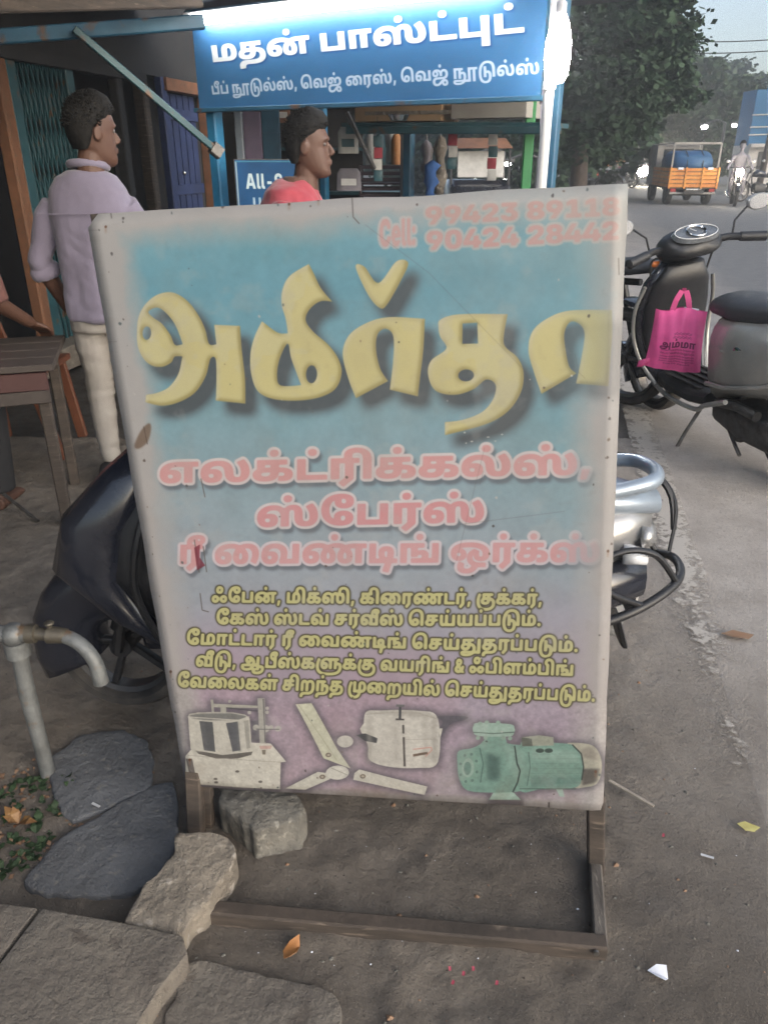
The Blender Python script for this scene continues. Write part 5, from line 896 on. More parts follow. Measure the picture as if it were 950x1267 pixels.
# worn white edge line: old paint worn to flakes, seen through sand
def line_material():
    m = bpy.data.materials.new('line_paint'); m.use_nodes = True; t = m.node_tree; N, L = t.nodes, t.links; b = N['Principled BSDF']
    tc = N.new('ShaderNodeTexCoord'); uv = N.new('ShaderNodeUVMap'); sp = N.new('ShaderNodeSeparateXYZ'); L.new(uv.outputs[0], sp.inputs[0])
    def nz(s, st=(1, 1, 1), d=6):
        mp = N.new('ShaderNodeMapping'); mp.inputs['Scale'].default_value = st; L.new(tc.outputs['Object'], mp.inputs[0])
        n = N.new('ShaderNodeTexNoise'); n.inputs['Scale'].default_value = s; n.inputs['Detail'].default_value = d; n.inputs['Roughness'].default_value = .7; L.new(mp.outputs[0], n.inputs['Vector']); return n.outputs['Fac']
    def math_(op, a, c, d=None):
        q = N.new('ShaderNodeMath'); q.operation = op
        for k, v in enumerate((a, c, d)):
            if v is None: continue
            if isinstance(v, (int, float)): q.inputs[k].default_value = v
            else: L.new(v, q.inputs[k])
        return q.outputs[0]
    # uv.x across 0..1, uv.y along the line in metres
    edge = math_('MULTIPLY', math_('SUBTRACT', .5, math_('ABSOLUTE', math_('SUBTRACT', sp.outputs[0], .5), 0)), 2.0)
    along = N.new('ShaderNodeMapRange'); L.new(sp.outputs[1], along.inputs[0]); along.inputs[1].default_value = 1.65; along.inputs[2].default_value = 2.9; along.inputs[3].default_value = -.16; along.inputs[4].default_value = .06
    f = math_('ADD', math_('MULTIPLY_ADD', nz(48), .45, math_('MULTIPLY', nz(13), .65)), along.outputs[0]); f = math_('ADD', f, math_('MULTIPLY', nz(3), .45)); f = math_('ADD', f, math_('MULTIPLY', edge, .16))
    r = N.new('ShaderNodeMapRange'); L.new(f, r.inputs[0]); r.inputs[1].default_value = .76; r.inputs[2].default_value = .90; r.inputs[4].default_value = .8
    mx = N.new('ShaderNodeMix'); mx.data_type = 'RGBA'; mx.inputs[6].default_value = (.25, .22, .19, 1); mx.inputs[7].default_value = (.47, .445, .405, 1); L.new(r.outputs[0], mx.inputs[0])
    L.new(mx.outputs[2], b.inputs['Base Color']); b.inputs['Roughness'].default_value = .9
    # bare places between the flakes are open: the sand and road below show there
    tr = N.new('ShaderNodeBsdfTransparent'); ms = N.new('ShaderNodeMixShader'); L.new(r.outputs[0], ms.inputs[0]); L.new(tr.outputs[0], ms.inputs[1]); L.new(b.outputs[0], ms.inputs[2]); L.new(ms.outputs[0], N['Material Output'].inputs[0])
    MATS['line_paint'] = m
line_material()
b = MB(); ys = [1.5 + .25 * k for k in range(40)]
for y in ys: b.v += [Vector((edge_x(y) - .11, y, .006)), Vector((edge_x(y) + .05, y, .006))]
for i in range(len(ys) - 1): b.f.append((2 * i, 2 * i + 1, 2 * i + 3, 2 * i + 2)); b.fm.append(0)
o = b.build('edge_line', 'line_paint'); uvl = o.data.uv_layers.new(name='UVMap')
for lp in o.data.loops: v = o.data.vertices[lp.vertex_index]; uvl.data[lp.index].uv = (lp.vertex_index % 2, v.co.y)
tag(o, 'worn white painted line flaking along the edge of the road', kind='structure')
# ---------------------------------------------------------------- the painted signboard and its stand
TL, TR, BR, BL = (Vector(v) for v in ((-.521, 1.440, CAM_H - .096), (.384, 1.316, CAM_H - .043), (.456, 1.190, CAM_H - 1.244), (-.449, 1.315, CAM_H - 1.298)))
ux = (TR - TL).normalized(); uy = (TL - BL).normalized(); un = ux.cross(uy).normalized()
if un.y > 0: un = -un
board = empty('signboard', (BL + BR) / 2, label='faded blue and cream shop signboard with big yellow letters on a wooden stand', cat='signboard')
# printed sheet: slightly dented metal
nx, ny = 40, 52
rs = random.Random(3); vs = []; fs = []
for j in range(ny + 1):
    for i in range(nx + 1):
        u, v = i / nx, j / ny
        p = (BL * (1 - u) + BR * u) * (1 - v) + (TL * (1 - u) + TR * u) * v
        d = noise.fractal(Vector((u * 2.2, v * 2.8, 3)), 1, 2, 3) * .0045
        if v > .985: d += noise.noise(Vector((u * 9, 0, 7))) * .003; p += uy * noise.noise(Vector((u * 7, 5, 7))) * .003
        if i in (0, nx): p += ux * noise.noise(Vector((0, v * 11, i))) * .0022
        if (i, j) == (0, ny): p += ux * .012 - uy * .012; d += .004
        if (i, j) == (nx, 0): p += -ux * .004 + uy * .003
        if (i, j) == (0, 0): p += ux * .006 + uy * .006
        vs.append(p + un * d)
for j in range(ny):
    for i in range(nx):
        a = j * (nx + 1) + i; fs.append((a, a + 1, a + nx + 2, a + nx + 1))
bcanvas = paint_board()
bm_ = print_mat('board_print', bcanvas, .5, .50)
b = MB(); b.add(vs, fs); face = b.build('painted_sheet', [bm_, 'white_paint'], board, world=True, smooth='all')
me = face.data; uvl = me.uv_layers.new(name='UVMap')
inv = world_of(board)
for lp in me.loops:
    p = inv @ me.vertices[lp.vertex_index].co
    q = p - BL
    uvl.data[lp.index].uv = (q.dot(ux) / (BR - BL).length, q.dot(uy) / (TL - BL).length)
sm = face.modifiers.new('s', 'SOLIDIFY'); sm.thickness = .004; sm.offset = 0; sm.material_offset_rim = 1; sm.use_rim = True
# wooden backing frame
def bp_(u, v, d=0): return (BL * (1 - u) + BR * u) * (1 - v) + (TL * (1 - u) + TR * u) * v - un * d
for (u0, v0, u1, v1) in ((.02, .0, .02, 1), (.98, 0, .98, 1), (.045, .02, .955, .02), (.045, .98, .955, .98), (.045, .5, .955, .5)):
    MB().beam(bp_(u0, v0, .022), bp_(u1, v1, .022), .034, .028, up=un).build('frame_batten', 'brown_wood', board, world=True)
FR = G(738, 1076); FL = G(243, 1034)
QR = G(741, 1186, .0); QL = G(238, 1138, .0)
MB().beam(bp_(.985, .03, .012), Vector((FR.x, FR.y, -.02)), .036, .03, up=un).build('post', 'brown_wood', board, world=True)
MB().beam(bp_(.022, .03, .012), Vector((FL.x, FL.y, -.02)), .036, .03, up=un).build('post', 'brown_wood', board, world=True)
MB().beam(bp_(.055, .05, .02), Vector((FL.x + .022, FL.y + .03, -.02)), .022, .022, up=un).build('brace', 'brown_wood', board, world=True)
fd = (QR - FR).normalized()
MB().beam(FR + fd * .01 + Vector((-.006, 0, .012)), QR + Vector((0, .0, .016)), .026, .038).build('side_rail', 'grey_wood', board, world=True)
MB().beam(FL + Vector((-.02, -.02, .012)), QL + Vector((-.02, .0, .014)), .026, .034).build('side_rail', 'grey_wood', board, world=True)
rr_ = (QR - QL).normalized()
MB().beam(QL + rr_ * .0 + Vector((0, .012, .010)), QR + rr_ * .012 + Vector((0, .012, .017)), .034, .040).build('front_rail', 'brown_wood', board, world=True)
MB().tube([QR + Vector((-.012, -.007, .030)), QR + Vector((-.012, -.012, .030))], .006, 8).build('nail', 'dull_metal', board, world=True)
# ---------------------------------------------------------------- stones, slabs, litter, standpipe
def stone_from_outline(name, P, z, h, m, label, cat, seed, rough_amp=.006, tilt=None, sub=2, dome=.25):
    """P: photo outline on plane z=top; the stone is its own solid"""
    top = [G(x, y, z(x, y) if callable(z) else z) for x, y in P]
    c = sum(top, Vector()) / len(top)
    # walk the outline in small steps, slightly rounding its corners
    per = sum((top[i] - top[i - 1]).length for i in range(len(top))); pts = []
    for i in range(len(top)):
        a_, b__ = top[i], top[(i + 1) % len(top)]; k_ = max(1, int((b__ - a_).length / per * 84))
        pts += [a_.lerp(b__, q / k_) for q in range(k_)]
    for _ in range(1): pts = [pts[i] * .5 + (pts[i - 1] + pts[(i + 1) % len(pts)]) * .25 for i in range(len(pts))]
    top = [p + Vector((noise.noise(p * 40 + Vector((seed, 0, 0))), noise.noise(p * 40 + Vector((0, seed, 5))), 0)) * .007 for p in pts]
    root = MB(); n = len(top)
    rings = []
    for s_, dz in ((1.0, -h), (1.015, -h * .8), (1.02, -h * .5), (1.01, -h * .22), (1.005, -h * .08), (.998, -h * .02), (.985, 0), (.9, h * dome * .2), (.8, h * dome * .35), (.68, h * dome * .5), (.55, h * dome * .65), (.4, h * dome * .8), (.25, h * dome * .92), (.1, h * dome)):
        rings.append([Vector((c.x + (p.x - c.x) * s_, c.y + (p.y - c.y) * s_, p.z * min(1, s_) + c.z * (1 - min(1, s_)) + dz)) for p in top])
    root.rings(rings)
    base = Vector((c.x, c.y, 0))
    root.v = [v - base for v in root.v]
    o = root.build(name, m, smooth=55); o.location = base
    roughen(o, rough_amp, 9, seed); roughen(o, rough_amp * .35, 40, seed)
    return tag(o, label, cat)
stone_from_outline('flat_stone', [(62, 935), (105, 908), (150, 902), (182, 915), (190, 945), (186, 975), (150, 990), (112, 1008), (86, 1016), (66, 985)], .007, .05, 'stone_blue', 'smaller dark blue-grey flat stone behind the larger one beside the water pipe', 'stone', 1, .004, dome=.05)
stone_from_outline('flat_stone', [(28, 1090), (70, 1040), (110, 1016), (150, 993), (190, 970), (214, 966), (221, 990), (217, 1040), (205, 1075), (160, 1106), (100, 1108), (50, 1104)], .010, .06, 'stone_blue', 'larger blue-grey flat stone between the weeds and the brown rock', 'stone', 2, .003, dome=.04)
stone_from_outline('long_rock', [(150, 1140), (170, 1112), (181, 1090), (215, 1058), (216, 1036), (240, 1027), (275, 1030), (294, 1048), (292, 1062), (268, 1096), (262, 1110), (236, 1140), (222, 1163)], lambda x, y: .055 + .055 * (1140 - y) / 110 * .9, .075, 'stone_brown', 'long pale brown rock leaning on the stand beside the paving slab', 'rock', 3, .005, dome=.10)
stone_from_outline('grey_rock', [(272, 972), (300, 968), (340, 972), (368, 982), (376, 996), (372, 1016), (350, 1020), (330, 1026), (312, 1028), (298, 1014), (284, 1004), (272, 992)], .085, .10, 'stone_grey', 'rounded grey rock lying under the bottom edge of the signboard', 'rock', 4, .004, dome=.12)
# two big sawn slabs at the lower left
def slab(P, z, th, label, seed):
    top = [G(x, y, z) for x, y in P]; n = len(top); c = sum(top, Vector()) / n; base = Vector((c.x, c.y, 0))
    b = MB(); b.prism([t - base for t in top], (0, 0, -th)); o = b.build('paving_slab', 'slab_stone', bev=.0025)
    o.location = base
    bm = bmesh.new(); bm.from_mesh(o.data); bmesh.ops.triangulate(bm, faces=bm.faces)
    for _ in range(5): bmesh.ops.subdivide_edges(bm, edges=[e for e in bm.edges if e.calc_length() > .03], cuts=1)
    bm.to_mesh(o.data); bm.free()
    o.data.polygons.foreach_set('use_smooth', [True] * len(o.data.polygons)); o.data.set_sharp_from_angle(angle=R(50))
    roughen(o, .0022, 14, seed)
    return tag(o, label, 'paving slab', 'paving slabs at the shop step')
slab([(52, 1124), (120, 1135), (226, 1158), (232, 1180), (196, 1225), (150, 1300), (110, 1380), (-160, 1380), (-60, 1265), (2, 1190)], .06, .055, 'wide stone paving slab in the lower left corner, its right edge broken', 1)
slab([(-160, 1102), (0, 1117), (47, 1123), (-4, 1189), (-64, 1262), (-200, 1320)], .058, .055, 'paving slab cut off by the left side of the picture, beyond the wide one', 2)
stone_from_outline('buried_slab', [(205, 1262), (232, 1192), (262, 1186), (300, 1202), (360, 1212), (415, 1228), (425, 1262), (418, 1310), (300, 1340), (190, 1330)], .010, .03, 'slab_stone', 'half buried stone slab flush with the sand below the stand', 'stone', 6, .004, dome=.1)
# stick, papers, leaves, petals, pebbles
def flat_thing(name, px, py, pts, m, label, cat, rz=0, curl=.006, z=.006):
    o_ = G(px, py, z); b = MB(); n = len(pts)
    vs = [(x, y, curl * abs(math.sin(i * 2.1)) + .002) for i, (x, y) in enumerate(pts)]
    b.add(vs + [(0, 0, curl * .3 + .001)], [(i, (i + 1) % n, n) for i in range(n)])
    o = b.build(name, m, solid=.0008, smooth=True); o.location = (o_.x, o_.y, ground_h(o_.x, o_.y) + .005 if o_.x < edge_x(o_.y) - .1 else .009); o.rotation_euler = (0, 0, rz)
    return tag(o, label, cat)
a, b_ = G(753, 967, .01), G(808, 999, .01)
o = MB().beam(a - a, b_ - a, .008, .004).build('stick', 'stick'); o.location = a + Vector((0, 0, .004)); tag(o, 'thin pale flat stick lying on the sand right of the signboard', 'stick')
flat_thing('dry_leaf', 361, 1176, [(-.016, -.005), (-.008, .012), (.004, .03), (.012, .012), (.014, -.006), (.004, -.02), (-.008, -.02)], 'leaf_orange', 'orange dry leaf on the sand below the front rail', 'leaf', -.3, .012)
flat_thing('paper_scrap', 815, 1207, [(-.018, .012), (.0, .016), (.018, .012), (.014, -.008), (.004, -.016), (-.008, -.008)], 'paper_white', 'crumpled white paper scrap right of the stand', 'paper', .1, .012)
flat_thing('dry_leaf', 925, 1026, [(-.022, .012), (-.004, .014), (.024, -.004), (.008, -.012), (-.014, -.012)], 'leaf_yellow', 'small pale yellow leaf near the right side of the picture', 'leaf', 0, .006)
flat_thing('dry_leaf', 912, 789, [(-.05, .012), (-.01, .026), (.05, .004), (.03, -.012), (-.02, -.014)], 'leaf_brown', 'larger tan brown leaf lying past the white line', 'leaf', -.1, .008)
flat_thing('cigarette_end', 875, 1060, [(-.014, .006), (.012, -.002), (.011, -.008), (-.015, 0)], 'white_plastic', 'white cigarette end lying on the open sand', 'cigarette end', -.2, .004)
flat_thing('cigarette_end', 121, 999, [(-.014, .006), (.012, -.004), (.011, -.010), (-.015, 0)], 'white_plastic', 'white cigarette end lying between weeds and flat stone', 'cigarette end', -.2, .004)
o = bpy.context.scene.objects.get('cigarette_end.001'); o.location.z += .012
# scattered crumbs: gravel, petals and husks nobody could count
rs = random.Random(8)
for nm, m, n, lab, area, size in (('pebbles', 'stone_grey', 900, 'tiny grit and pebbles scattered in the sand', ((-1.0, 1.15), (.72, 2.6)), (.0012, .005)),
                                  ('crumbs', 'paper_white', 70, 'pale crumbs and bits of husk in the sand', ((-.6, .9), (.72, 1.5)), (.001, .003)),
                                  ('dark_litter', 'leaf_brown', 160, 'bits of dark leaf litter in the sand', ((-1.0, 1.0), (.72, 2.2)), (.002, .007))):
    b = MB()
    for _ in range(n):
        x, y = rs.uniform(*area[0]), rs.uniform(*area[1])
        if x > edge_x(y) - .1: continue
        s_ = size[0] + (size[1] - size[0]) * rs.random() ** 3; z = ground_h(x, y)
        P = [Vector((x + s_ * rs.uniform(.7, 1.3) * math.cos(t) * 1.2, y + s_ * rs.uniform(.6, 1.3) * math.sin(t), z)) for t in (0, 1.2, 2.4, 3.8, 5)]
        k = len(b.v); b.v += P + [Vector((x, y, z + s_ * .8))]; b.f += [(k + i, k + (i + 1) % 5, k + 5) for i in range(5)]; b.fm += [0] * 5
    tag(b.build(nm, m), lab, kind='stuff')
petals = ((573, 1206, .3), (560, 1217, 0), (614, 1218, .2), (556, 1200, .8), (820, 1034, .1), (585, 1200, .5))
for i, (x, y, r_) in enumerate(petals):
    o = flat_thing('petal', x, y, [(-.004, -.002), (0, .004), (.004, .001), (.001, -.004)], 'petal_red', 'small crushed red flower petal on the sand below the stand', 'petal', r_, .004)
    o['group'] = 'crushed red petals'; o['label'] = ['middle upper crushed red petal in the litter below the front rail', 'second crushed red petal from the left in the litter below the front rail', 'rightmost crushed red petal in the litter below the front rail', 'leftmost crushed red petal in the litter below the front rail', '', 'crushed red petal nearest the front rail of the stand'][i]
    if i == 4: o['label'] = 'lone red petal on the open sand right of the stand'; del o['group']
# weed patch: low leafy rosettes nobody could count
def leafblades(b, cx, cy, n, L, rs, z0=0.0, up=.5, w=.3):
    for _ in range(n):
        a = rs.uniform(0, 2 * math.pi); l = L * rs.uniform(.5, 1.2); e = rs.uniform(.15, up)
        d = Vector((math.cos(a) * math.cos(e), math.sin(a) * math.cos(e), math.sin(e))); s_ = Vector((-math.sin(a), math.cos(a), 0)) * l * w
        p = Vector((cx, cy, z0)); q1 = p + d * l * .5 + Vector((0, 0, l * .08)); q2 = p + d * l - Vector((0, 0, l * .1))
        k = len(b.v); b.v += [p, q1 + s_, q1 - s_, q2]; b.f += [(k, k + 1, k + 2), (k + 1, k + 3, k + 2)]; b.fm += [0, 0]
b = MB(); rs = random.Random(12)
for _ in range(170):
    px_, py_ = rs.uniform(-60, 105), rs.uniform(955, 1085)
    if px_ > 100 - (py_ - 960) * .55: continue
    p = G(px_, py_); leafblades(b, p.x, p.y, 5, rs.uniform(.012, .032), rs, ground_h(p.x, p.y), .9)
tag(b.build('weeds', 'leaf_green'), 'low green weeds at the foot of the water pipe', kind='stuff')
b = MB()
for _ in range(110):
    px_, py_ = rs.uniform(-40, 110), rs.uniform(950, 1090); p = G(px_, py_); leafblades(b, p.x, p.y, 2, rs.uniform(.01, .022), rs, ground_h(p.x, p.y), .5)
tag(b.build('leaf_litter', 'leaf_brown'), 'dead brown leaves among the weeds', kind='stuff')
p = G(24, 1022); b = MB(); leafblades(b, 0, 0, 9, .05, rs, 0, .9, .22)
o = b.build('weed_rosette', 'leaf_red'); o.location = (p.x, p.y, ground_h(p.x, p.y) + .012); tag(o, 'reddish orange weed rosette among the low green weeds', 'weed')
# standpipe
pf = G(60, 958); root = empty('standpipe', (pf.x, pf.y, 0), label='old galvanised water standpipe with brass tap body and bent spout', cat='water pipe')
HP = .415
MB().tube([(0, 0, -.03), (.0, 0, .1), (-.003, 0, .25), (0, .002, HP - .03), (0, 0, HP + .005)], [.018, .018, .0195, .018, .022], 16).build('riser', 'galvanised', root, smooth=True)
b = MB(); b.tube([(0, 0, HP - .05), (0, 0, HP - .01)], .0285, 12); b.tube([(-.10, 0, HP + .008), (-.05, 0, HP + .008), (.035, 0, HP + .008)], [.017, .019, .021], 12); b.ball((0, 0, HP + .006), .029)
b.build('elbow', 'galvanised', root, smooth=True)
b = MB(); b.tube([(.03, 0, HP + .008), (.05, 0, HP + .008), (.052, 0, HP + .008), (.075, 0, HP + .006), (.077, 0, HP + .006), (.12, 0, HP + .002)], [.022, .022, .015, .015, .021, .017], 12); b.tube([(.085, 0, HP), (.085, 0, HP + .034)], .006, 8); b.ball((.085, 0, HP + .036), (.012, .012, .006))
b.build('tap_body', 'brass_dirty', root, smooth=True)
sp = [(.115 + .075 * math.sin(t), 0, HP + .001 - .075 * (1 - math.cos(t))) for t in [k * R(88) / 8 for k in range(9)]]; sp = [(x, -.03 * (x - .115) / .075, z) for x, y_, z in sp]; sp.append((sp[-1][0] + .002, sp[-1][1], sp[-1][2] - .035))
MB().tube(sp, [.0165] * 8 + [.0175, .018], 14, caps=False).build('spout', 'galvanised', root, smooth=True)
# ---------------------------------------------------------------- scooters and motorcycles
def E3(y, z): return Vector((0, y, 0)), Vector((0, 0, z))
def wheel_parts(root, x, r, w, name, spokes=5, rim='dull_metal', steer=0.0):
    hub = empty(name, (x, 0, r), steer); hub.parent = root
    t = MB(); prof = [(r - .055, -w * .32), (r - .04, -w * .5), (r - .016, -w * .46), (r, -w * .2), (r, w * .2), (r - .016, w * .46), (r - .04, w * .5), (r - .055, w * .32)]
    t.lathe(prof, axis='Y', n=28, closed=True).build('tyre', 'tyre', hub, smooth=True)
    q = MB(); q.lathe([(r - .05, -w * .34), (r - .07, -w * .25), (r - .07, w * .25), (r - .05, w * .34)], axis='Y', n=28, closed=True)
    q.tube([(0, -w * .5, 0), (0, w * .5, 0)], .035, 12)
    for k in range(spokes):
        a = 2 * math.pi * k / spokes; q.beam((0, 0, 0), ((r - .07) * math.cos(a), 0, (r - .07) * math.sin(a)), .02, .03, up=(0, 1, 0))
    q.build('rim', rim, hub, smooth=True)
    return hub
def make_scooter(label, body, style, group=None, steer=0.0):
    root = empty('scooter', (0, 0, 0), label=label, cat='scooter', group=group)
    wheel_parts(root, .62, .225, .10, 'front_wheel', steer=steer, rim=style.get('rim', 'dull_metal')); wheel_parts(root, -.60, .225, .105, 'rear_wheel', rim=style.get('rim', 'dull_metal'))
    # front mudguard: a hood over the wheel
    b = MB(); secs = []
    for a in [R(d) for d in range(-25, 171, 15)]:
        rr = .252 + .02 * math.sin(max(0, a)); c = Vector((.62 + rr * math.cos(a), 0, .225 + rr * math.sin(a)))
        rad = Vector((math.cos(a), 0, math.sin(a))); secs.append((c - rad * .075, (0, .09, 0), rad * .105, 3.2))
    b.loft(secs, 16); b.build('front_mudguard', style['fender'], root, smooth='all')
    MB().loft([((.60, 0, .30), (.05, 0, 0), (0, .085, 0), 2.5), ((.54, 0, .45), (.06, 0, 0), (0, .075, 0), 2.5), ((.49, 0, .58), (.05, 0, 0), (0, .06, 0), 2.5)], 12).build('steering_neck', 'black_plastic', root, smooth='all')
    b = MB()
    for s in (-1, 1): b.tube([(.62, s * .07, .225), (.59, s * .075, .36), (.52, s * .06, .56)], .018, 8)
    b.build('fork', 'black_plastic', root, smooth=True)
    # front apron / leg shield
    ax_ = style.get('apron_dx', 0.0)
    secs = [((.40, 0, .27), (0, .15, 0), (.05, 0, .01), 3), ((.475, 0, .38), (0, .19, 0), (.055, 0, .01), 3), ((.50, 0, .52), (0, .215, 0), (.05, 0, .02), 3), ((.475, 0, .67), (0, .22, 0), (.045, 0, .02), 3), ((.43, 0, .80), (0, .19, 0), (.045, 0, .02), 3), ((.385, 0, .90), (0, .12, 0), (.04, 0, .02), 2.6)]
    if ax_: secs = [((c[0] + ax_ * k_, c[1], c[2]), u, (.05 + ax_ * k_ * .55, 0, v[2]), p) for (c, u, v, p), k_ in zip(secs, (0, .35, .9, .8, .45, .15))]
    MB().loft(secs, 20).build('front_apron', style['apron'], root, smooth='all')
    MB().loft([(Vector(c) + Vector((-.045 - ax_ * .4, 0, 0)), Vector(u) * .86, Vector(v) * .7, p) for c, u, v, p in secs[1:]], 20).build('leg_shield', 'black_plastic', root, smooth='all')
    for s in (-1, 1):
        b = MB(); b.pipe([(.36 + ax_ * .2, s * .16, .26), (.44, s * .205, .38), (.47, s * .232, .52), (.445, s * .236, .67), (.40, s * .2, .80)], .011, 8); b.build('apron_trim', style['trim'], root, smooth=True)
    # cowl on the bars, dial, lamp
    MB().loft([((.47, 0, .93), (0, .07, 0), (0, 0, .05), 2.2), ((.42, 0, .965), (0, .13, 0), (.02, 0, .075), 2.3), ((.34, 0, .995), (0, .165, 0), (.02, 0, .075), 2.4), ((.26, 0, 1.0), (0, .15, 0), (.02, 0, .06), 2.4), ((.21, 0, .985), (0, .10, 0), (.01, 0, .035), 2.2)], 20).build('handlebar_cowl', style['cowl'], root, smooth='all')
    d = empty('dashboard', (.265, 0, 1.045), rot=(0, R(-24), 0)); d.parent = root
    MB().loft([((0, 0, 0), (.072, 0, 0), (0, .128, 0), 2.2), ((0, 0, .018), (.066, 0, 0), (0, .12, 0), 2.2)], 24).build('dial_panel', 'dial_face', d, smooth=True)
    b = MB(); b.lathe([(.046, .018), (.052, .026), (.049, .03), (.043, .024)], n=24, closed=True); b.build('dial_ring', 'chrome', d, smooth=True)
    b = MB(); b.tube([(.062 * math.cos(t), .116 * math.sin(t), .02) for t in [k * R(15) for k in range(24)]], .0022, 6, closed=True); b.tube([(0, 0, .022), (.03, .02, .023)], .0016, 6); b.build('dial_rim', 'white_plastic', d)
    MB().loft([((.475, 0, .955), (0, .075, 0), (0, 0, .045), 2.3), ((.492, 0, .95), (0, .055, 0), (0, 0, .03), 2.3)], 16).build('headlight', 'lens_white', root, smooth='all')
    for s in (-1, 1):
        hb = MB(); hb.tube([(.33, s * .13, .99), (.305, s * .22, .995), (.27, s * .27, .99)], .019, 8); hb.build('handlebar', 'black_plastic', root, smooth=True)
        MB().tube([(.275, s * .265, .99), (.235, s * .385, .975), (.233, s * .392, .975)], [.024, .0255, .016], 12).build('grip', 'black_plastic', root, smooth=True)
        MB().tube([(.315, s * .24, .985), (.325, s * .29, .98), (.285, s * .385, .962)], .006, 6).build('brake_lever', 'black_plastic', root, smooth=True)
        if style.get('mirrors', True):
            m_ = empty('mirror_arm', (0, 0, 0)); m_.parent = root
            MB().tube([(.30, s * .235, 1.0), (.305, s * .25, 1.07), (.31, s * .32, 1.125)], .0055, 8).build('mirror_stem', 'black_plastic', m_, smooth=True)
            mx = Vector((.31, s * .385, 1.14))
            MB().loft([(mx + Vector((.03, 0, 0)), (0, .03, 0), (0, 0, .016), 2.2), (mx + Vector((.012, 0, 0)), (0, .062, 0), (0, 0, .038), 2.3), (mx + Vector((-.008, 0, 0)), (0, .064, 0), (0, 0, .04), 2.3)], 16).build('mirror_shell', style.get('mirror_shell', 'black_plastic'), m_, smooth='all')
            MB().loft([(mx + Vector((-.009, 0, 0)), (0, .058, 0), (0, 0, .035), 2.3), (mx + Vector((-.011, 0, 0)), (0, .058, 0), (0, 0, .035), 2.3)], 16).build('mirror_glass', 'mirror', m_)
        MB().ball((.44, s * .115, .90), (.02, .03, .018)).build('indicator', 'lens_orange', root, smooth='all')
    # floorboard, body, seat
    MB().loft([((.40, 0, .29), (0, .13, 0), (0, 0, .03), 4), ((.25, 0, .275), (0, .165, 0), (0, 0, .035), 4), ((.05, 0, .275), (0, .17, 0), (0, 0, .035), 4), ((-.08, 0, .29), (0, .15, 0), (0, 0, .04), 4)], 16).build('floorboard', 'black_plastic', root, smooth=True)
    b = MB()
    for k in range(5): b.beam((.02, -.1 + k * .05, .315), (.34, -.1 + k * .05, .315), .018, .012)
    b.build('floor_mat', 'tyre', root)
    b = MB()
    for s in (-1, 1): b.pipe([(.42, s * .14, .25), (.2, s * .175, .235), (-.05, s * .185, .245), (-.16, s * .20, .30), (-.35, s * .22, .38)], .013, 8)
    b.build('side_sill', style['trim'], root, smooth=True)
    MB().loft([((-.06, 0, .44), (0, .11, 0), (0, 0, .16), 3), ((-.12, 0, .51), (0, .165, 0), (0, 0, .225), 3), ((-.30, 0, .555), (0, .20, 0), (0, 0, .20), 3), ((-.50, 0, .59), (0, .205, 0), (0, 0, .19), 2.8), ((-.70, 0, .625), (0, .18, 0), (0, 0, .14), 2.5), ((-.86, 0, .675), (0, .11, 0), (0, 0, .085), 2.4), ((-.93, 0, .69), (0, .06, 0), (0, 0, .05), 2.2)], 22).build('rear_body', body, root, smooth='all')
    b = MB()
    for s in (-1, 1):
        b.tube([(-.12, s * .17, .40), (-.3, s * .197, .43), (-.55, s * .195, .50), (-.80, s * .145, .60)], .012, 8); b.tube([(-.25, s * .192, .60), (-.5, s * .193, .63), (-.7, s * .165, .67)], .006, 6)
    b.build('side_moulding', style['trim'], root, smooth=True)
    if style.get('vent', True):
        for s in (-1, 1): MB().loft([((-.40, s * .185, .62), (.06, 0, .008), (0, 0, .034), 2.4), ((-.40, s * .198, .62), (.045, 0, .006), (0, 0, .024), 2.4)], 16).build('side_badge', 'chrome', root, smooth='all')
    MB().loft([((.0, 0, .735), (0, .085, 0), (0, 0, .028), 2.4), ((-.06, 0, .76), (0, .125, 0), (0, 0, .05), 2.6), ((-.25, 0, .765), (0, .145, 0), (0, 0, .06), 2.8), ((-.42, 0, .785), (0, .14, 0), (0, 0, .06), 2.8), ((-.62, 0, .815), (0, .12, 0), (0, 0, .052), 2.6), ((-.74, 0, .815), (0, .085, 0), (0, 0, .035), 2.4)], 20).build('seat', 'seat_vinyl', root, smooth='all')
    rail = [(-.56, .155, .76), (-.72, .16, .80), (-.88, .125, .83), (-.93, .05, .835), (-.93, -.05, .835), (-.88, -.125, .83), (-.72, -.16, .80), (-.56, -.155, .76)]
    MB().pipe(rail, style.get('rail_r', .016), 12).build('grab_rail', style['rail'], root, smooth=True)
    # rear lamp, plate, mudguard
    MB().loft([((-.90, 0, .665), (0, .11, 0), (0, 0, .05), 2.3), ((-.945, 0, .66), (0, .07, 0), (0, 0, .035), 2.2)], 16).build('tail_lamp', style.get('lamp', 'lens_red'), root, smooth='all')
    for s in (-1, 1): MB().loft([((-.85, s * .10, .63), (0, .045, 0), (0, 0, .03), 2.2), ((-.91, s * .115, .625), (0, .03, 0), (0, 0, .02), 2.2)], 12).build('rear_indicator', 'lens_orange' if style.get('vent', True) else 'lens_white', root, smooth='all')
    MB().loft([((-.74, 0, .50), (0, .09, 0), (.02, 0, .06), 3), ((-.86, 0, .44), (0, .085, 0), (.02, 0, .03), 3), ((-.90, 0, .32), (0, .07, 0), (.012, 0, .0), 3)], 12).build('rear_mudguard', 'black_plastic', root, smooth=True)
    MB().box((-.905, 0, .48), (.006, .19, .10), rot=(0, R(-12), 0)).build('number_plate', 'white_plastic', root)
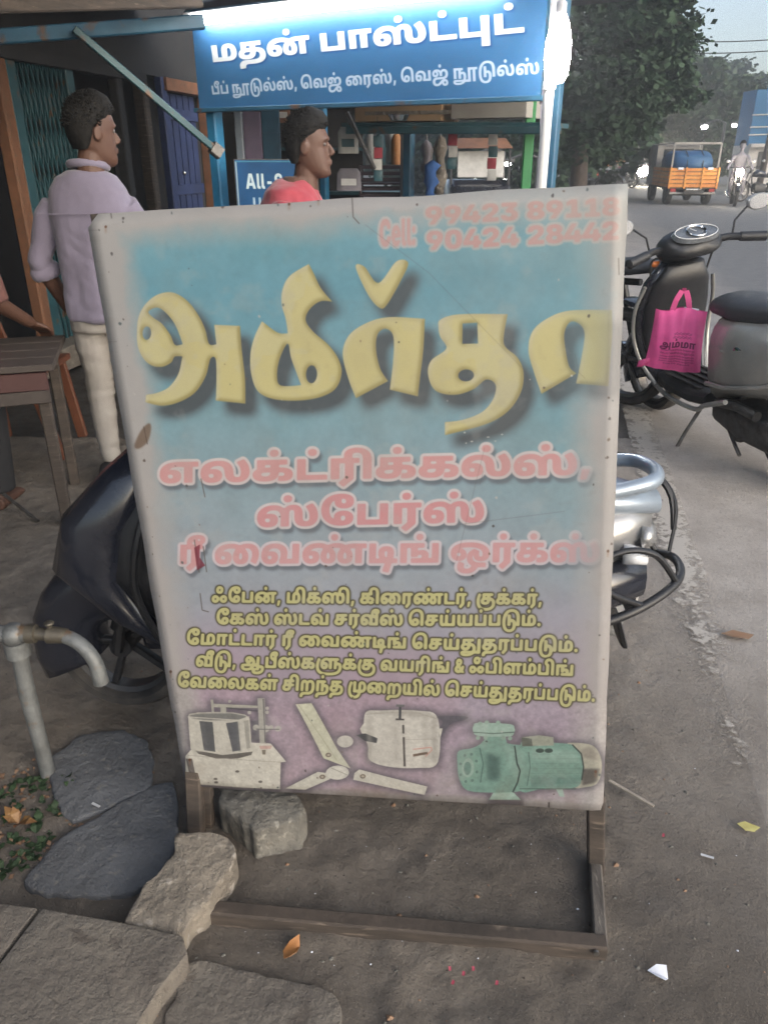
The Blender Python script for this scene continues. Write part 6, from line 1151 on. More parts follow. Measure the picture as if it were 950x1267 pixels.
    # engine, exhaust, stands
    b = MB(); b.loft([((-.15, .05, .26), (0, .10, 0), (0, 0, .07), 3), ((-.35, .06, .255), (0, .11, 0), (0, 0, .10), 3), ((-.60, .085, .235), (0, .06, 0), (0, 0, .085), 2.6), ((-.68, .09, .23), (0, .04, 0), (0, 0, .05), 2.4)], 16)
    for k in range(5): b.box((-.22 - k * .018, .0, .30), (.008, .2, .14))
    b.lathe([(.0, .145), (.085, .145), (.085, .155), (0, .16)], c=(-.36, 0, .25), axis='Y', n=20)
    b.tube([(-.5, .16, .34), (-.35, .165, .35), (-.2, .15, .32)], .025, 10)
    b.build('engine', 'engine_metal', root, smooth=True)
    MB().tube([(-.2, -.12, .24), (-.35, -.15, .2), (-.42, -.17, .22), (-.78, -.175, .27), (-.79, -.175, .27)], [.018, .018, .045, .05, .03], 14).build('exhaust', 'engine_metal', root, smooth=True)
    b = MB(); b.tube([(-.02, .13, .22), (-.0, .20, .10), (.01, .25, .008)], .010, 8); b.tube([(-.015, .25, .008), (.03, .255, .006)], .013, 8); b.build('side_stand', 'dull_metal', root, smooth=True)
    b = MB()
    for s in (-1, 1): b.tube([(-.22, s * .10, .17), (-.32, s * .13, .12), (-.38, s * .15, .10)], .010, 8)
    b.build('centre_stand', 'dull_metal', root, smooth=True)
    b = MB(); b.pipe([(.36, .05, .92), (.40, .16, .93), (.44, .14, .75), (.52, .08, .5)], .006, 6); b.tube([(.36, -.05, .94), (.38, -.19, .95), (.44, -.16, .75), (.55, -.09, .4)], .006, 6); b.build('cable', 'cable', root, smooth=True)
    return root
st_right = dict(fender='black_gloss', apron='black_gloss', cowl='black_plastic', trim='grey_paint', rail='grey_paint', mirror_shell='silver_paint')
sc = make_scooter('grey and black scooter parked beside the road with a pink bag in front', 'grey_paint', st_right, steer=.12)
W2 = Vector((1.66, 4.52, 0)); hd = Vector((-.23, .973, 0)).normalized()
ang = math.atan2(hd.y, hd.x)
lean = R(-9)
def scoot_place(o, W, ang, lean, sc_=1.0):
    m = Matrix.Rotation(ang, 4, 'Z') @ Matrix.Rotation(lean, 4, 'X')
    o.rotation_euler = m.to_euler(); o.location = W - m.to_3x3() @ Vector((.62 * sc_, 0, .0)) + Vector((0, 0, .012))
scoot_place(sc, W2, ang, lean)
SC2 = sc
MB().tube([(.33, 0, .70), (.30, 0, .69), (.288, 0, .705)], .007, 8).build('bag_hook', 'dull_metal', sc, smooth=True)
MB().loft([((.392, .11, .79), (0, .030, 0), (.01, 0, .028), 3.2), ((.386, .11, .79), (0, .028, 0), (.01, 0, .026), 3.2)], 16).build('sticker', 'white_plastic', sc, smooth=True)

# black scooter standing behind the signboard, nose to the left
st_left = dict(apron_dx=.15, fender='black_gloss', apron='black_gloss', cowl='black_gloss', trim='black_plastic', rail='blue_grey_rail', mirrors=False, rim='black_plastic', vent=False, rail_r=.020, lamp='silver_paint')
s1 = make_scooter('black scooter standing behind the signboard, nose to the left, silver tail with black guard bars', 'silver_paint', st_left)
Wf, Wr = G(166, 872), G(724, 905)
hd = (Wf - Wr).normalized()
ang = math.atan2(hd.y, hd.x)
s1.scale = (.87, .87, .87); scoot_place(s1, Wf, ang, R(6), .87)
MB().loft([((-.55, 0, .45), (0, .17, 0), (0, 0, .10), 3), ((-.75, 0, .50), (0, .165, 0), (0, 0, .10), 2.8), ((-.92, 0, .55), (0, .12, 0), (0, 0, .07), 2.4)], 18).build('rear_cover', 'black_gloss', s1, smooth='all')
MB().loft([((-.62, 0, .74), (0, .14, 0), (0, 0, .05), 2.6), ((-.80, 0, .765), (0, .12, 0), (0, 0, .05), 2.4), ((-.95, 0, .75), (0, .06, 0), (0, 0, .03), 2.2)], 18).build('tail_cover', 'blue_grey_rail', s1, smooth='all')
# guard bars round the tail
b = MB()
loop = [(-.45, .235, .40), (-.66, .245, .44), (-.86, .21, .50), (-1.0, .11, .55), (-1.03, 0, .57), (-1.0, -.11, .55), (-.86, -.21, .50), (-.66, -.245, .44), (-.45, -.235, .40)]
b.pipe(loop, .0125, 10); b.tube([(-.40, .2, .30), (-.45, .235, .40)], .0125, 8); b.tube([(-.40, -.2, .30), (-.45, -.235, .40)], .0125, 8)
for s in (1, -1): b.pipe([(-1.0, s * .11, .555), (-.93, s * .14, .64), (-.84, s * .17, .66), (-.76, s * .2, .62), (-.80, s * .215, .56), (-.90, s * .19, .515)], .009, 8)
b.build('tail_guard', 'black_plastic', s1, smooth=True)
b = MB(); b.pipe([(-.62, -.17, .80), (-.80, -.19, .83), (-.96, -.16, .80), (-1.03, -.09, .72), (-1.02, -.05, .58)], .0055, 6); b.pipe([(-.70, -.17, .82), (-.90, -.17, .83), (-1.01, -.11, .75), (-1.03, -.07, .64)], .009, 6); b.build('guard_wire', 'black_plastic', s1, smooth=True)
MB().loft([((-.88, -.075, .37), (.012, 0, 0), (0, 0, .07), 2.2), ((-.90, -.10, .355), (.03, 0, 0), (0, 0, .085), 2.4), ((-.90, -.12, .35), (.03, 0, 0), (0, 0, .085), 2.4)], 12).build('mud_flap', 'silver_paint', s1, smooth='all')
# bag hanging from the hook
LINES['BG'] = 't6 t88 t29 t41'
def paint_bag():
    W, H = 300, 400; C = Canvas(W, H); n = value_noise(H, W, 90, 3, 4)
    C.px = np.array((220, 84, 144)) / 255 * (.9 + .2 * n[..., None])
    ink = (96, 22, 66)
    for i, y in enumerate((150, 158, 172, 180)):
        C.line([(130 + 8 * k, y + 5 * math.sin(k * 2.3 + i)) for k in range(14)], 3, ink, .55)
    C.paint(coverage(W, H, C.text_polys('BG', (60, 244), (262, 240), 66)), ink, .95)
    for y, s_ in ((262, 14), (285, 20), (305, 14), (322, 14), (338, 12)):
        C.paint(coverage(W, H, C.text_polys('L5' if s_ < 20 else 'L3', (70, y), (262, y - 2), s_)), ink, .6)
    C.paint(coverage(W, H, C.text_polys('P2', (95, 356), (240, 355), 14)), ink, .5)
    return C
bagm = print_mat('bag_print', paint_bag(), .6, 1.0)
bagroot = empty('carrier_bag', (0, 0, 0), label='pink cloth carrier bag with dark print hanging in front of the grey scooter seat', cat='bag')
ctr = AT(838, 420, 3.98); bagroot.location = (ctr.x, ctr.y, ctr.z); bagroot.rotation_euler = (0, R(-2), R(-20))
def bagpt(u, v, side):
    """u -1..1 across, v 0..1 down"""
    w = .124 + .018 * v - .006 * math.sin(v * 3); y = (.018 + .045 * math.sin(v * math.pi * .85)) * (1 - abs(u) ** 3) * side
    y += .009 * math.sin(u * 7 + v * 5) * (1 - abs(u)) + .005 * math.sin(u * 13 - v * 3)
    z = .155 - .31 * v + .010 * math.sin(u * 4 + 1) * (1 - v) - .012 * u * v
    return Vector((u * w - .012 * v, -y * 1.0, z))
nu, nv = 18, 20
for side, nm, mm in ((1, 'bag_front', bagm), (-1, 'bag_back', 'pink_bag')):
    vs = [bagpt(-1 + 2 * i / nu, j / nv, side) for j in range(nv + 1) for i in range(nu + 1)]
    fs = [(j * (nu + 1) + i, j * (nu + 1) + i + 1, (j + 1) * (nu + 1) + i + 1, (j + 1) * (nu + 1) + i) for j in range(nv) for i in range(nu)]
    o = MB().add(vs, fs).build(nm, mm, bagroot, smooth='all')
    uvl = o.data.uv_layers.new(name='UVMap')
    for lp in o.data.loops:
        k = lp.vertex_index; uvl.data[lp.index].uv = ((k % (nu + 1)) / nu, 1 - (k // (nu + 1)) / nv)
b = MB()
for s in (1, -1):
    P = [(-.045, -s * .015, .14), (-.03, -s * .012, .20), (-.008, 0, .245), (.012, 0, .245), (.028, -s * .012, .20), (.04, -s * .015, .14)]
    for p, q in zip(P[:-1], P[1:]): b.beam(p, q, .026, .003, up=(0, 1, 0))
b.build('bag_handle', 'pink_bag', bagroot)
b = MB(); b.loft([((-.11, 0, -.11), (.015, 0, .02), (0, .01, 0), 2), ((-.15, -.01, -.125), (.01, 0, .025), (0, .008, 0), 2), ((-.185, -.01, -.135), (.004, 0, .018), (0, .004, 0), 2)], 10); b.build('bag_corner', 'pink_bag', bagroot, smooth='all')
b = MB(); b.box((.045, .005, .135), (.07, .012, .05), rot=(0, R(8), 0)); o = b.build('paper_scrap', 'paper_white', None); o.parent = None
o.matrix_world = world_of(bagroot); tag(o, 'white paper sticking out of the top of the pink bag', 'paper')

def make_motorcycle(label, cat='motorcycle', group=None, tank='black_gloss', low=False):
    root = empty('motorcycle', (0, 0, 0), label=label, cat=cat, group=group)
    for x, nm in ((.66, 'front_wheel'), (-.62, 'rear_wheel')): wheel_parts(root, x, .30, .09, nm, 6)
    MB().loft([((.30, 0, .80), (0, .07, 0), (0, 0, .07), 2.2), ((.15, 0, .84), (0, .13, 0), (0, 0, .11), 2.3), ((-.05, 0, .82), (0, .12, 0), (0, 0, .10), 2.3), ((-.18, 0, .78), (0, .08, 0), (0, 0, .06), 2.3)], 16).build('fuel_tank', tank, root, smooth='all')
    MB().loft([((-.10, 0, .80), (0, .09, 0), (0, 0, .03), 2.4), ((-.30, 0, .79), (0, .13, 0), (0, 0, .045), 2.6), ((-.60, 0, .84), (0, .12, 0), (0, 0, .045), 2.6), ((-.80, 0, .86), (0, .08, 0), (0, 0, .03), 2.4)], 14).build('seat', 'seat_vinyl', root, smooth='all')
    b = MB()
    for s in (-1, 1): b.tube([(.66, s * .075, .30), (.52, s * .075, .62), (.40, s * .07, .95)], .022, 8)
    b.build('fork', 'dull_metal', root, smooth=True)
    MB().tube([(.30, .36, 1.02), (.36, .2, 1.05), (.38, 0, 1.0), (.36, -.2, 1.05), (.30, -.36, 1.02)], .013, 8).build('handlebar', 'black_plastic', root, smooth=True)
    MB().loft([((.40, 0, .93), (0, .06, 0), (0, 0, .06), 2), ((.48, 0, .92), (0, .085, 0), (0, 0, .085), 2), ((.54, 0, .92), (0, .08, 0), (0, 0, .08), 2)], 14).build('headlight', ['black_plastic'], root, smooth='all')
    MB().lathe([(0, .012), (.05, .01), (.075, 0)], c=(.54, 0, .92), axis='X', n=16).build('lamp_glass', 'lens_white', root, smooth=True)
    b = MB(); b.loft([((.22, 0, .42), (0, .10, 0), (0, 0, .13), 3), ((.0, 0, .40), (0, .13, 0), (0, 0, .15), 3), ((-.22, 0, .40), (0, .09, 0), (0, 0, .12), 3)], 14)
    for k in range(6): b.box((.16, 0, .42 + k * .03), (.2, .22, .008))
    b.build('engine', 'engine_metal', root, smooth=True)
    b = MB(); b.tube([(.40, 0, .95), (.30, 0, .55), (.22, 0, .32), (-.2, 0, .28)], .02, 8); b.tube([(.38, 0, .85), (-.1, 0, .72), (-.7, 0, .76)], .02, 8)
    for s in (-1, 1): b.tube([(-.62, s * .08, .30), (-.2, s * .08, .34)], .018, 8); b.tube([(-.62, s * .09, .32), (-.5, s * .11, .72)], .022, 8)
    b.build('frame', 'black_plastic', root, smooth=True)
    MB().tube([(.15, -.12, .35), (.1, -.15, .22), (-.2, -.16, .24), (-.8, -.17, .34)], [.02, .02, .04, .045], 10).build('exhaust', 'chrome', root, smooth=True)
    MB().loft([((-.80, 0, .80), (0, .06, 0), (0, 0, .04), 2.2), ((-.86, 0, .79), (0, .05, 0), (0, 0, .03), 2.2)], 10).build('tail_lamp', 'lens_red', root, smooth='all')
    b = MB()
    for a in range(-40, 150, 15):
        pass
    secs = [((.66 + .33 * math.cos(R(a)), 0, .30 + .33 * math.sin(R(a))), (0, .06, 0), (.012 * math.cos(R(a)), 0, .012 * math.sin(R(a))), 2.4) for a in range(20, 161, 20)]
    b.loft(secs, 8); b.build('front_mudguard', 'black_gloss', root, smooth='all'); b = MB(); secs = [((-.62 + .34 * math.cos(R(a)), 0, .31 + .34 * math.sin(R(a))), (0, .07, 0), (.012 * math.cos(R(a)), 0, .012 * math.sin(R(a))), 2.4) for a in range(30, 191, 20)]
    b.loft(secs, 8); b.build('rear_mudguard', 'black_gloss', root, smooth='all')
    for s in (-1, 1):
        m_ = empty('mirror_arm', (0, 0, 0)); m_.parent = root
        MB().tube([(.33, s * .24, 1.04), (.34, s * .26, 1.14), (.33, s * .32, 1.19)], .006, 6).build('mirror_stem', 'black_plastic', m_)
        MB().loft([((.35, s * .35, 1.21), (0, .05, 0), (0, 0, .03), 2.2), ((.32, s * .35, 1.21), (0, .06, 0), (0, 0, .042), 2.2)], 12).build('mirror_glass', 'white_plastic', m_, smooth='all')  # glass coloured plain white, a bright reflection put into its colour
    return root
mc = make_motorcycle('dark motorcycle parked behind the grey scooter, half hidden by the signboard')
mc.location = (1.12, 5.15, .0); mc.rotation_euler = (R(-8), 0, R(128))
# ---------------------------------------------------------------- people
def head_mesh(b, c, yaw, s=1.0, tilt=0):
    """head with brow, nose, lips, chin and ears; looks along +x before yaw. c = base of skull, about the ear height"""
    m = Matrix.Rotation(yaw, 3, 'Z') @ Matrix.Rotation(tilt, 3, 'Y')
    c = Vector(c)
    def T(x, y, z): return c + m @ (Vector((x, y, z)) * s)
    # z, x_front, x_back, half width (face section)
    sec = [(-.125, .062, .028, .022), (-.112, .080, .0, .036), (-.095, .083, -.03, .048), (-.075, .079, -.05, .056), (-.05, .080, -.075, .062), (-.025, .078, -.09, .067), (0, .074, -.098, .071), (.025, .082, -.102, .073), (.05, .083, -.102, .074), (.075, .074, -.096, .071), (.10, .052, -.078, .060), (.118, .022, -.048, .040), (.124, -.005, -.02, .015)]
    rs = []
    for z, xf, xb, w in sec:
        ring = []
        for k in range(20):
            t = 2 * math.pi * k / 20; ct, st = math.cos(t), math.sin(t)
            cx = (xf + xb) / 2; hx = (xf - xb) / 2
            ring.append(T(cx + hx * math.copysign(abs(ct) ** .9, ct), w * math.copysign(abs(st) ** .85, st), z))
        rs.append(ring)
    b.rings(rs)
    def loft2(secs, n=10): b.loft([(T(*cc), m @ (Vector(u) * s), m @ (Vector(v) * s), p) for cc, u, v, p in secs], n)
    loft2([((.070, 0, .022), (.012, 0, 0), (0, .006, 0), 2), ((.086, 0, .0), (.013, 0, 0), (0, .009, 0), 2), ((.097, 0, -.022), (.014, 0, 0), (0, .013, 0), 2), ((.088, 0, -.034), (.014, 0, 0), (0, .016, 0), 2), ((.078, 0, -.040), (.008, 0, 0), (0, .012, 0), 2)])
    for z, x, w in ((-.056, .078, .024), (-.068, .077, .022)):
        loft2([((x - .004, -w, z), (.003, 0, 0), (0, 0, .003), 2), ((x + .006, -w * .5, z), (.007, 0, 0), (0, 0, .006), 2), ((x + .009, 0, z), (.007, 0, 0), (0, 0, .0065), 2), ((x + .006, w * .5, z), (.007, 0, 0), (0, 0, .006), 2), ((x - .004, w, z), (.003, 0, 0), (0, 0, .003), 2)], 8)
    loft2([((.072, -.045, .030), (.006, 0, 0), (0, 0, .006), 2), ((.082, -.022, .034), (.008, 0, 0), (0, 0, .007), 2), ((.080, 0, .032), (.006, 0, 0), (0, 0, .006), 2), ((.082, .022, .034), (.008, 0, 0), (0, 0, .007), 2), ((.072, .045, .030), (.006, 0, 0), (0, 0, .006), 2)], 8)
    loft2([((.066, 0, -.105), (.018, 0, 0), (0, .022, 0), 2), ((.07, 0, -.115), (.014, 0, 0), (0, .018, 0), 2)], 10)
    for s_ in (-1, 1):
        loft2([((-.008, s_ * .066, .0), (.012, 0, .004), (0, 0, .022), 2), ((-.014, s_ * .078, .002), (.018, 0, .006), (0, 0, .030), 2), ((-.020, s_ * .084, .004), (.016, 0, .006), (0, 0, .028), 2)], 12)
    # neck
    b.loft([(T(-.02, 0, -.06), m @ Vector((.055 * s, 0, 0)), m @ Vector((0, .05 * s, 0)), 2), (T(-.035, 0, -.12), m @ Vector((.055 * s, 0, 0)), m @ Vector((0, .052 * s, 0)), 2), (c + Vector((-.03 * math.cos(yaw), -.03 * math.sin(yaw), -.20)), Vector((.06, 0, 0)), Vector((0, .062, 0)), 2)], 14)
    return T, m
def hair_mesh(T, m, parent, s=1.0, seed=0, quiff=.03, world=True):
    b = MB(); rs_ = random.Random(seed)
    rs = []
    sec = [(-.055, -.045, -.088, .058), (-.03, -.02, -.100, .070), (0, .0, -.110, .076), (.03, .022, -.114, .080), (.055, .068, -.114, .082), (.08, .088, -.110, .081), (.105, .088, -.096, .073), (.128, .07, -.074, .058), (.145, .03, -.04, .034), (.149, .0, -.02, .012)]
    for z, xf, xb, w in sec:
        ring = []
        for k in range(26):
            t = 2 * math.pi * k / 26; ct, st = math.cos(t), math.sin(t)
            n_ = 1 + noise.noise(Vector((ct * 3 + seed, st * 3, z * 30))) * .07
            cx = (xf + xb) / 2; hx = (xf - xb) / 2
            ring.append(T(cx + hx * ct * n_, w * st * n_, z + quiff * max(0, ct) * max(0, z) * 4 + noise.noise(Vector((ct * 4, st * 4, seed))) * .006))
        rs.append(ring)
    b.rings(rs)
    # tufts of hair
    for _ in range(2200):
        a = rs_.uniform(0, 2 * math.pi); e = rs_.uniform(-.05, 1.45)
        d = Vector((math.cos(a) * math.cos(e), math.sin(a) * math.cos(e), math.sin(e)))
        if d.z < .3 and d.x > .15: continue
        p = Vector((-.012 + d.x * .100, d.y * .080, .035 + d.z * .112 + quiff * .5 * max(0, d.x)))
        f = (d + Vector((rs_.uniform(-.6, .9), rs_.uniform(-.6, .6), rs_.uniform(-.5, .3)))).normalized()
        q = p + f * rs_.uniform(.010, .024); side = f.cross(d).normalized() * .005 if f.cross(d).length > .1 else Vector((.004, 0, 0))
        b.add([T(*(p - side - d * .006)), T(*(p + side - d * .006)), T(*q)], [(0, 1, 2)])
    return b.build('hair', 'hair', parent, world=world, smooth=True)
def hand(b, c, d, up, s=1.0, curl=.5, side=1):
    """palm from c along d; fingers of unequal length, bent, and a thumb off the side"""
    c, d, up = Vector(c), Vector(d).normalized(), Vector(up).normalized(); w = d.cross(up).normalized()
    b.loft([(c, w * .024 * s, up * .016 * s, 2.4), (c + d * .045 * s, w * .038 * s, up * .014 * s, 2.6), (c + d * .085 * s, w * .040 * s, up * .012 * s, 2.6)], 12)
    for k, L in enumerate((.068, .078, .072, .056)):
        o = c + d * .08 * s + w * (-.029 + k * .0193) * s
        p = [o]; dd = d.copy(); a = curl * .6
        for sl in (.42, .33, .25):
            p.append(p[-1] + dd * L * sl * s); dd = (dd * math.cos(a) - up * math.sin(a)).normalized()
        b.tube(p, [.009 * s, .0085 * s, .0078 * s, .006 * s], 8)
    o = c + d * .025 * s + w * side * .028 * s
    b.tube([o, o + (d + w * side * .9).normalized() * .035 * s - up * .006, o + (d * 1.5 + w * side * .7).normalized() * .065 * s - up * .014], [.011 * s, .0095 * s, .007 * s], 8)
def limb(b, pts, rad, n=14, squash=1.0):
    b.tube(pts, rad, n)

# --- person in the lavender shirt, seen from behind, looking right
pr = G(108, 592); P1 = empty('person', (pr.x, pr.y, 0), label='person in lavender shirt and cream jeans standing with back turned, head turned right', cat='person')
yaw_b = R(80)        # body faces away and slightly right
hc = AT(117, 166, 3.42)
hx, hy, hz = hc
hy_ = Vector((math.cos(R(50)), math.sin(R(50)), 0))
base = Vector((hx, hy, 0))
shz = hz - .185
b = MB(); T, m = head_mesh(b, hc, R(40), .97)
sx, sy = base.x - .055, base.y - .01
# forearms, hands, ankles and feet: one body
def S3(x, y, z): return Vector((sx + x, sy + y, z))
b.loft([(S3(0, 0, shz + .05), (.07, 0, 0), (0, .06, 0), 2), (S3(0, .0, shz - .04), (.13, 0, 0), (0, .07, 0), 2.4), (S3(0, 0, shz - .2), (.135, 0, 0), (0, .08, 0), 2.4), (S3(0, 0, shz - .45), (.11, 0, 0), (0, .07, 0), 2.4), (S3(0, 0, .80), (.11, 0, 0), (0, .07, 0), 2.4)], 18)
LE = S3(-.25, .0, shz - .30); LW = S3(-.20, .10, shz - .52); LS = S3(-.145, 0, shz - .05)
RE = S3(.20, .08, shz - .30); RW = S3(.17, .27, shz - .42); RS = S3(.14, 0, shz - .05)
for s_, e_, w_ in ((LS, LE, LW), (RS, RE, RW)):
    limb(b, [s_.lerp(e_, .15), s_.lerp(e_, .5), e_, e_.lerp(w_, .35), w_], [.038, .04, .036, .038, .025]); hand(b, w_, (w_ - e_), (0, 0, 1), 1.0, .9, 1)
for q in (-1, 1):
    hip = S3(q * .07, 0, .82); kn = S3(q * .085 + .0, .02, .46); an = S3(q * .08 + .0, .0, .10)
    limb(b, [hip, hip.lerp(kn, .5), kn, kn.lerp(an, .3), an, an - Vector((0, 0, .05))], [.055, .05, .04, .038, .026, .03])
    b.loft([(an + Vector((0, -.05, -.055)), (.03, 0, 0), (0, 0, .03), 2.2), (an + Vector((0, .05, -.055)), (.038, 0, 0), (0, 0, .032), 2.2), (an + Vector((0, .15, -.07)), (.04, 0, 0), (0, 0, .02), 2.2)], 10)
b.build('body', 'skin', P1, world=True, remesh=.0055, sm_it=2, smooth='all')
hair_mesh(T, m, P1, 1.04, 2, .03)
eb = MB()
for s_ in (-1, 1): eb.ball(T(.068, s_ * .031, .012), .0095)
eb.build('eyes', 'eye_white', P1, world=True, smooth='all')
# shirt: torso, sleeves rolled to the elbow, collar
b = MB()
def fold(v, k, a): return v
b.loft([(S3(0, .0, shz + .055), (.075, 0, 0), (0, .065, 0), 2), (S3(0, 0, shz + .03), (.12, 0, 0), (0, .085, 0), 2.2), (S3(0, 0, shz - .02), (.155, 0, 0), (0, .10, 0), 2.4), (S3(0, .0, shz - .10), (.168, 0, 0), (0, .11, 0), 2.6), (S3(0, 0, shz - .22), (.158, 0, 0), (0, .11, 0), 2.6), (S3(.0, 0, shz - .36), (.15, 0, 0), (0, .105, 0), 2.5), (S3(.005, 0, shz - .46), (.165, 0, 0), (0, .125, 0), 2.5), (S3(.01, 0, shz - .535), (.17, 0, 0), (0, .13, 0), 2.5)], 26)
for s_, e_, w_ in ((LS, LE, LW), (RS, RE, RW)):
    m1 = e_.lerp(w_, .22)
    b.tube([s_.lerp(e_, -.02) + Vector((0, 0, -.03)), s_.lerp(e_, .3), s_.lerp(e_, .7), e_, m1], [.056, .058, .053, .050, .047], 16)
    b.tube([e_.lerp(w_, .10), e_.lerp(w_, .18), e_.lerp(w_, .27)], [.059, .064, .060], 16)
o = b.build('shirt', 'shirt_lavender', P1, world=True, remesh=.008, sm_it=3, smooth='all')
inv = world_of(P1)
for v in o.data.vertices:
    p = inv @ v.co; z = p.z; w = (p - S3(0, 0, z))
    f = math.sin(w.x * 46 + z * 7 + 2 * math.sin(z * 9)) * .0045 + math.sin(w.x * 22 - z * 14) * .005 + noise.fractal(p * 7, 1, 2, 3) * .009 + abs(noise.noise(Vector((p.x * 16 + p.z * 7, p.y * 10, p.z * 11)))) * .008
    v.co += v.normal * f * min(1, max(.25, (shz - z) * 3))
b = MB(); b.tube([S3(.072 * math.cos(t) + .012, .066 * math.sin(t) + .012, shz + .07 + .012 * math.sin(t + 3.3)) for t in [k * R(20) for k in range(18)]], .016, 8, closed=True); b.build('collar', 'shirt_lavender', P1, world=True, smooth='all')
b = MB(); b.tube([S3(-.18 + .36 * k / 10, -.115 - .012 * math.sin(math.pi * k / 10), shz - .105) for k in range(11)], .0022, 6); b.build('yoke_seam', 'shirt_lavender', P1, world=True)
# jeans
b = MB(); b.loft([(S3(0, 0, .90), (.155, 0, 0), (0, .105, 0), 2.4), (S3(0, 0, .80), (.165, 0, 0), (0, .115, 0), 2.4), (S3(0, 0, .72), (.16, 0, 0), (0, .105, 0), 2.4)], 20)
for q in (-1, 1):
    hip = S3(q * .08, 0, .80); kn = S3(q * .085, .02, .46); an = S3(q * .08, .0, .10)
    b.tube([hip, hip.lerp(kn, .5), kn, kn.lerp(an, .3), kn.lerp(an, .7), an], [.086, .076, .061, .058, .048, .043], 16)
o = b.build('jeans', 'jeans_cream', P1, world=True, remesh=.008, sm_it=3, smooth='all')
for v in o.data.vertices:
    p = inv @ v.co; k = .3 + .7 * max(0, 1 - abs(p.z - .45) / .14) + .9 * max(0, 1 - p.z / .28)
    v.co += v.normal * (noise.noise(Vector((p.x * 9, p.y * 9, p.z * 34))) * .007 * k + noise.fractal(p * 10, 1, 2, 2) * .007)
for q in (-1, 1):
    an = S3(q * .09, 0, 0); b = MB()
    b.loft([(an + Vector((0, -.09, .04)), (.03, 0, 0), (0, 0, .035), 2.4), (an + Vector((0, -.03, .052)), (.046, 0, 0), (0, 0, .05), 2.4), (an + Vector((0, .07, .042)), (.05, 0, 0), (0, 0, .04), 2.4), (an + Vector((0, .16, .03)), (.045, 0, 0), (0, 0, .028), 2.4), (an + Vector((0, .195, .022)), (.025, 0, 0), (0, 0, .018), 2.2)], 14)
    b.build('shoe', 'shoe_dark', P1, world=True, smooth='all')

# --- person in the red shirt inside the stall, profile to the right
hc = AT(384, 187, 4.0)
P2 = empty('person', (hc.x, hc.y, 0), label='person in a red shirt inside the food stall, seen in profile facing right', cat='person')
b = MB(); T, m = head_mesh(b, hc + Vector((.0, 0, .012)), R(-4), 1.06, R(-4)); inv2 = world_of(P2)
sx, sy = hc.x - .10, hc.y + .01; shz = hc.z - .17
def S4(x, y, z): return Vector((sx + x, sy + y, z))
b.loft([(S4(0.03, 0, shz + .06), (.06, 0, 0), (0, .07, 0), 2), (S4(0, 0, shz - .03), (.09, 0, 0), (0, .17, 0), 2.4), (S4(0, 0, shz - .3), (.10, 0, 0), (0, .15, 0), 2.4), (S4(0, 0, .75), (.1, 0, 0), (0, .15, 0), 2.4)], 18)
for q in (-1, 1):
    s_ = S4(0, q * .17, shz - .05); e_ = S4(.02, q * .21, shz - .33); w_ = S4(.24, q * .17, shz - .38)
    limb(b, [s_, s_.lerp(e_, .5), e_, e_.lerp(w_, .35), w_], [.05, .045, .037, .038, .026]); hand(b, w_, (w_ - e_), (0, 0, 1), 1, .8, -q)
    hip = S4(0, q * .09, .80); kn = S4(.03, q * .1, .44); an = S4(0, q * .11, .08)
    limb(b, [hip, kn, an], [.085, .055, .036])
    b.loft([(an + Vector((-.05, 0, -.05)), (0, .03, 0), (0, 0, .03), 2.2), (an + Vector((.15, 0, -.06)), (0, .04, 0), (0, 0, .02), 2.2)], 10)
b.build('body', 'skin', P2, world=True, remesh=.0055, sm_it=2, smooth='all')
hair_mesh(T, m, P2, 1.06, 5, .03)
eb = MB()
for s_ in (-1, 1): eb.ball(T(.068, s_ * .031, .012), .0095)
eb.build('eyes', 'eye_white', P2, world=True, smooth='all')
b = MB(); b.loft([(S4(.015, 0, shz + .05), (.075, 0, 0), (0, .08, 0), 2), (S4(0, 0, shz + .0), (.125, 0, 0), (0, .17, 0), 2.3), (S4(-.0, 0, shz - .06), (.15, 0, 0), (0, .205, 0), 2.4), (S4(-.01, 0, shz - .25), (.16, 0, 0), (0, .20, 0), 2.5), (S4(0, 0, shz - .6), (.12, 0, 0), (0, .18, 0), 2.5)], 22)
for q in (-1, 1):
    s_ = S4(0, q * .17, shz - .05); e_ = S4(.02, q * .21, shz - .33); b.tube([s_, s_.lerp(e_, .4), s_.lerp(e_, .75)], [.078, .07, .066], 14)
o = b.build('shirt', 'shirt_red', P2, world=True, remesh=.009, sm_it=3, smooth='all')
for v in o.data.vertices:
    p = inv2 @ v.co; v.co += v.normal * (noise.fractal(p * 9, 1, 2, 3) * .010 + math.sin(p.x * 40 + p.z * 22) * .003)
b = MB()
for q in (-1, 1):
    hip = S4(0, q * .09, .84); kn = S4(.03, q * .1, .44); an = S4(0, q * .11, .10); b.tube([hip, kn, an], [.10, .075, .06], 14)
b.build('trousers', 'cloth_grey', P2, world=True, remesh=.012, sm_it=2, smooth='all')

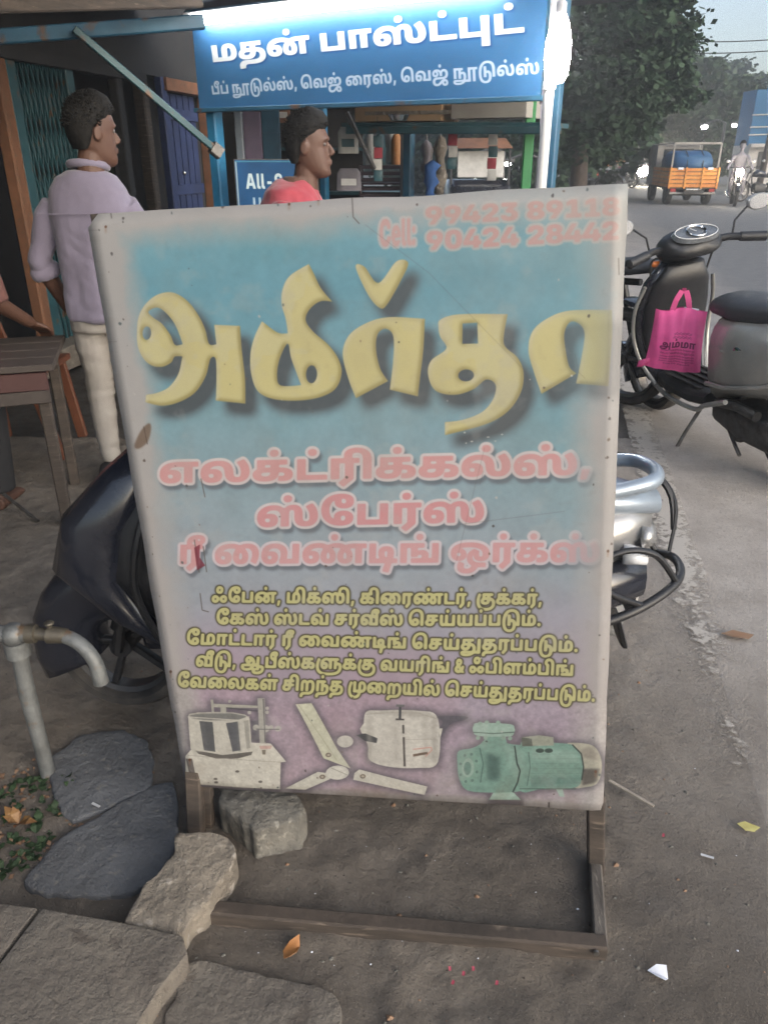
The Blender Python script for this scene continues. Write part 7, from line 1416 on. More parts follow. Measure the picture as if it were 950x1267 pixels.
# --- person at the left edge, mostly outside the picture
c3 = AT(-125, 190, 3.1)
P3 = empty('person', (c3.x, c3.y, 0), label='person at the left edge in a dark reddish brown shirt, mostly cut off', cat='person')
b = MB(); T, m = head_mesh(b, c3, R(60), 1.0); sx, sy = c3.x, c3.y; shz = c3.z - .23
b.loft([(S4(0, 0, shz), (.16, 0, 0), (0, .09, 0), 2.4), (S4(0, 0, .8), (.15, 0, 0), (0, .1, 0), 2.4)], 16)
e_ = S4(.235, .0, shz - .30); s_ = S4(.175, 0, shz - .05); w_ = S4(.27, .2, shz - .42)
limb(b, [s_, e_, w_], [.05, .038, .026]); hand(b, w_, (w_ - e_), (0, 0, 1), 1, .8, 1)
s_ = S4(-.175, 0, shz - .05); e2 = S4(-.235, .0, shz - .30); w2 = S4(-.2, .1, shz - .52); limb(b, [s_, e2, w2], [.05, .038, .026]); hand(b, w2, (w2 - e2), (0, 0, 1), 1, .8, -1)
for q in (-1, 1):
    limb(b, [S4(q * .09, 0, .8), S4(q * .09, .02, .45), S4(q * .09, 0, .05)], [.085, .055, .036]); b.loft([(S4(q * .09, -.05, .03), (.03, 0, 0), (0, 0, .03), 2.2), (S4(q * .09, .14, .02), (.04, 0, 0), (0, 0, .02), 2.2)], 10)
b.build('body', 'skin', P3, world=True, remesh=.007, sm_it=2, smooth='all'); hair_mesh(T, m, P3, 1.0, 9, .03)
b = MB()
for q in (-1, 1): b.tube([S4(q * .09, 0, .85), S4(q * .095, .02, .45), S4(q * .09, 0, .08)], [.11, .08, .065], 14)
b.build('trousers', 'interior_dark', P3, world=True, remesh=.012, sm_it=2, smooth='all')
b = MB(); b.loft([(S4(0, 0, shz + .05), (.07, 0, 0), (0, .07, 0), 2), (S4(0, 0, shz - .04), (.20, 0, 0), (0, .11, 0), 2.4), (S4(0, 0, shz - .62), (.19, 0, 0), (0, .13, 0), 2.5)], 22)
for q in (-1, 1): b.tube([S4(q * .175, 0, shz - .05), S4(q * .21, 0, shz - .2), S4(q * .235, 0, shz - .31)], [.075, .066, .06], 14)
b.build('shirt', 'shirt_brown', P3, world=True, remesh=.010, sm_it=3, smooth='all')
b = MB(); b.loft([(S4(.0, 0, shz - .50), (.20, 0, 0), (0, .14, 0), 2.5), (S4(.0, 0, .78), (.20, 0, 0), (0, .15, 0), 2.5)], 22); b.build('red_hem', 'cloth_red', P3, world=True, remesh=.012, sm_it=2, smooth='all')
# ---------------------------------------------------------------- food stall
SZ = 1.66
A, B_ = G(247, 134, SZ), G(668, 118, SZ)
print('stall', A, B_)
sdir = (B_ - A).normalized(); snrm = Vector((-sdir.y, sdir.x, 0)); W_ = (B_ - A).length
ST = empty('food_stall', (A + B_) / 2 * Vector((1, 1, 0)) if False else ((A.x + B_.x) / 2, (A.y + B_.y) / 2, 0), label='blue food stall frame with a big lettered signboard and a shelf under it', cat='stall')
def SQ(u, v, z): return A + sdir * u + snrm * v + Vector((0, 0, z - SZ))
def paint_sign():
    W, H = 900, 300
    # photo corners of the sign panel -> canvas
    C = Canvas(W, H, homography([(247, -6), (672, -22), (668, 118), (247, 134)], [(0, 0), (W, 0), (W, H), (0, H)]))
    n = value_noise(H, W, 200, 5, 4); yy = np.linspace(0, 1, H)[:, None]
    C.px = np.array((58, 108, 152)) / 255 * (.9 + .2 * n[..., None]) + 0 * yy[..., None]
    s1 = coverage(W, H, C.text_polys('S1', (272, 64), (651, 42), 42)); g1_ = grow(s1, 1.6)
    C.paint(blur(shifted(g1_, 3, 4), 1.5), (12, 50, 110), .7); C.paint(g1_, (214, 216, 216), 1)
    s2 = coverage(W, H, C.text_polys('S2', (268, 113), (667, 92), 24)); C.paint(s2, (190, 206, 224), .95)
    return C
sgm = print_mat('sign_print', paint_sign(), .4, .9)
sg = empty('signboard_panel', (0, 0, 0)); sg.parent = ST
inv = world_of(ST)
SH = 2.12 - SZ
vs = [SQ(0, 0, SZ), SQ(W_, 0, SZ), SQ(W_, 0, SZ + SH), SQ(0, 0, SZ + SH)]
o = MB().add(vs, [(0, 1, 2, 3)]).build('printed_face', sgm, sg, world=True); uvl = o.data.uv_layers.new(name='UVMap')
# the mapping above spans down from the photo's top edge: match panel top to the canvas top
for lp in o.data.loops: uvl.data[lp.index].uv = ((0, 0), (1, 0), (1, 1), (0, 1))[lp.vertex_index]
b = MB(); b.beam(SQ(0, .02, SZ + SH / 2), SQ(W_, .02, SZ + SH / 2), .03, SH, up=(0, 0, 1)); b.build('panel_back', 'paint_blue', sg, world=True)
b = MB(); b.beam(SQ(-.02, -.004, SZ - .012), SQ(W_ + .02, -.004, SZ - .012), .05, .022); b.beam(SQ(-.02, -.004, SZ + SH + .012), SQ(W_ + .02, -.004, SZ + SH + .012), .05, .022); b.build('panel_edge', 'paint_blue', sg, world=True)
def u_at(px, v):
    lo, hi = -1.0, 3.5
    for _ in range(40):
        u = (lo + hi) / 2; q = SQ(u, v, 1.5) - Vector((0, 0, CAM_H)); X = 475 + F_PX * q.x / (q.y * CP - q.z * SP)
        if X < px: lo = u
        else: hi = u
    return u
def post(u, v, z0, z1, w, m, nm='post', d=None):
    return MB().beam(SQ(u, v, z0), SQ(u, v, z1), w, d or w, up=sdir).build(nm, m, ST, world=True)
post(.045, .07, 0, 2.1, .075, 'paint_blue_bright'); post(u_at(684, .10), .10, 0, 2.15, .05, 'paint_blue'); post(.87, .95, 0, 1.72, .06, 'paint_blue'); post(.2, .95, 0, 1.9, .05, 'paint_blue_bright'); post(u_at(684, .98), .98, 0, 1.9, .05, 'paint_blue')
# shelf and rails
MB().beam(SQ(u_at(440, .62), .62, 1.575), SQ(u_at(690, .62), .62, 1.555), .30, .022).build('shelf_board', 'paint_teal', ST, world=True)
MB().beam(SQ(u_at(430, .45), .45, 1.545), SQ(u_at(692, .45), .45, 1.53), .035, .04).build('shelf_rail', 'paint_teal', ST, world=True)
MB().beam(SQ(.0, .98, 1.86), SQ(u_at(684, .98), .98, 1.86), .05, .05).build('back_rail', 'paint_blue', ST, world=True)
MB().beam(SQ(.84, .30, 1.63), SQ(1.02, .30, 1.34), .02, .02).build('shelf_brace', 'dull_metal', ST, world=True)
MB().beam(SQ(.03, .25, .80), SQ(W_, .25, .80), .55, .03).build('counter', 'paint_teal', ST, world=True)
for u in (.3, .6, .9, 1.2, 1.5): MB().beam(SQ(u - .14, .0, .38), SQ(u + .14, .0, .38), .012, .76).build('counter_panel', 'paint_blue', ST, world=True)
MB().beam(SQ(-.1, .5, 2.18), SQ(W_ + .1, .5, 2.18), 1.3, .02).build('roof_sheet', 'sheet_dark', ST, world=True)
# tube light and bulb
tl = empty('tube_light', SQ(.9, -.05, 2.06), label='glowing white tube light fixed along the top of the blue sign', cat='tube light')
MB().tube([SQ(.06, -.075, 2.085), SQ(W_ - .22, -.075, 2.085)], .028, 12).build('glowing_tube', 'tube_glow', tl, world=True, smooth=True)
MB().beam(SQ(.0, -.04, 2.11), SQ(W_ - .16, -.04, 2.11), .05, .035).build('fitting', 'white_plastic', tl, world=True)
for u in (.045, W_ - .205): MB().tube([SQ(u - .012, -.075, 2.085), SQ(u + .012, -.075, 2.085)], .02, 12).build('end_cap', 'white_plastic', tl, world=True, smooth=True)
pt = AT(686, 20, 3.62); pb = G(667, 225, 1.0)
pp = Vector((pt.x, pt.y, 0)); 
pole = empty('lamp_pole', pp, label='white pole standing in front of the right end of the blue sign', cat='pole')
MB().tube([(0, 0, -.02), (0, 0, 1.2), (0, 0, 2.25)], .022, 14).build('shaft', 'pvc_white', pole, smooth=True)
MB().tube([(0, 0, 1.66), (0, 0, 1.69)], .027, 14).build('joint', 'pvc_white', pole, smooth=True)
bl = empty('light_bulb', (pp.x + .03, pp.y - .03, 1.9), label='bright glowing white bulb hanging beside the white pole', cat='light bulb')
bc = AT(690, 62, pp.y - .03) - Vector((bl.location))
b = MB(); b.lathe([(.0, -.12), (.03, -.115), (.046, -.09), (.052, -.03), (.05, .03), (.036, .09), (.02, .125)], c=bc, n=20); b.build('glowing_glass', 'bulb_glow', bl, smooth='all')
b = MB(); b.lathe([(.021, .12), (.021, .16), (.012, .17), (0, .17)], c=bc, n=14); b.build('cap', 'white_plastic', bl, smooth=True)
MB().tube([bc + Vector((0, 0, .17)), bc + Vector((.0, .02, .22)), bc + Vector((-.03, .04, .30))], .004, 6).build('wire', 'cable', bl)
# cloth strips by the pole
b = MB(); pts0 = [SQ(W_ + .04, .0, 2.1), SQ(W_ + .07, .0, 1.85), SQ(W_ + .02, 0, 1.62), SQ(W_ + .03, 0, 1.48)]
for p, q, w0 in zip(pts0[:-1], pts0[1:], (.06, .045, .03)): b.beam(p, q, w0, .004, up=snrm)
tag(b.build('cloth_strip', 'cloth_grey'), 'grey cloth strip hanging at the right end of the blue sign', 'cloth')
# things in and behind the stall
cb = empty('cardboard_box', SQ(1.05, .62, 1.59), label='brown cardboard box lying flat on the stall shelf, left of the pale one', cat='cardboard box')
MB().beam(SQ(u_at(452, .66), .66, 1.635), SQ(u_at(556, .66), .66, 1.63), .22, .085, bev=.02).build('carton', 'cardboard', cb, world=True)
MB().beam(SQ(u_at(452, .549), .549, 1.635), SQ(u_at(556, .549), .549, 1.63), .002, .02, bev=.02).build('tape', 'stone_brown', cb, world=True)
cb = empty('cardboard_box', SQ(1.6, .62, 1.59), label='pale flat box on the right part of the stall shelf', cat='cardboard box')
MB().beam(SQ(u_at(568, .66), .66, 1.645), SQ(u_at(658, .66), .66, 1.645), .22, .10, bev=.02).build('carton', 'truck_grey', cb, world=True)
b = MB(); c = SQ(1.12, .40, 1.585); b.lathe([(0, 0), (.045, .002), (.06, .03), (.058, .032), (.042, .008), (0, .006)], c=c, n=20); tag(b.build('steel_bowl', 'chrome', smooth=True), 'small shiny steel bowl on the stall shelf', 'bowl')
# blue notice board behind the red shirt
def paint_notice():
    W, H = 260, 260; C = Canvas(W, H); C.px[:] = np.array((20, 74, 120)) / 255; C.px *= (.9 + .2 * value_noise(H, W, 60, 2, 3))[..., None]
    LINES['N1'] = 'iA il il i- iS'; LINES['N2'] = 'iU in ii'; LINES['N3'] = 'iR ie'
    C.paint(coverage(W, H, C.text_polys('N1', (30, 84), (150, 84), 62)), (190, 208, 214)); C.paint(coverage(W, H, C.text_polys('N2', (48, 150), (118, 150), 56)), (150, 176, 196)); C.paint(coverage(W, H, C.text_polys('N3', (42, 214), (96, 214), 52)), (150, 176, 196))
    C.line([(4, 4), (4, 256)], 5, (150, 170, 180)); C.line([(4, 4), (256, 4)], 4, (60, 120, 150))
    return C
nm_ = print_mat('notice_print', paint_notice(), .5)
nb = AT(290, 198, 4.9); nbr = AT(392, 198, 4.9)
NB = empty('notice_board', (nb.x, nb.y, 0), label='small blue notice board with white Latin letters behind the person in red', cat='notice board')
wn_ = nbr.x - nb.x
o = MB().add([(0, 0, nb.z - wn_), (wn_, 0, nb.z - wn_), (wn_, 0, nb.z), (0, 0, nb.z)], [(0, 1, 2, 3)]).build('printed_face', nm_, NB); uvl = o.data.uv_layers.new(name='UVMap')
for lp in o.data.loops: uvl.data[lp.index].uv = ((0, 0), (1, 0), (1, 1), (0, 1))[lp.vertex_index]
MB().box((wn_ / 2, .014, nb.z - wn_ / 2), (wn_ + .01, .02, wn_ + .01)).build('backing', 'dull_metal', NB)
for x in (.03, wn_ - .03): MB().beam((x, .03, 0), (x, .03, nb.z - .02), .03, .03).build('leg', 'dull_metal', NB)
# boards and doors standing behind
def plank(name, px0, px1, py0, Y, m, label, cat, th=.03):
    a, c = AT(px0, py0, Y), AT(px1, py0, Y); r = empty(name, ((a.x + c.x) / 2, Y, 0), label=label, cat=cat)
    w = c.x - a.x; MB().box((0, 0, a.z / 2), (w, th, a.z)).build('panel', m, r, bev=.004)
    b = MB(); 
    for zz in (.3, a.z * .5, a.z - .12): b.box((0, -th / 2 - .006, zz), (w * .92, .012, .05))
    b.build('ledge', m, r)
    return r
plank('leaning_board', 300, 322, 138, 5.6, 'lavender_board', 'dull lavender panel standing behind the notice board', 'panel')
plank('door_leaf', 323, 345, 134, 5.7, 'paint_blue', 'dark blue door leaf behind the person in red', 'door')
plank('pale_post', 290, 299, 138, 5.5, 'blue_grey_rail', 'pale blue narrow post left of the lavender panel', 'post', .05)
pb_ = empty('back_partition', (-.3, 6.4, 0), label='dark partition with shelves at the back of the stall', cat='partition')
a, c = AT(268, 110, 6.4), AT(448, 110, 6.4); MB().box(((a.x + c.x) / 2 + .3, .05, 1.1), (c.x - a.x, .04, 2.2)).build('board', 'interior_dark', pb_)
for z in (1.15, 1.45, 1.75): MB().box(((a.x + c.x) / 2 + .3 + .35, -.08, z), (1.0, .22, .02)).build('shelf', 'paint_teal', pb_)
rs = random.Random(4)
def small_pack(px, py, Y, w, h, m, label, cat='packet', nm='packet'):
    p = AT(px, py, Y); r = empty(nm, p, label=label, cat=cat); b = MB(); b.loft([((0, 0, 0), (w / 2, 0, 0), (0, .03, 0), 4), ((0, 0, h * .8), (w / 2 * .95, 0, 0), (0, .028, 0), 4), ((0, 0, h), (w / 2 * .7, 0, 0), (0, .012, 0), 3)], 12); b.build('pouch', m, r, smooth=True)
    MB().box((0, -.0315, h * .4), (w * .6, .002, h * .3)).build('print_patch', 'white_plastic' if m != 'far_white' else 'paint_teal', r); return r
small_pack(431, 190, 5.3, .13, .15, 'far_white', 'pale blue and white packet on the shelf right of the person in red')
small_pack(432, 236, 5.3, .16, .13, 'cloth_grey', 'grey carton on the shelf behind the stall, under the pale packet')
small_pack(352, 152, 6.0, .09, .12, 'frame_orange', 'small orange packet on the shelf above the hair of the person in red')
small_pack(398, 133, 6.0, .17, .08, 'sign_orange', 'bright orange box seen above the person in red')
# grey pipe and things hanging behind
gp = AT(502, 165, 5.6); r = empty('grey_pipe', (gp.x, gp.y, 0), label='vertical grey pipe behind the stall shelf', cat='pipe'); MB().tube([(0, 0, 0), (0, 0, gp.z + .15)], .035, 14).build('shaft', 'pvc_grey', r, smooth=True); MB().tube([(0, 0, .02), (0, 0, .08)], .045, 14).build('collar', 'pvc_grey', r, smooth=True)
gp = AT(655, 150, 4.7); r = empty('green_post', (gp.x, gp.y, 0), label='green painted post between the stall and the white pole', cat='post'); MB().beam((0, 0, 0), (0, 0, gp.z + .2), .055, .055, up=(1, 0, 0)).build('shaft', 'green_paint', r); MB().box((0, 0, .015), (.12, .12, .03)).build('foot_plate', 'green_paint', r)
def hanging(px0, px1, py0, py1, Y, m, label):
    a, c = AT(px0, py0, Y), AT(px1, py1, Y); w = c.x - a.x; h = a.z - c.z; r = empty('hanging_garment', ((a.x + c.x) / 2, Y, a.z), label=label, cat='clothes')
    secs = [((0, 0, .02), (w * .12, 0, 0), (0, .02, 0), 2)] + [((w * .06 * math.sin(k * 1.7 + px0), 0, -h * k / 6), (w * (.38 + .12 * math.sin(k * 2.1 + px1)), 0, 0), (0, .04 + .01 * (k % 2), 0), 2.4) for k in range(7)]
    o = MB().loft(secs, 18).build('cloth', m, r, smooth='all'); roughen(o, .02, 9, px0)
    MB().tube([(0, 0, .02), (0, 0, .10), (.02, 0, .12)], .004, 6).build('hook', 'dull_metal', r)
hanging(520, 534, 178, 225, 5.4, 'cloth_grey', 'grey garment hanging behind the stall nearest the grey pipe')
hanging(536, 552, 172, 240, 5.4, 'stone_brown', 'pale patterned garment hanging behind the stall beside the blue one')
hanging(524, 542, 205, 245, 5.3, 'cloth_blue', 'blue garment hanging low behind the stall')
hanging(478, 488, 160, 200, 5.9, 'far_white', 'white cloth hanging behind the stall left of the grey pipe')
hanging(462, 470, 165, 205, 6.0, 'cloth_grey', 'grey cloth hanging beside the blue inner post')
for i, (px_, py_, Y_, n_, lab) in enumerate(((467, 168, 5.0, 4, 'strip of sachets hanging nearest the blue inner post'), (560, 166, 4.9, 3, 'strip of sachets hanging in the middle of the stall opening'), (610, 166, 4.9, 4, 'strip of sachets hanging left of the green post'))):
    p = AT(px_, py_, Y_); r = empty('sachet_strip', p, label=lab, cat='sachets'); MB().tube([(0, 0, 0), (0, 0, .10)], .002, 5).build('string', 'cable', r)
    for k in range(n_): MB().loft([((.004 * (k % 2), 0, -.062 * k), (.026, 0, 0), (0, .003, 0), 4), ((.004 * (k % 2), 0, -.062 * k - .03), (.027, 0, 0), (0, .011, 0), 4), ((.004 * (k % 2), 0, -.062 * k - .058), (.026, 0, 0), (0, .003, 0), 4)], 10).build('sachet', ['paint_teal', 'shirt_red', 'far_white'][(k + i) % 3], r, smooth=True)
for i, (px_, Y_, m_, lab) in enumerate(((458, 5.85, 'far_white', 'pale bottle standing on the crates, nearest the blue inner post'), (470, 5.85, 'paint_teal', 'teal bottle standing on the crates beside the pale one'), (490, 5.85, 'leaf_orange', 'amber bottle standing on the crates beside the grey pipe'))):
    p = AT(px_, 200, Y_); zc = AT(478, 232, 5.8).z + .145; r = empty('bottle', (p.x, p.y - .05, zc), label=lab, cat='bottle')
    MB().lathe([(0, 0), (.035, 0), (.037, .01), (.037, .14), (.03, .17), (.013, .20), (.013, .235), (0, .235)], n=16).build('glass', m_, r, smooth=True); MB().lathe([(0, .235), (.016, .235), (.016, .26), (0, .26)], n=12).build('cap', 'shirt_red', r, smooth=True)
# crates stacked behind the stall
cr = []
gp = AT(478, 232, 5.8)
for k in range(5):
    r = empty('crate', (gp.x, gp.y, gp.z - .52 + k * .135), label=['lowest', 'second lowest', 'middle', 'second highest', 'topmost'][k] + ' dark crate of the stack behind the stall', cat='crate', group='dark crates stacked behind the stall')
    MB().box((0, 0, .008), (.36, .28, .012)).build('bottom', 'crate_plum', r)
    for z in (.03, .07, .11):
        MB().box((0, -.14, z), (.37, .012, .018)).build('slat', 'crate_plum', r); MB().box((0, .14, z), (.37, .012, .018)).build('slat', 'crate_plum', r)
    for sx_ in (-.18, .18):
        MB().box((sx_, 0, .06), (.012, .28, .12)).build('end_panel', 'crate_plum', r)
r = empty('low_table', (gp.x, gp.y, 0), label='dark low table under the stack of crates behind the stall', cat='table'); MB().box((0, 0, gp.z - .535), (.7, .5, .03)).build('tabletop', 'brown_wood', r)
for x in (-.3, .3):
    for y in (-.2, .2): MB().beam((x, y, 0), (x, y, gp.z - .55), .04, .04).build('leg', 'brown_wood', r)

# ---------------------------------------------------------------- shop front on the left, receding along the road
X0, DX = -3.55, .2
def FP(y, z, off=0.0): return Vector((X0 + DX * y + off, y, z))
fdir = Vector((DX, 1, 0)).normalized(); fn = Vector((1, -DX, 0)).normalized()
SHOP = empty('shop_front', (X0 + DX * 6, 6, 0), label='dark shop front with orange door frames, blue doors and folding grille on the left', cat='shop')
def slabw(y0, y1, z0, z1, off, th, m, nm): return MB().beam(FP(y0, (z0 + z1) / 2) + fn * off, FP(y1, (z0 + z1) / 2) + fn * off, th, z1 - z0, bev=.02).build(nm, m, SHOP, world=True)
slabw(-1.5, 14, -.02, 3.4, -.62, .1, 'interior_dark', 'inner_wall')
slabw(-1.5, 14, 2.03, 3.6, -.06, .16, 'wall_dark', 'upper_wall')
slabw(-1.5, 14, 0, .16, -.02, .4, 'slab_stone', 'plinth')
def frame(px, w, m, z1=2.03, off=.02, d=.1):
    """upright of the facade that stands at photo column px (measured at the lintel)"""
    # solve for y where the facade meets column px at mid height
    lo, hi = 2.0, 13.5
    for _ in range(50):
        y = (lo + hi) / 2; p = FP(y, 1.6) + fn * off; q = p - Vector((0, 0, CAM_H)); dep = q.y * CP - q.z * SP; X = 475 + F_PX * q.x / dep
        if X < px: lo = y
        else: hi = y
    MB().beam(FP(y, 0) + fn * off, FP(y, z1) + fn * off, w, d, up=fdir).build('door_frame', m, SHOP, world=True); return y
y_a = frame(8, .09, 'frame_orange'); y_b = frame(22, .05, 'paint_teal'); y_c = frame(92, .06, 'paint_teal'); y_d = frame(150, .08, 'wall_dark'); y_e = frame(205, .07, 'door_blue'); y_f = frame(256, .12, 'frame_orange'); y_g = frame(180, .10, 'brown_wood')
slabw(y_e, y_f + .02, 1.93, 2.03, .03, .1, 'frame_orange', 'door_lintel'); slabw(y_a - 1, y_g, 1.96, 2.03, .03, .12, 'wall_dark', 'lintel')
# folding lattice gate between the teal posts
gate = empty('lattice_gate', (0, 0, 0)); gate.parent = SHOP; gate.location = (0, 0, 0)
n = 12
for k in range(n + 1):
    y = y_b + (y_c - y_b) * k / n; MB().beam(FP(y, .16) + fn * .0, FP(y, 1.95) + fn * .0, .018, .022, up=fdir).build('gate_bar', 'paint_teal', gate, world=True)
for k in range(n):
    ya, yb = y_b + (y_c - y_b) * k / n, y_b + (y_c - y_b) * (k + 1) / n
    b = MB()
    for z in [.3 + .28 * q for q in range(6)]:
        b.beam(FP(ya, z) + fn * .018, FP(yb, z + .28) + fn * .018, .006, .014, up=fn); b.beam(FP(ya, z + .28) + fn * .026, FP(yb, z) + fn * .026, .006, .014, up=fn)
    b.build('gate_lattice', 'paint_teal', gate, world=True)
# blue plank door
dr = empty('plank_door', (0, 0, 0)); dr.parent = SHOP
n = 5
for k in range(n):
    ya, yb = y_e + .12 + (y_f - y_e - .25) * k / n, y_e + .12 + (y_f - y_e - .25) * (k + 1) / n
    MB().beam(FP(ya + .01, 1.04) - fn * .04, FP(yb - .01, 1.04) - fn * .04, .03, 1.76, bev=.1).build('plank', 'door_blue', dr, world=True)
for z in (.4, 1.1, 1.75): MB().beam(FP(y_e + .12, z) - fn * .012, FP(y_f - .13, z) - fn * .012, .02, .09).build('crossbar', 'door_blue', dr, world=True)
p = FP(y_e + .3, 1.25) + fn * .02; MB().ball(p, .022).build('knob', 'chrome', dr, world=True, smooth='all')
# things in the dark: a green-grey cupboard edge and pale poster
o = empty('cupboard', FP((y_d + y_g) / 2, 0) - fn * .35, label='dark olive cupboard standing inside the open shop doorway', cat='cupboard')
MB().beam(FP(y_d + .2, .95) - fn * .35, FP(y_g - .2, .95) - fn * .35, .3, 1.7).build('carcass', 'leaf_green', o, world=True); MB().beam(FP((y_d + y_g) / 2 - .02, .95) - fn * .19, FP((y_d + y_g) / 2 + .02, .95) - fn * .19, .02, 1.5).build('door_gap', 'interior_dark', o, world=True)
# awning over the left side: dark sheet roof on blue beams
AW = empty('awning', (-1.6, 3.6, 0), label='dark sheet awning on blue painted beams over the shop front', cat='awning')
def zroof(y, x): return 2.34 + .02 * (y - 4) - .10 * (x + .9)
for k in range(16):
    x0, x1 = -3.9 + k * .2, -3.9 + (k + 1) * .2
    b = MB(); vs = []
    for y in (.1, 7.4):  # sheets run on unseen towards the camera, added to shade the left side
        for i in range(5):
            x = x0 + (x1 - x0) * i / 4; vs.append((x, y, zroof(y, x) + .012 * math.sin(i * math.pi / 2)))
    b.add(vs, [(i, i + 1, 6 + i, 5 + i) for i in range(4)]); b.build('roof_sheet', 'sheet_dark', AW, world=True, solid=.002)
a, c = AT(-60, 50, 3.9), AT(252, 27, 4.25)
MB().beam(a, c, .05, .06).build('beam', 'paint_blue', AW, world=True)
a, c = AT(-60, 8, 3.2), AT(246, 2, 4.2); MB().beam(a, c, .05, .05).build('beam', 'brown_wood', AW, world=True)
a, c = AT(92, 36, 4.0), AT(270, 188, 4.35); MB().beam(a, c, .028, .032).build('strut', 'paint_teal', AW, world=True)
MB().beam(c + (a - c) * .05, c + (a - c) * -.02, .05, .06).build('strut_foot', 'dull_metal', AW, world=True)
for y, x in ((.6, -3.5), (.6, -2.0)): MB().beam((x, y, 0), (x, y, zroof(y, x)), .06, .06, up=(1, 0, 0)).build('post', 'paint_blue', AW, world=True)
for y in (1.2, 3.0, 5.0): MB().beam((-3.7, y, zroof(y, -3.7) - .05), (-.75, y, zroof(y, -.75) - .05), .04, .05).build('rafter', 'brown_wood', AW, world=True)
p0 = AT(12, 12, 3.5); b = MB(); b.loft([(p0, (.09, 0, 0), (0, .05, 0), 3), (p0 + Vector((.02, 0, .12)), (.06, 0, 0), (0, .04, 0), 3)], 12); tag(b.build('bundle', 'frame_orange', smooth='all'), 'brownish orange bundle tucked under the awning at the top left', 'bundle')

# ---------------------------------------------------------------- table and chair at the left
tr = G(84, 648); T1 = empty('table', (tr.x - .5, tr.y - .0, 0), label='dark wooden table at the left edge with a sloping brace', cat='table')
c0 = G(66, 440, .74); q = Vector((tr.x, tr.y, 0)) - Vector((c0.x, c0.y, 0))
dA = Vector((-.96, -.28, 0)).normalized(); dB = Vector((-.28, .96, 0))
corner = Vector((c0.x + .0, c0.y, 0))
leg = Vector((tr.x, tr.y, 0))
def TP(a_, b__, z): return leg + dA * a_ + dB * b__ + Vector((0, 0, z))
for k in range(4): MB().beam(TP(-.06, -.04 + .14 * k + .07, .675), TP(1.2, -.04 + .14 * k + .07, .675), .134, .026).build('top_plank', 'table_wood', T1, world=True)
MB().beam(TP(-.03, -.012, .62), TP(1.15, -.012, .62), .022, .07).build('apron', 'table_red', T1, world=True)
MB().beam(TP(-.03, -.014, .56), TP(1.15, -.014, .54), .024, .05).build('rail', 'table_wood', T1, world=True)
for a_, b__ in ((0, .02), (1.1, .02), (0, .46), (1.1, .46)): MB().beam(TP(a_, b__, 0), TP(a_, b__, .655), .045, .045, up=dA).build('leg', 'brown_wood', T1, world=True)
MB().tube([G(48, 645, .0), G(-60, 560, .2)], .008, 8).build('brace', 'dull_metal', T1, world=True)
ch = G(86, 560); CH = empty('chair', (ch.x - .25, ch.y, 0), label='reddish brown plastic chair between the table and the person in lavender', cat='chair')
def CPt(x, y, z): return Vector((ch.x + x, ch.y + y, z))
b = MB(); b.loft([(CPt(-.46, .1, .42), (.015, 0, 0), (0, .22, 0), 3), (CPt(-.44, .1, .6), (.014, 0, 0), (0, .23, 0), 3), (CPt(-.42, .1, .86), (.012, 0, 0), (0, .2, 0), 2.6)], 18); b.loft([(CPt(-.30, -.13, .40), (.05, 0, 0), (0, .012, 0), 3), (CPt(-.32, -.13, .70), (.13, 0, 0), (0, .012, 0), 3), (CPt(-.34, -.12, .88), (.12, 0, 0), (0, .012, 0), 2.6)], 18)
b.build('backrest', 'chair_brown', CH, world=True, smooth=True)
MB().beam(CPt(-.45, .08, .43), CPt(-.03, .08, .44), .44, .03).build('seat', 'chair_brown', CH, world=True)
for x, y, t_ in ((-.0, -.1, -.06), (-.44, -.1, .0), (-.02, .26, -.04), (-.44, .26, .0)): MB().beam(CPt(x, y, 0), CPt(x + t_ * 1.4, y, .44), .05, .03, up=(0, 1, 0)).build('leg', 'chair_brown', CH, world=True)
MB().beam(CPt(-.12, -.13, .44), CPt(-.22, -.13, .86), .05, .02, up=(0, 1, 0)).build('arm_support', 'chair_brown', CH, world=True)
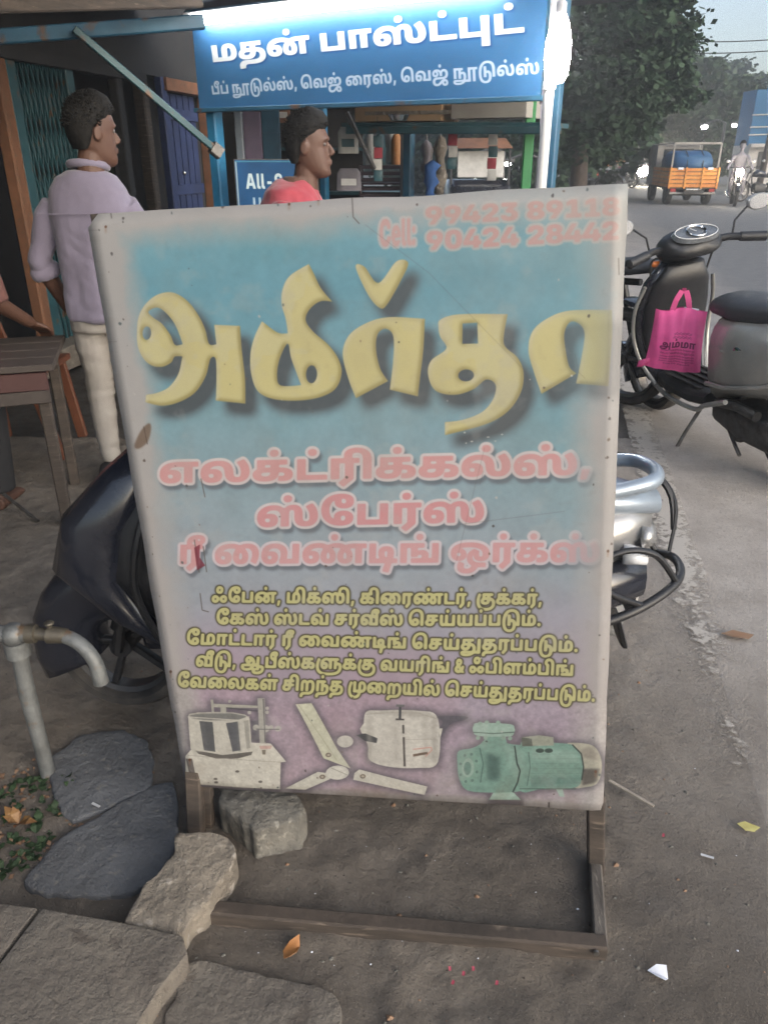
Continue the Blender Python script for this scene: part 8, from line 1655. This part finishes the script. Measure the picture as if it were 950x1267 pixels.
# ---------------------------------------------------------------- trees, traffic and buildings along the road
def make_tree(label, x, y, h, crown, n, m, seed, group=None, leaf=.16, trunk_h=None):
    """crown: list of (dx, dy, z, rx, ry, rz) lobes filled with leafy twigs that leave gaps"""
    rs = random.Random(seed); root = empty('tree', (x, y, 0), label=label, cat='tree', group=group)
    th = trunk_h or h * .4; b = MB(); lx, ly = rs.uniform(-.3, .3), rs.uniform(-.3, .3)
    top = Vector((lx, ly, th)); b.tube([(0, 0, -.1), (lx * .3, ly * .3, th * .4), top], [h * .022, h * .018, h * .014], 10)
    limbs = []
    for c in crown:
        e = Vector((c[0], c[1], c[2])); mid = top.lerp(e, .5) + Vector((rs.uniform(-.3, .3), rs.uniform(-.3, .3), .3)); b.tube([top * .96, mid, e], [h * .014, h * .009, h * .003], 7)
        for _ in range(4):
            d = Vector((rs.uniform(-1, 1) * c[3], rs.uniform(-1, 1) * c[4], rs.uniform(-.6, .9) * c[5])) * .8; b.tube([mid.lerp(e, rs.random()), e + d * .5, e + d], [h * .006, h * .004, h * .0015], 5)
    b.build('trunk', 'bark', root, smooth=True)
    vol = [c[3] * c[4] * c[5] for c in crown]; tot = sum(vol)
    V = []; Fc = []
    for c, v in zip(crown, vol):
        clumps = max(4, int(n * v / tot / 60))
        for _ in range(clumps):
            while True:
                p = Vector((rs.uniform(-1, 1), rs.uniform(-1, 1), rs.uniform(-1, 1)))
                if .25 < p.length < 1: break
            cc = Vector((c[0] + p.x * c[3], c[1] + p.y * c[4], c[2] + p.z * c[5])); cr_ = rs.uniform(.22, .55) * (c[3] * c[4] * c[5]) ** (1 / 3) * .42
            for _ in range(60):
                q = cc + Vector((rs.gauss(0, 1), rs.gauss(0, 1), rs.gauss(0, .6))) * cr_ * .55
                a = rs.uniform(0, 6.28); e = rs.uniform(-.9, .5); d = Vector((math.cos(a) * math.cos(e), math.sin(a) * math.cos(e), math.sin(e))); l = leaf * rs.uniform(.6, 1.4)
                w = d.cross(Vector((rs.uniform(-1, 1), rs.uniform(-1, 1), rs.uniform(-1, 1)))).normalized() * l * .32
                k = len(V); V += [q, q + d * l * .5 + w, q + d * l, q + d * l * .5 - w]; Fc.append((k, k + 1, k + 2, k + 3))
    b = MB(); b.v = V; b.f = Fc; b.fm = [0] * len(Fc); b.build('crown', m, root)
    return root
def road_at(y, off): return road_l(y) + off
# big dark tree leaning over the left side of the road
def lob(px, py, Y, r, rz=None, ry=None):
    p = AT(px, py, Y); return (p, r, ry or r, rz or r * .8)
def tree_from(label, px_base, Y, lobs, n, m, seed, leaf, h, group=None):
    base = AT(px_base, 190, Y); x0 = base.x
    crown = [(l[0].x - x0, l[0].y - Y, l[0].z, l[1], l[2], l[3]) for l in lobs]
    return make_tree(label, x0, Y, h, crown, n, m, seed, group, leaf)
tree_from('tall dark green tree spreading over the left side of the road behind the white pole', 722, 17, [lob(735, 60, 16, 1.6), lob(785, 15, 15, 1.05), lob(790, 80, 16.5, 1.15), lob(700, 120, 17, 1.5), lob(735, 150, 18, 1.1), lob(785, -40, 15, 1.1), lob(690, 10, 17, 1.6), lob(818, 112, 18, .8), lob(832, 60, 17, .55), lob(845, 110, 18, .5), lob(825, 25, 16, .5), lob(720, -60, 16, 1.8), lob(770, 130, 18, .8)], 85000, 'leaf_dark', 1, .125, 9)
tree_from('darker tree beyond the tall one, its low crown behind the parked bikes', 715, 30, [lob(710, 140, 29, 2.2), lob(750, 165, 30, 1.8), lob(690, 100, 30, 2.5), lob(665, 150, 30, 2.2), lob(775, 120, 31, 1.6)], 30000, 'leaf_dark', 2, .26, 8)
tree_from('mid green tree behind the orange truck', 868, 40, [lob(850, 120, 39, 2.0), lob(875, 130, 40, 2.2), lob(895, 150, 41, 2.3), lob(835, 150, 40, 1.6), lob(870, 170, 40, 2.2), lob(905, 180, 41, 1.8)], 32000, 'leaf_mid', 3, .30, 8)
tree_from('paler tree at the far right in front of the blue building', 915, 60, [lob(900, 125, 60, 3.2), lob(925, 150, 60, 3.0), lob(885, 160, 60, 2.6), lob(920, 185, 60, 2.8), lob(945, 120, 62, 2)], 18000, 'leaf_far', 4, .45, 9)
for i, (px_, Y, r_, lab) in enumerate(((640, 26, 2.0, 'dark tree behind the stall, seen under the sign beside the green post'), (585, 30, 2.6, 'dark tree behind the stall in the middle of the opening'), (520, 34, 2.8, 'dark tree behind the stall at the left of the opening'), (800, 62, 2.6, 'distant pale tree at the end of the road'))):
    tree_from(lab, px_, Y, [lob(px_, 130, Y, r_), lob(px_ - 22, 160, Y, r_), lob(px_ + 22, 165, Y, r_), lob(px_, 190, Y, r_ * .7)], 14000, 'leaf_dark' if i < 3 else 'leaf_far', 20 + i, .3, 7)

# orange goods truck, seen from behind
TY = 25.0; tc_ = AT(853, 250, TY); TR_ = empty('goods_truck', (tc_.x, TY, 0), R(-6), label='orange goods truck with blue covered load on the road', cat='truck')
TW = 2.05
for k in range(5): MB().box((0, 0, .78 + k * .155), (TW, .05, .13)).build('tailgate_board', 'truck_orange', TR_)
for x in (-TW / 2 + .04, -.35, .35, TW / 2 - .04): MB().box((x, -.045, 1.08), (.07, .04, .84)).build('tailgate_rib', 'truck_orange', TR_)
for s in (-1, 1):
    for k in range(5): MB().box((s * TW / 2, 1.6, .78 + k * .155), (.05, 3.15, .13)).build('side_board', 'truck_orange', TR_)
MB().box((0, 1.6, .68), (TW, 3.2, .06)).build('bed_floor', 'brown_wood', TR_)
o = MB().loft([((0, .25, 1.55), (.78, 0, 0), (0, 0, .35), 4), ((0, .8, 1.72), (.82, 0, 0), (0, 0, .42), 4), ((0, 2.2, 1.72), (.82, 0, 0), (0, 0, .42), 4), ((0, 2.9, 1.6), (.78, 0, 0), (0, 0, .38), 4)], 26).build('covered_load', 'tarp_blue', TR_, smooth='all'); roughen(o, .05, 3, 2)
for y in (.12, 3.15):
    b = MB()
    for x in (-.95, .95): b.beam((x, y, 1.5 if y < 1 else .7), (x, y, 2.42), .07, .07, up=(1, 0, 0))
    b.beam((-.95, y, 2.42), (.95, y, 2.42), .07, .09); b.build('cover_frame', 'truck_grey', TR_)
for x in (-.95, .95): MB().beam((x, .16, 2.41), (x, 3.11, 2.41), .05, .05).build('top_rail', 'truck_grey', TR_)
for x in (-.3, .35): MB().tube([(x, .2, 1.5), (x, .3, 1.95), (x, .8, 2.16), (x, 2.2, 2.16)], .018, 6).build('load_rope', 'cable', TR_)
MB().box((0, 4.1, 1.55), (1.95, 1.6, 1.75)).build('cab', 'truck_grey', TR_, bev=.08); MB().box((0, 3.28, 1.95), (1.3, .03, .55)).build('cab_window', 'glass_dark', TR_)
b = MB(); b.box((0, 1.8, .55), (.8, 4.4, .12)); b.tube([(-.8, .75, .42), (.8, .75, .42)], .07, 8); b.build('chassis', 'engine_metal', TR_)
for x in (-.82, .82):
    for y in (.75, 4.0):
        w = empty('wheel', (x, y, .42)); w.parent = TR_
        MB().lathe([(.24, -.11), (.38, -.13), (.42, -.08), (.42, .08), (.38, .13), (.24, .11)], axis='X', n=22, closed=True).build('tyre', 'tyre', w, smooth=True); MB().lathe([(0, .05), (.2, .06), (.25, .1), (.25, -.1), (.2, -.06), (0, -.05)], axis='X', n=18).build('rim', 'dull_metal', w, smooth=True)
for x in (-.8, .8): MB().box((x, -.06, .6), (.22, .05, .12)).build('tail_lamp', 'lens_red', TR_)
MB().box((0, -.05, .6), (.5, .02, .12)).build('number_plate', 'white_plastic', TR_); MB().beam((-.95, -.1, .48), (.95, -.1, .48), .08, .08).build('bumper', 'truck_grey', TR_)
for x in (-.6, .62): MB().box((x, -.072, 1.45), (.22, .012, .09)).build('plate_patch', 'paper_white', TR_)

TR_.scale = (.70, .70, .70)
# oncoming car with its lamps on
def make_car(label, m, loc, rz, lamps=True, name='oncoming_car'):
    r = empty(name, loc, rz, label=label, cat='car')
    MB().loft([((2.0, 0, .55), (0, .70, 0), (0, 0, .22), 4), ((1.8, 0, .62), (0, .80, 0), (0, 0, .32), 4), ((.9, 0, .68), (0, .84, 0), (0, 0, .38), 4), ((-1.6, 0, .68), (0, .84, 0), (0, 0, .40), 4), ((-2.0, 0, .62), (0, .78, 0), (0, 0, .32), 4)], 22).build('body', m, r, smooth='all')
    MB().loft([((.95, 0, .98), (0, .72, 0), (0, 0, .04), 4), ((.45, 0, 1.22), (0, .66, 0), (0, 0, .22), 4), ((-.9, 0, 1.24), (0, .66, 0), (0, 0, .22), 4), ((-1.5, 0, 1.0), (0, .7, 0), (0, 0, .05), 4)], 20).build('glasshouse', 'glass_dark', r, smooth='all')
    MB().loft([((.40, 0, 1.44), (0, .60, 0), (0, 0, .02), 4), ((-.85, 0, 1.46), (0, .62, 0), (0, 0, .02), 4)], 16).build('roof', m, r, smooth=True)
    for x in (1.25, -1.25):
        for y in (-.74, .74): MB().lathe([(.0, -.08), (.2, -.09), (.30, -.08), (.31, 0), (.30, .08), (.2, .09), (0, .08)], c=(x, y, .31), axis='Y', n=20).build('wheel', 'tyre', r, smooth=True)
    for y in (-.58, .58): MB().ball((1.97, y, .66), (.14, .30, .26)).build('headlight', 'headlamp_glow' if lamps else 'lens_white', r, smooth='all')
    MB().box((2.02, 0, .42), (.04, .5, .11)).build('number_plate', 'white_plastic', r); MB().box((2.0, 0, .62), (.05, .7, .10)).build('grille', 'black_plastic', r)
    return r
p = AT(801, 226, 24.5); make_car('oncoming dark car with both headlights on, left of the orange truck', 'black_gloss', (AT(799, 217, 42).x, 42, 0), R(-96))
# motorcycle with lit headlamp and rider
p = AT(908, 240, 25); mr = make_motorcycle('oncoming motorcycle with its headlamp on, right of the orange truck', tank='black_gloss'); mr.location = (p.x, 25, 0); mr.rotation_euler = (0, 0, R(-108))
o = MB().ball((.56, 0, .92), (.04, .11, .11)).build('lit_lamp', 'headlamp_glow', mr, smooth='all')
rd = empty('person', (p.x, 25, 0), R(-108), label='rider in brownish clothes on the motorcycle with the lit headlamp', cat='person')
b = MB(); 
b.loft([((-.12, 0, .86), (.12, 0, 0), (0, .16, 0), 2.4), ((-.10, 0, 1.1), (.10, 0, 0), (0, .17, 0), 2.4), ((-.04, 0, 1.36), (.09, 0, 0), (0, .2, 0), 2.4), ((-.02, 0, 1.44), (.05, 0, 0), (0, .07, 0), 2)], 16)
T, m = head_mesh(b, (.0, 0, 1.62), 0, 1.0)
for s in (-1, 1):
    b.tube([(-.03, s * .19, 1.36), (.12, s * .27, 1.16), (.30, s * .33, 1.05)], [.055, .045, .03], 10); hand(b, (.30, s * .33, 1.05), (1, 0, -.2), (0, 0, 1), 1, 1.4, -s)
    b.tube([(-.12, s * .1, .88), (.22, s * .17, .72), (.08, s * .17, .34), (.16, s * .17, .30)], [.09, .07, .045, .04], 10)
b.build('body', 'cloth_grey', rd, remesh=.012, sm_it=2, smooth='all'); hair_mesh(T, m, rd, 1.0, 14, .02, world=False)

# parked motorcycles in the distance, one after another by the road
cols = ['black_gloss', 'lens_red', 'paint_blue', 'black_gloss', 'silver_paint']
spots = [(704, 30), (716, 33), (727, 31), (738, 36), (749, 34), (760, 40), (770, 38), (710, 42), (733, 45)]
desc = ['leftmost dark bike of the distant parked row', 'second bike from the left in the distant parked row', 'third bike from the left in the distant parked row', 'fourth bike from the left in the distant parked row', 'fifth bike from the left in the distant parked row', 'sixth bike from the left in the distant parked row, under the orange box', 'rightmost bike of the distant parked row', 'bike behind the left end of the distant parked row', 'bike behind the middle of the distant parked row']
proto = None
for i, ((px_, Y), d) in enumerate(zip(spots, desc)):
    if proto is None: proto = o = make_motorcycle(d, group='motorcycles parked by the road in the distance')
    else:
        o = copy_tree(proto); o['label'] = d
        for ch_ in o.children:
            if ch_.name.startswith('fuel_tank'):
                ch_.data = ch_.data.copy(); ch_.data.materials[0] = MATS[cols[i % 5]]
    p = AT(px_, 215, Y); o.location = (p.x, Y, 0); o.rotation_euler = (0, 0, R(60 + 37 * i % 80)); 
for i, (px_, py_, Y, r_, m_, lab) in enumerate(((697, 206, 29, .05, 'pink_glow', 'small pink glowing light above the parked bikes'), (739, 215, 32, .045, 'red_glow', 'small red tail light glowing among the parked bikes'), (871, 157, 34, .13, 'streetlamp_glow', ''), (908, 155, 36, .11, 'streetlamp_glow', ''), (628, 203, 22, .09, 'streetlamp_glow', ''), (588, 195, 24, .05, 'streetlamp_glow', ''), (753, 214, 33, .05, 'bulb_glow', 'small white light among the parked bikes'))):
    p = AT(px_, py_, Y)
    if lab:
        r = empty('small_lamp', (p.x, p.y, 0), label=lab, cat='lamp'); MB().ball((0, 0, p.z), r_).build('glow', m_, r, smooth='all'); MB().tube([(0, .03, 0), (0, .03, p.z)], .015, 6).build('stem', 'dull_metal', r)
    else:
        lab = ['left street lamp glowing above the orange truck', 'right street lamp glowing near the blue building', 'street lamp glowing beyond the stall beside the green post', 'small street lamp glowing beyond the stall near the parked autorickshaw'][i - 2]
        r = empty('street_lamp', (p.x + .8, p.y, 0), label=lab, cat='street lamp'); MB().tube([(0, 0, 0), (0, 0, p.z + .15), (-.35, 0, p.z + .25), (-.8, 0, p.z + .1)], [.07, .05, .035, .03], 8).build('pole', 'dull_metal', r, smooth=True)
        MB().box((-.8, 0, p.z + .08), (.34, .16, .08)).build('lamp_head', 'dull_metal', r, bev=.02); MB().ball((-.8, 0, p.z), (r_, r_, r_ * .7)).build('glowing_lens', m_, r, smooth='all')
# orange box van, distant
p = AT(757, 212, 42); r = empty('box_van', (p.x, 42, 0), R(-8), label='distant orange box van above the parked bikes', cat='van'); MB().box((0, 1, 1.35), (1.15, 2.2, 1.0)).build('box', 'sign_orange', r, bev=.02)
MB().box((0, 2.6, 1.1), (1.05, .9, 1.2)).build('cab', 'truck_grey', r, bev=.08); MB().box((0, 1.3, .75), (.9, 2.8, .16)).build('chassis', 'engine_metal', r)
for x in (-.48, .48):
    for y in (.4, 2.5): MB().lathe([(0, -.07), (.2, -.08), (.3, -.06), (.3, .06), (.2, .08), (0, .07)], c=(x, y, .3), axis='X', n=16).build('wheel', 'tyre', r, smooth=True)
# autorickshaw beyond the stall with a yellow plate
p = AT(590, 222, 15); r = empty('autorickshaw', (p.x, 15, 0), label='white and dark three wheeler with a yellow patch, seen through the stall', cat='autorickshaw')
MB().loft([((0, 0, .35), (.55, 0, 0), (0, .5, 0), 4), ((0, 0, .9), (.58, 0, 0), (0, .6, 0), 4), ((0, .1, 1.0), (.56, 0, 0), (0, .5, 0), 4)], 20).build('body', 'black_gloss', r, smooth=True)
MB().box((0, -.55, .62), (.5, .03, .2)).build('yellow_panel', 'leaf_yellow', r); MB().box((0, -.42, 1.25), (.8, .03, .42)).build('windscreen', 'far_white', r, bev=.02)
MB().loft([((0, -.1, 1.5), (.56, 0, 0), (0, .62, 0), 4), ((0, 0, 1.66), (.45, 0, 0), (0, .5, 0), 4)], 18).build('hood', 'frame_orange', r, smooth=True)
for x, y in ((0, -.75), (-.45, .5), (.45, .5)): MB().lathe([(0, -.04), (.14, -.05), (.2, -.04), (.2, .04), (.14, .05), (0, .04)], c=(x, y, .2), axis='X', n=16).build('wheel', 'tyre', r, smooth=True)
for x in (-.5, .5):
    MB().beam((x, -.42, .9), (x, -.4, 1.52), .04, .04, up=(1, 0, 0)).build('hood_post', 'black_plastic', r); MB().beam((x, .4, .9), (x, .4, 1.52), .04, .04, up=(1, 0, 0)).build('hood_post', 'black_plastic', r)

# blue building at the right edge
BY = 31.0; p0 = AT(918, 230, BY); BX = p0.x + .05
BL_ = empty('blue_building', (BX + 2.5, BY + 3, 0), label='bright blue and white building at the right edge across the road', cat='building')
def bb(x0, x1, y0, y1, z0, z1, m, nm, bev=0): return MB().box(((x0 + x1) / 2, (y0 + y1) / 2, (z0 + z1) / 2), (x1 - x0, y1 - y0, z1 - z0)).build(nm, m, BL_, world=True, bev=bev)
zt = AT(930, 68, BY).z; zm = AT(930, 180, BY).z; zs = AT(930, 110, BY).z
bb(BX + .9, BX + 6, BY, BY + 1.6, zm, zt, 'building_blue', 'upper_storey'); bb(BX, BX + .9, BY + .3, BY + 1.5, zm, zs, 'building_blue', 'side_wing'); bb(BX - .02, BX + 6, BY + .05, BY + 1.5, 0, zm, 'building_white', 'ground_storey')
bb(BX - .1, BX + 6.1, BY - .25, BY + .02, zm - .06, zm + .06, 'building_white', 'ledge'); bb(BX + .85, BX + 6.1, BY - .12, BY - .002, zt - .1, zt + .05, 'building_blue', 'parapet')
for x in (BX + .9, BX + 3.0):
    w = bb(x, x + .7, BY - .0, BY + .045, 1.0, 1.9, 'truck_grey', 'window_frame'); MB().box((x + .35, BY - .006, 1.45), (.58, .01, .78)).build('window_pane', 'glass_dark', BL_, world=True)
bb(BX + .35, BX + .6, BY + .02, BY + .28, zm - .8, zm - .2, 'black_plastic', 'meter_box')
b = MB()
for k, z in enumerate((zm + .35, zm + .6, zm + 1.0)): b.beam((BX - .05, BY + .27, z), (BX + .9, BY + .27, z + .03), .02, .04)
b.build('wall_band', 'building_white', BL_, world=True)
pl = empty('utility_pole', (BX + .1, BY - 1.0, 0), label='leaning utility pole with bracket in front of the blue building', cat='utility pole')
MB().tube([(0, 0, 0), (.1, 0, 2.5), (.45, 0, 5.4)], [.12, .1, .07], 10).build('shaft', 'bark', pl, smooth=True); MB().beam((-.1, 0, 5.0), (.75, 0, 5.15), .06, .08).build('crossarm', 'bark', pl); MB().tube([(.4, 0, 5.0), (.15, -.1, 5.5), (.0, -.1, 5.65)], .03, 6).build('bracket', 'bark', pl)
MB().box((.3, -.12, 3.1), (.45, .2, .5)).build('junction_box', 'black_plastic', pl); MB().tube([(.5, -.1, 3.0), (.9, -.1, 2.2), (1.6, -.1, 1.6)], .03, 6).build('stay_cable', 'cable', pl)
# overhead wires
for i, (ya, yb, lab) in enumerate(((46, 44, 'upper overhead wire crossing the sky at the right'), (61, 57, 'lower overhead wire crossing the sky at the right'))):
    a, c = AT(780, ya + 2, 26), AT(1050, yb - 4, 24)
    P = [a.lerp(c, t / 12) - Vector((0, 0, .35 * math.sin(math.pi * t / 12) * .4)) for t in range(13)]
    tag(MB().tube(P, .014, 5).build('overhead_wire', 'cable'), lab, 'wire')
# parked bikes under the blue building
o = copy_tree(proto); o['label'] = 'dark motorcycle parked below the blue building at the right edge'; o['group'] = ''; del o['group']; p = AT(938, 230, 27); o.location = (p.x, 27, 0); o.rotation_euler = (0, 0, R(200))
# a low far building band and roofs at the end of the road
for i, (px0, px1, py0, Y, m_, lab) in enumerate(((770, 800, 196, 68, 'building_white', 'tiny pale building at the far end of the road'), (600, 700, 175, 70, 'wall_dark', 'dark low building beyond the parked bikes'), (440, 600, 165, 60, 'wall_dark', 'dark low building far behind the stall opening'))):
    a, c = AT(px0, py0, Y), AT(px1, py0, Y); r = empty('far_building', ((a.x + c.x) / 2, Y, 0), label=lab, cat='building'); w = c.x - a.x
    MB().box((0, 2, a.z / 2), (w, 4, a.z)).build('wall', m_, r); MB().box((0, 1.9, a.z + .08), (w + .4, 4.4, .16)).build('roof', 'truck_grey', r)
    for k in range(3): MB().box((-w * .3 + w * .3 * k, -.02, a.z * .5), (w * .12, .04, a.z * .3)).build('window', 'glass_dark', r)
# ---------------------------------------------------------------- evening air
hz = MB().box((0, 36, 14), (160, 80, 30.6)).build('haze', 'white_plastic')
tag(hz, kind='stuff'); tag(hz, 'thin dusty evening air over the street')
hm = bpy.data.materials.new('haze'); hm.use_nodes = True; t = hm.node_tree; t.nodes.clear(); out = t.nodes.new('ShaderNodeOutputMaterial'); pv = t.nodes.new('ShaderNodeVolumePrincipled')
pv.inputs['Color'].default_value = (.9, .93, .96, 1); pv.inputs['Density'].default_value = .0065; pv.inputs['Anisotropy'].default_value = .6; t.links.new(pv.outputs[0], out.inputs['Volume'])
hz.data.materials.clear(); hz.data.materials.append(hm)
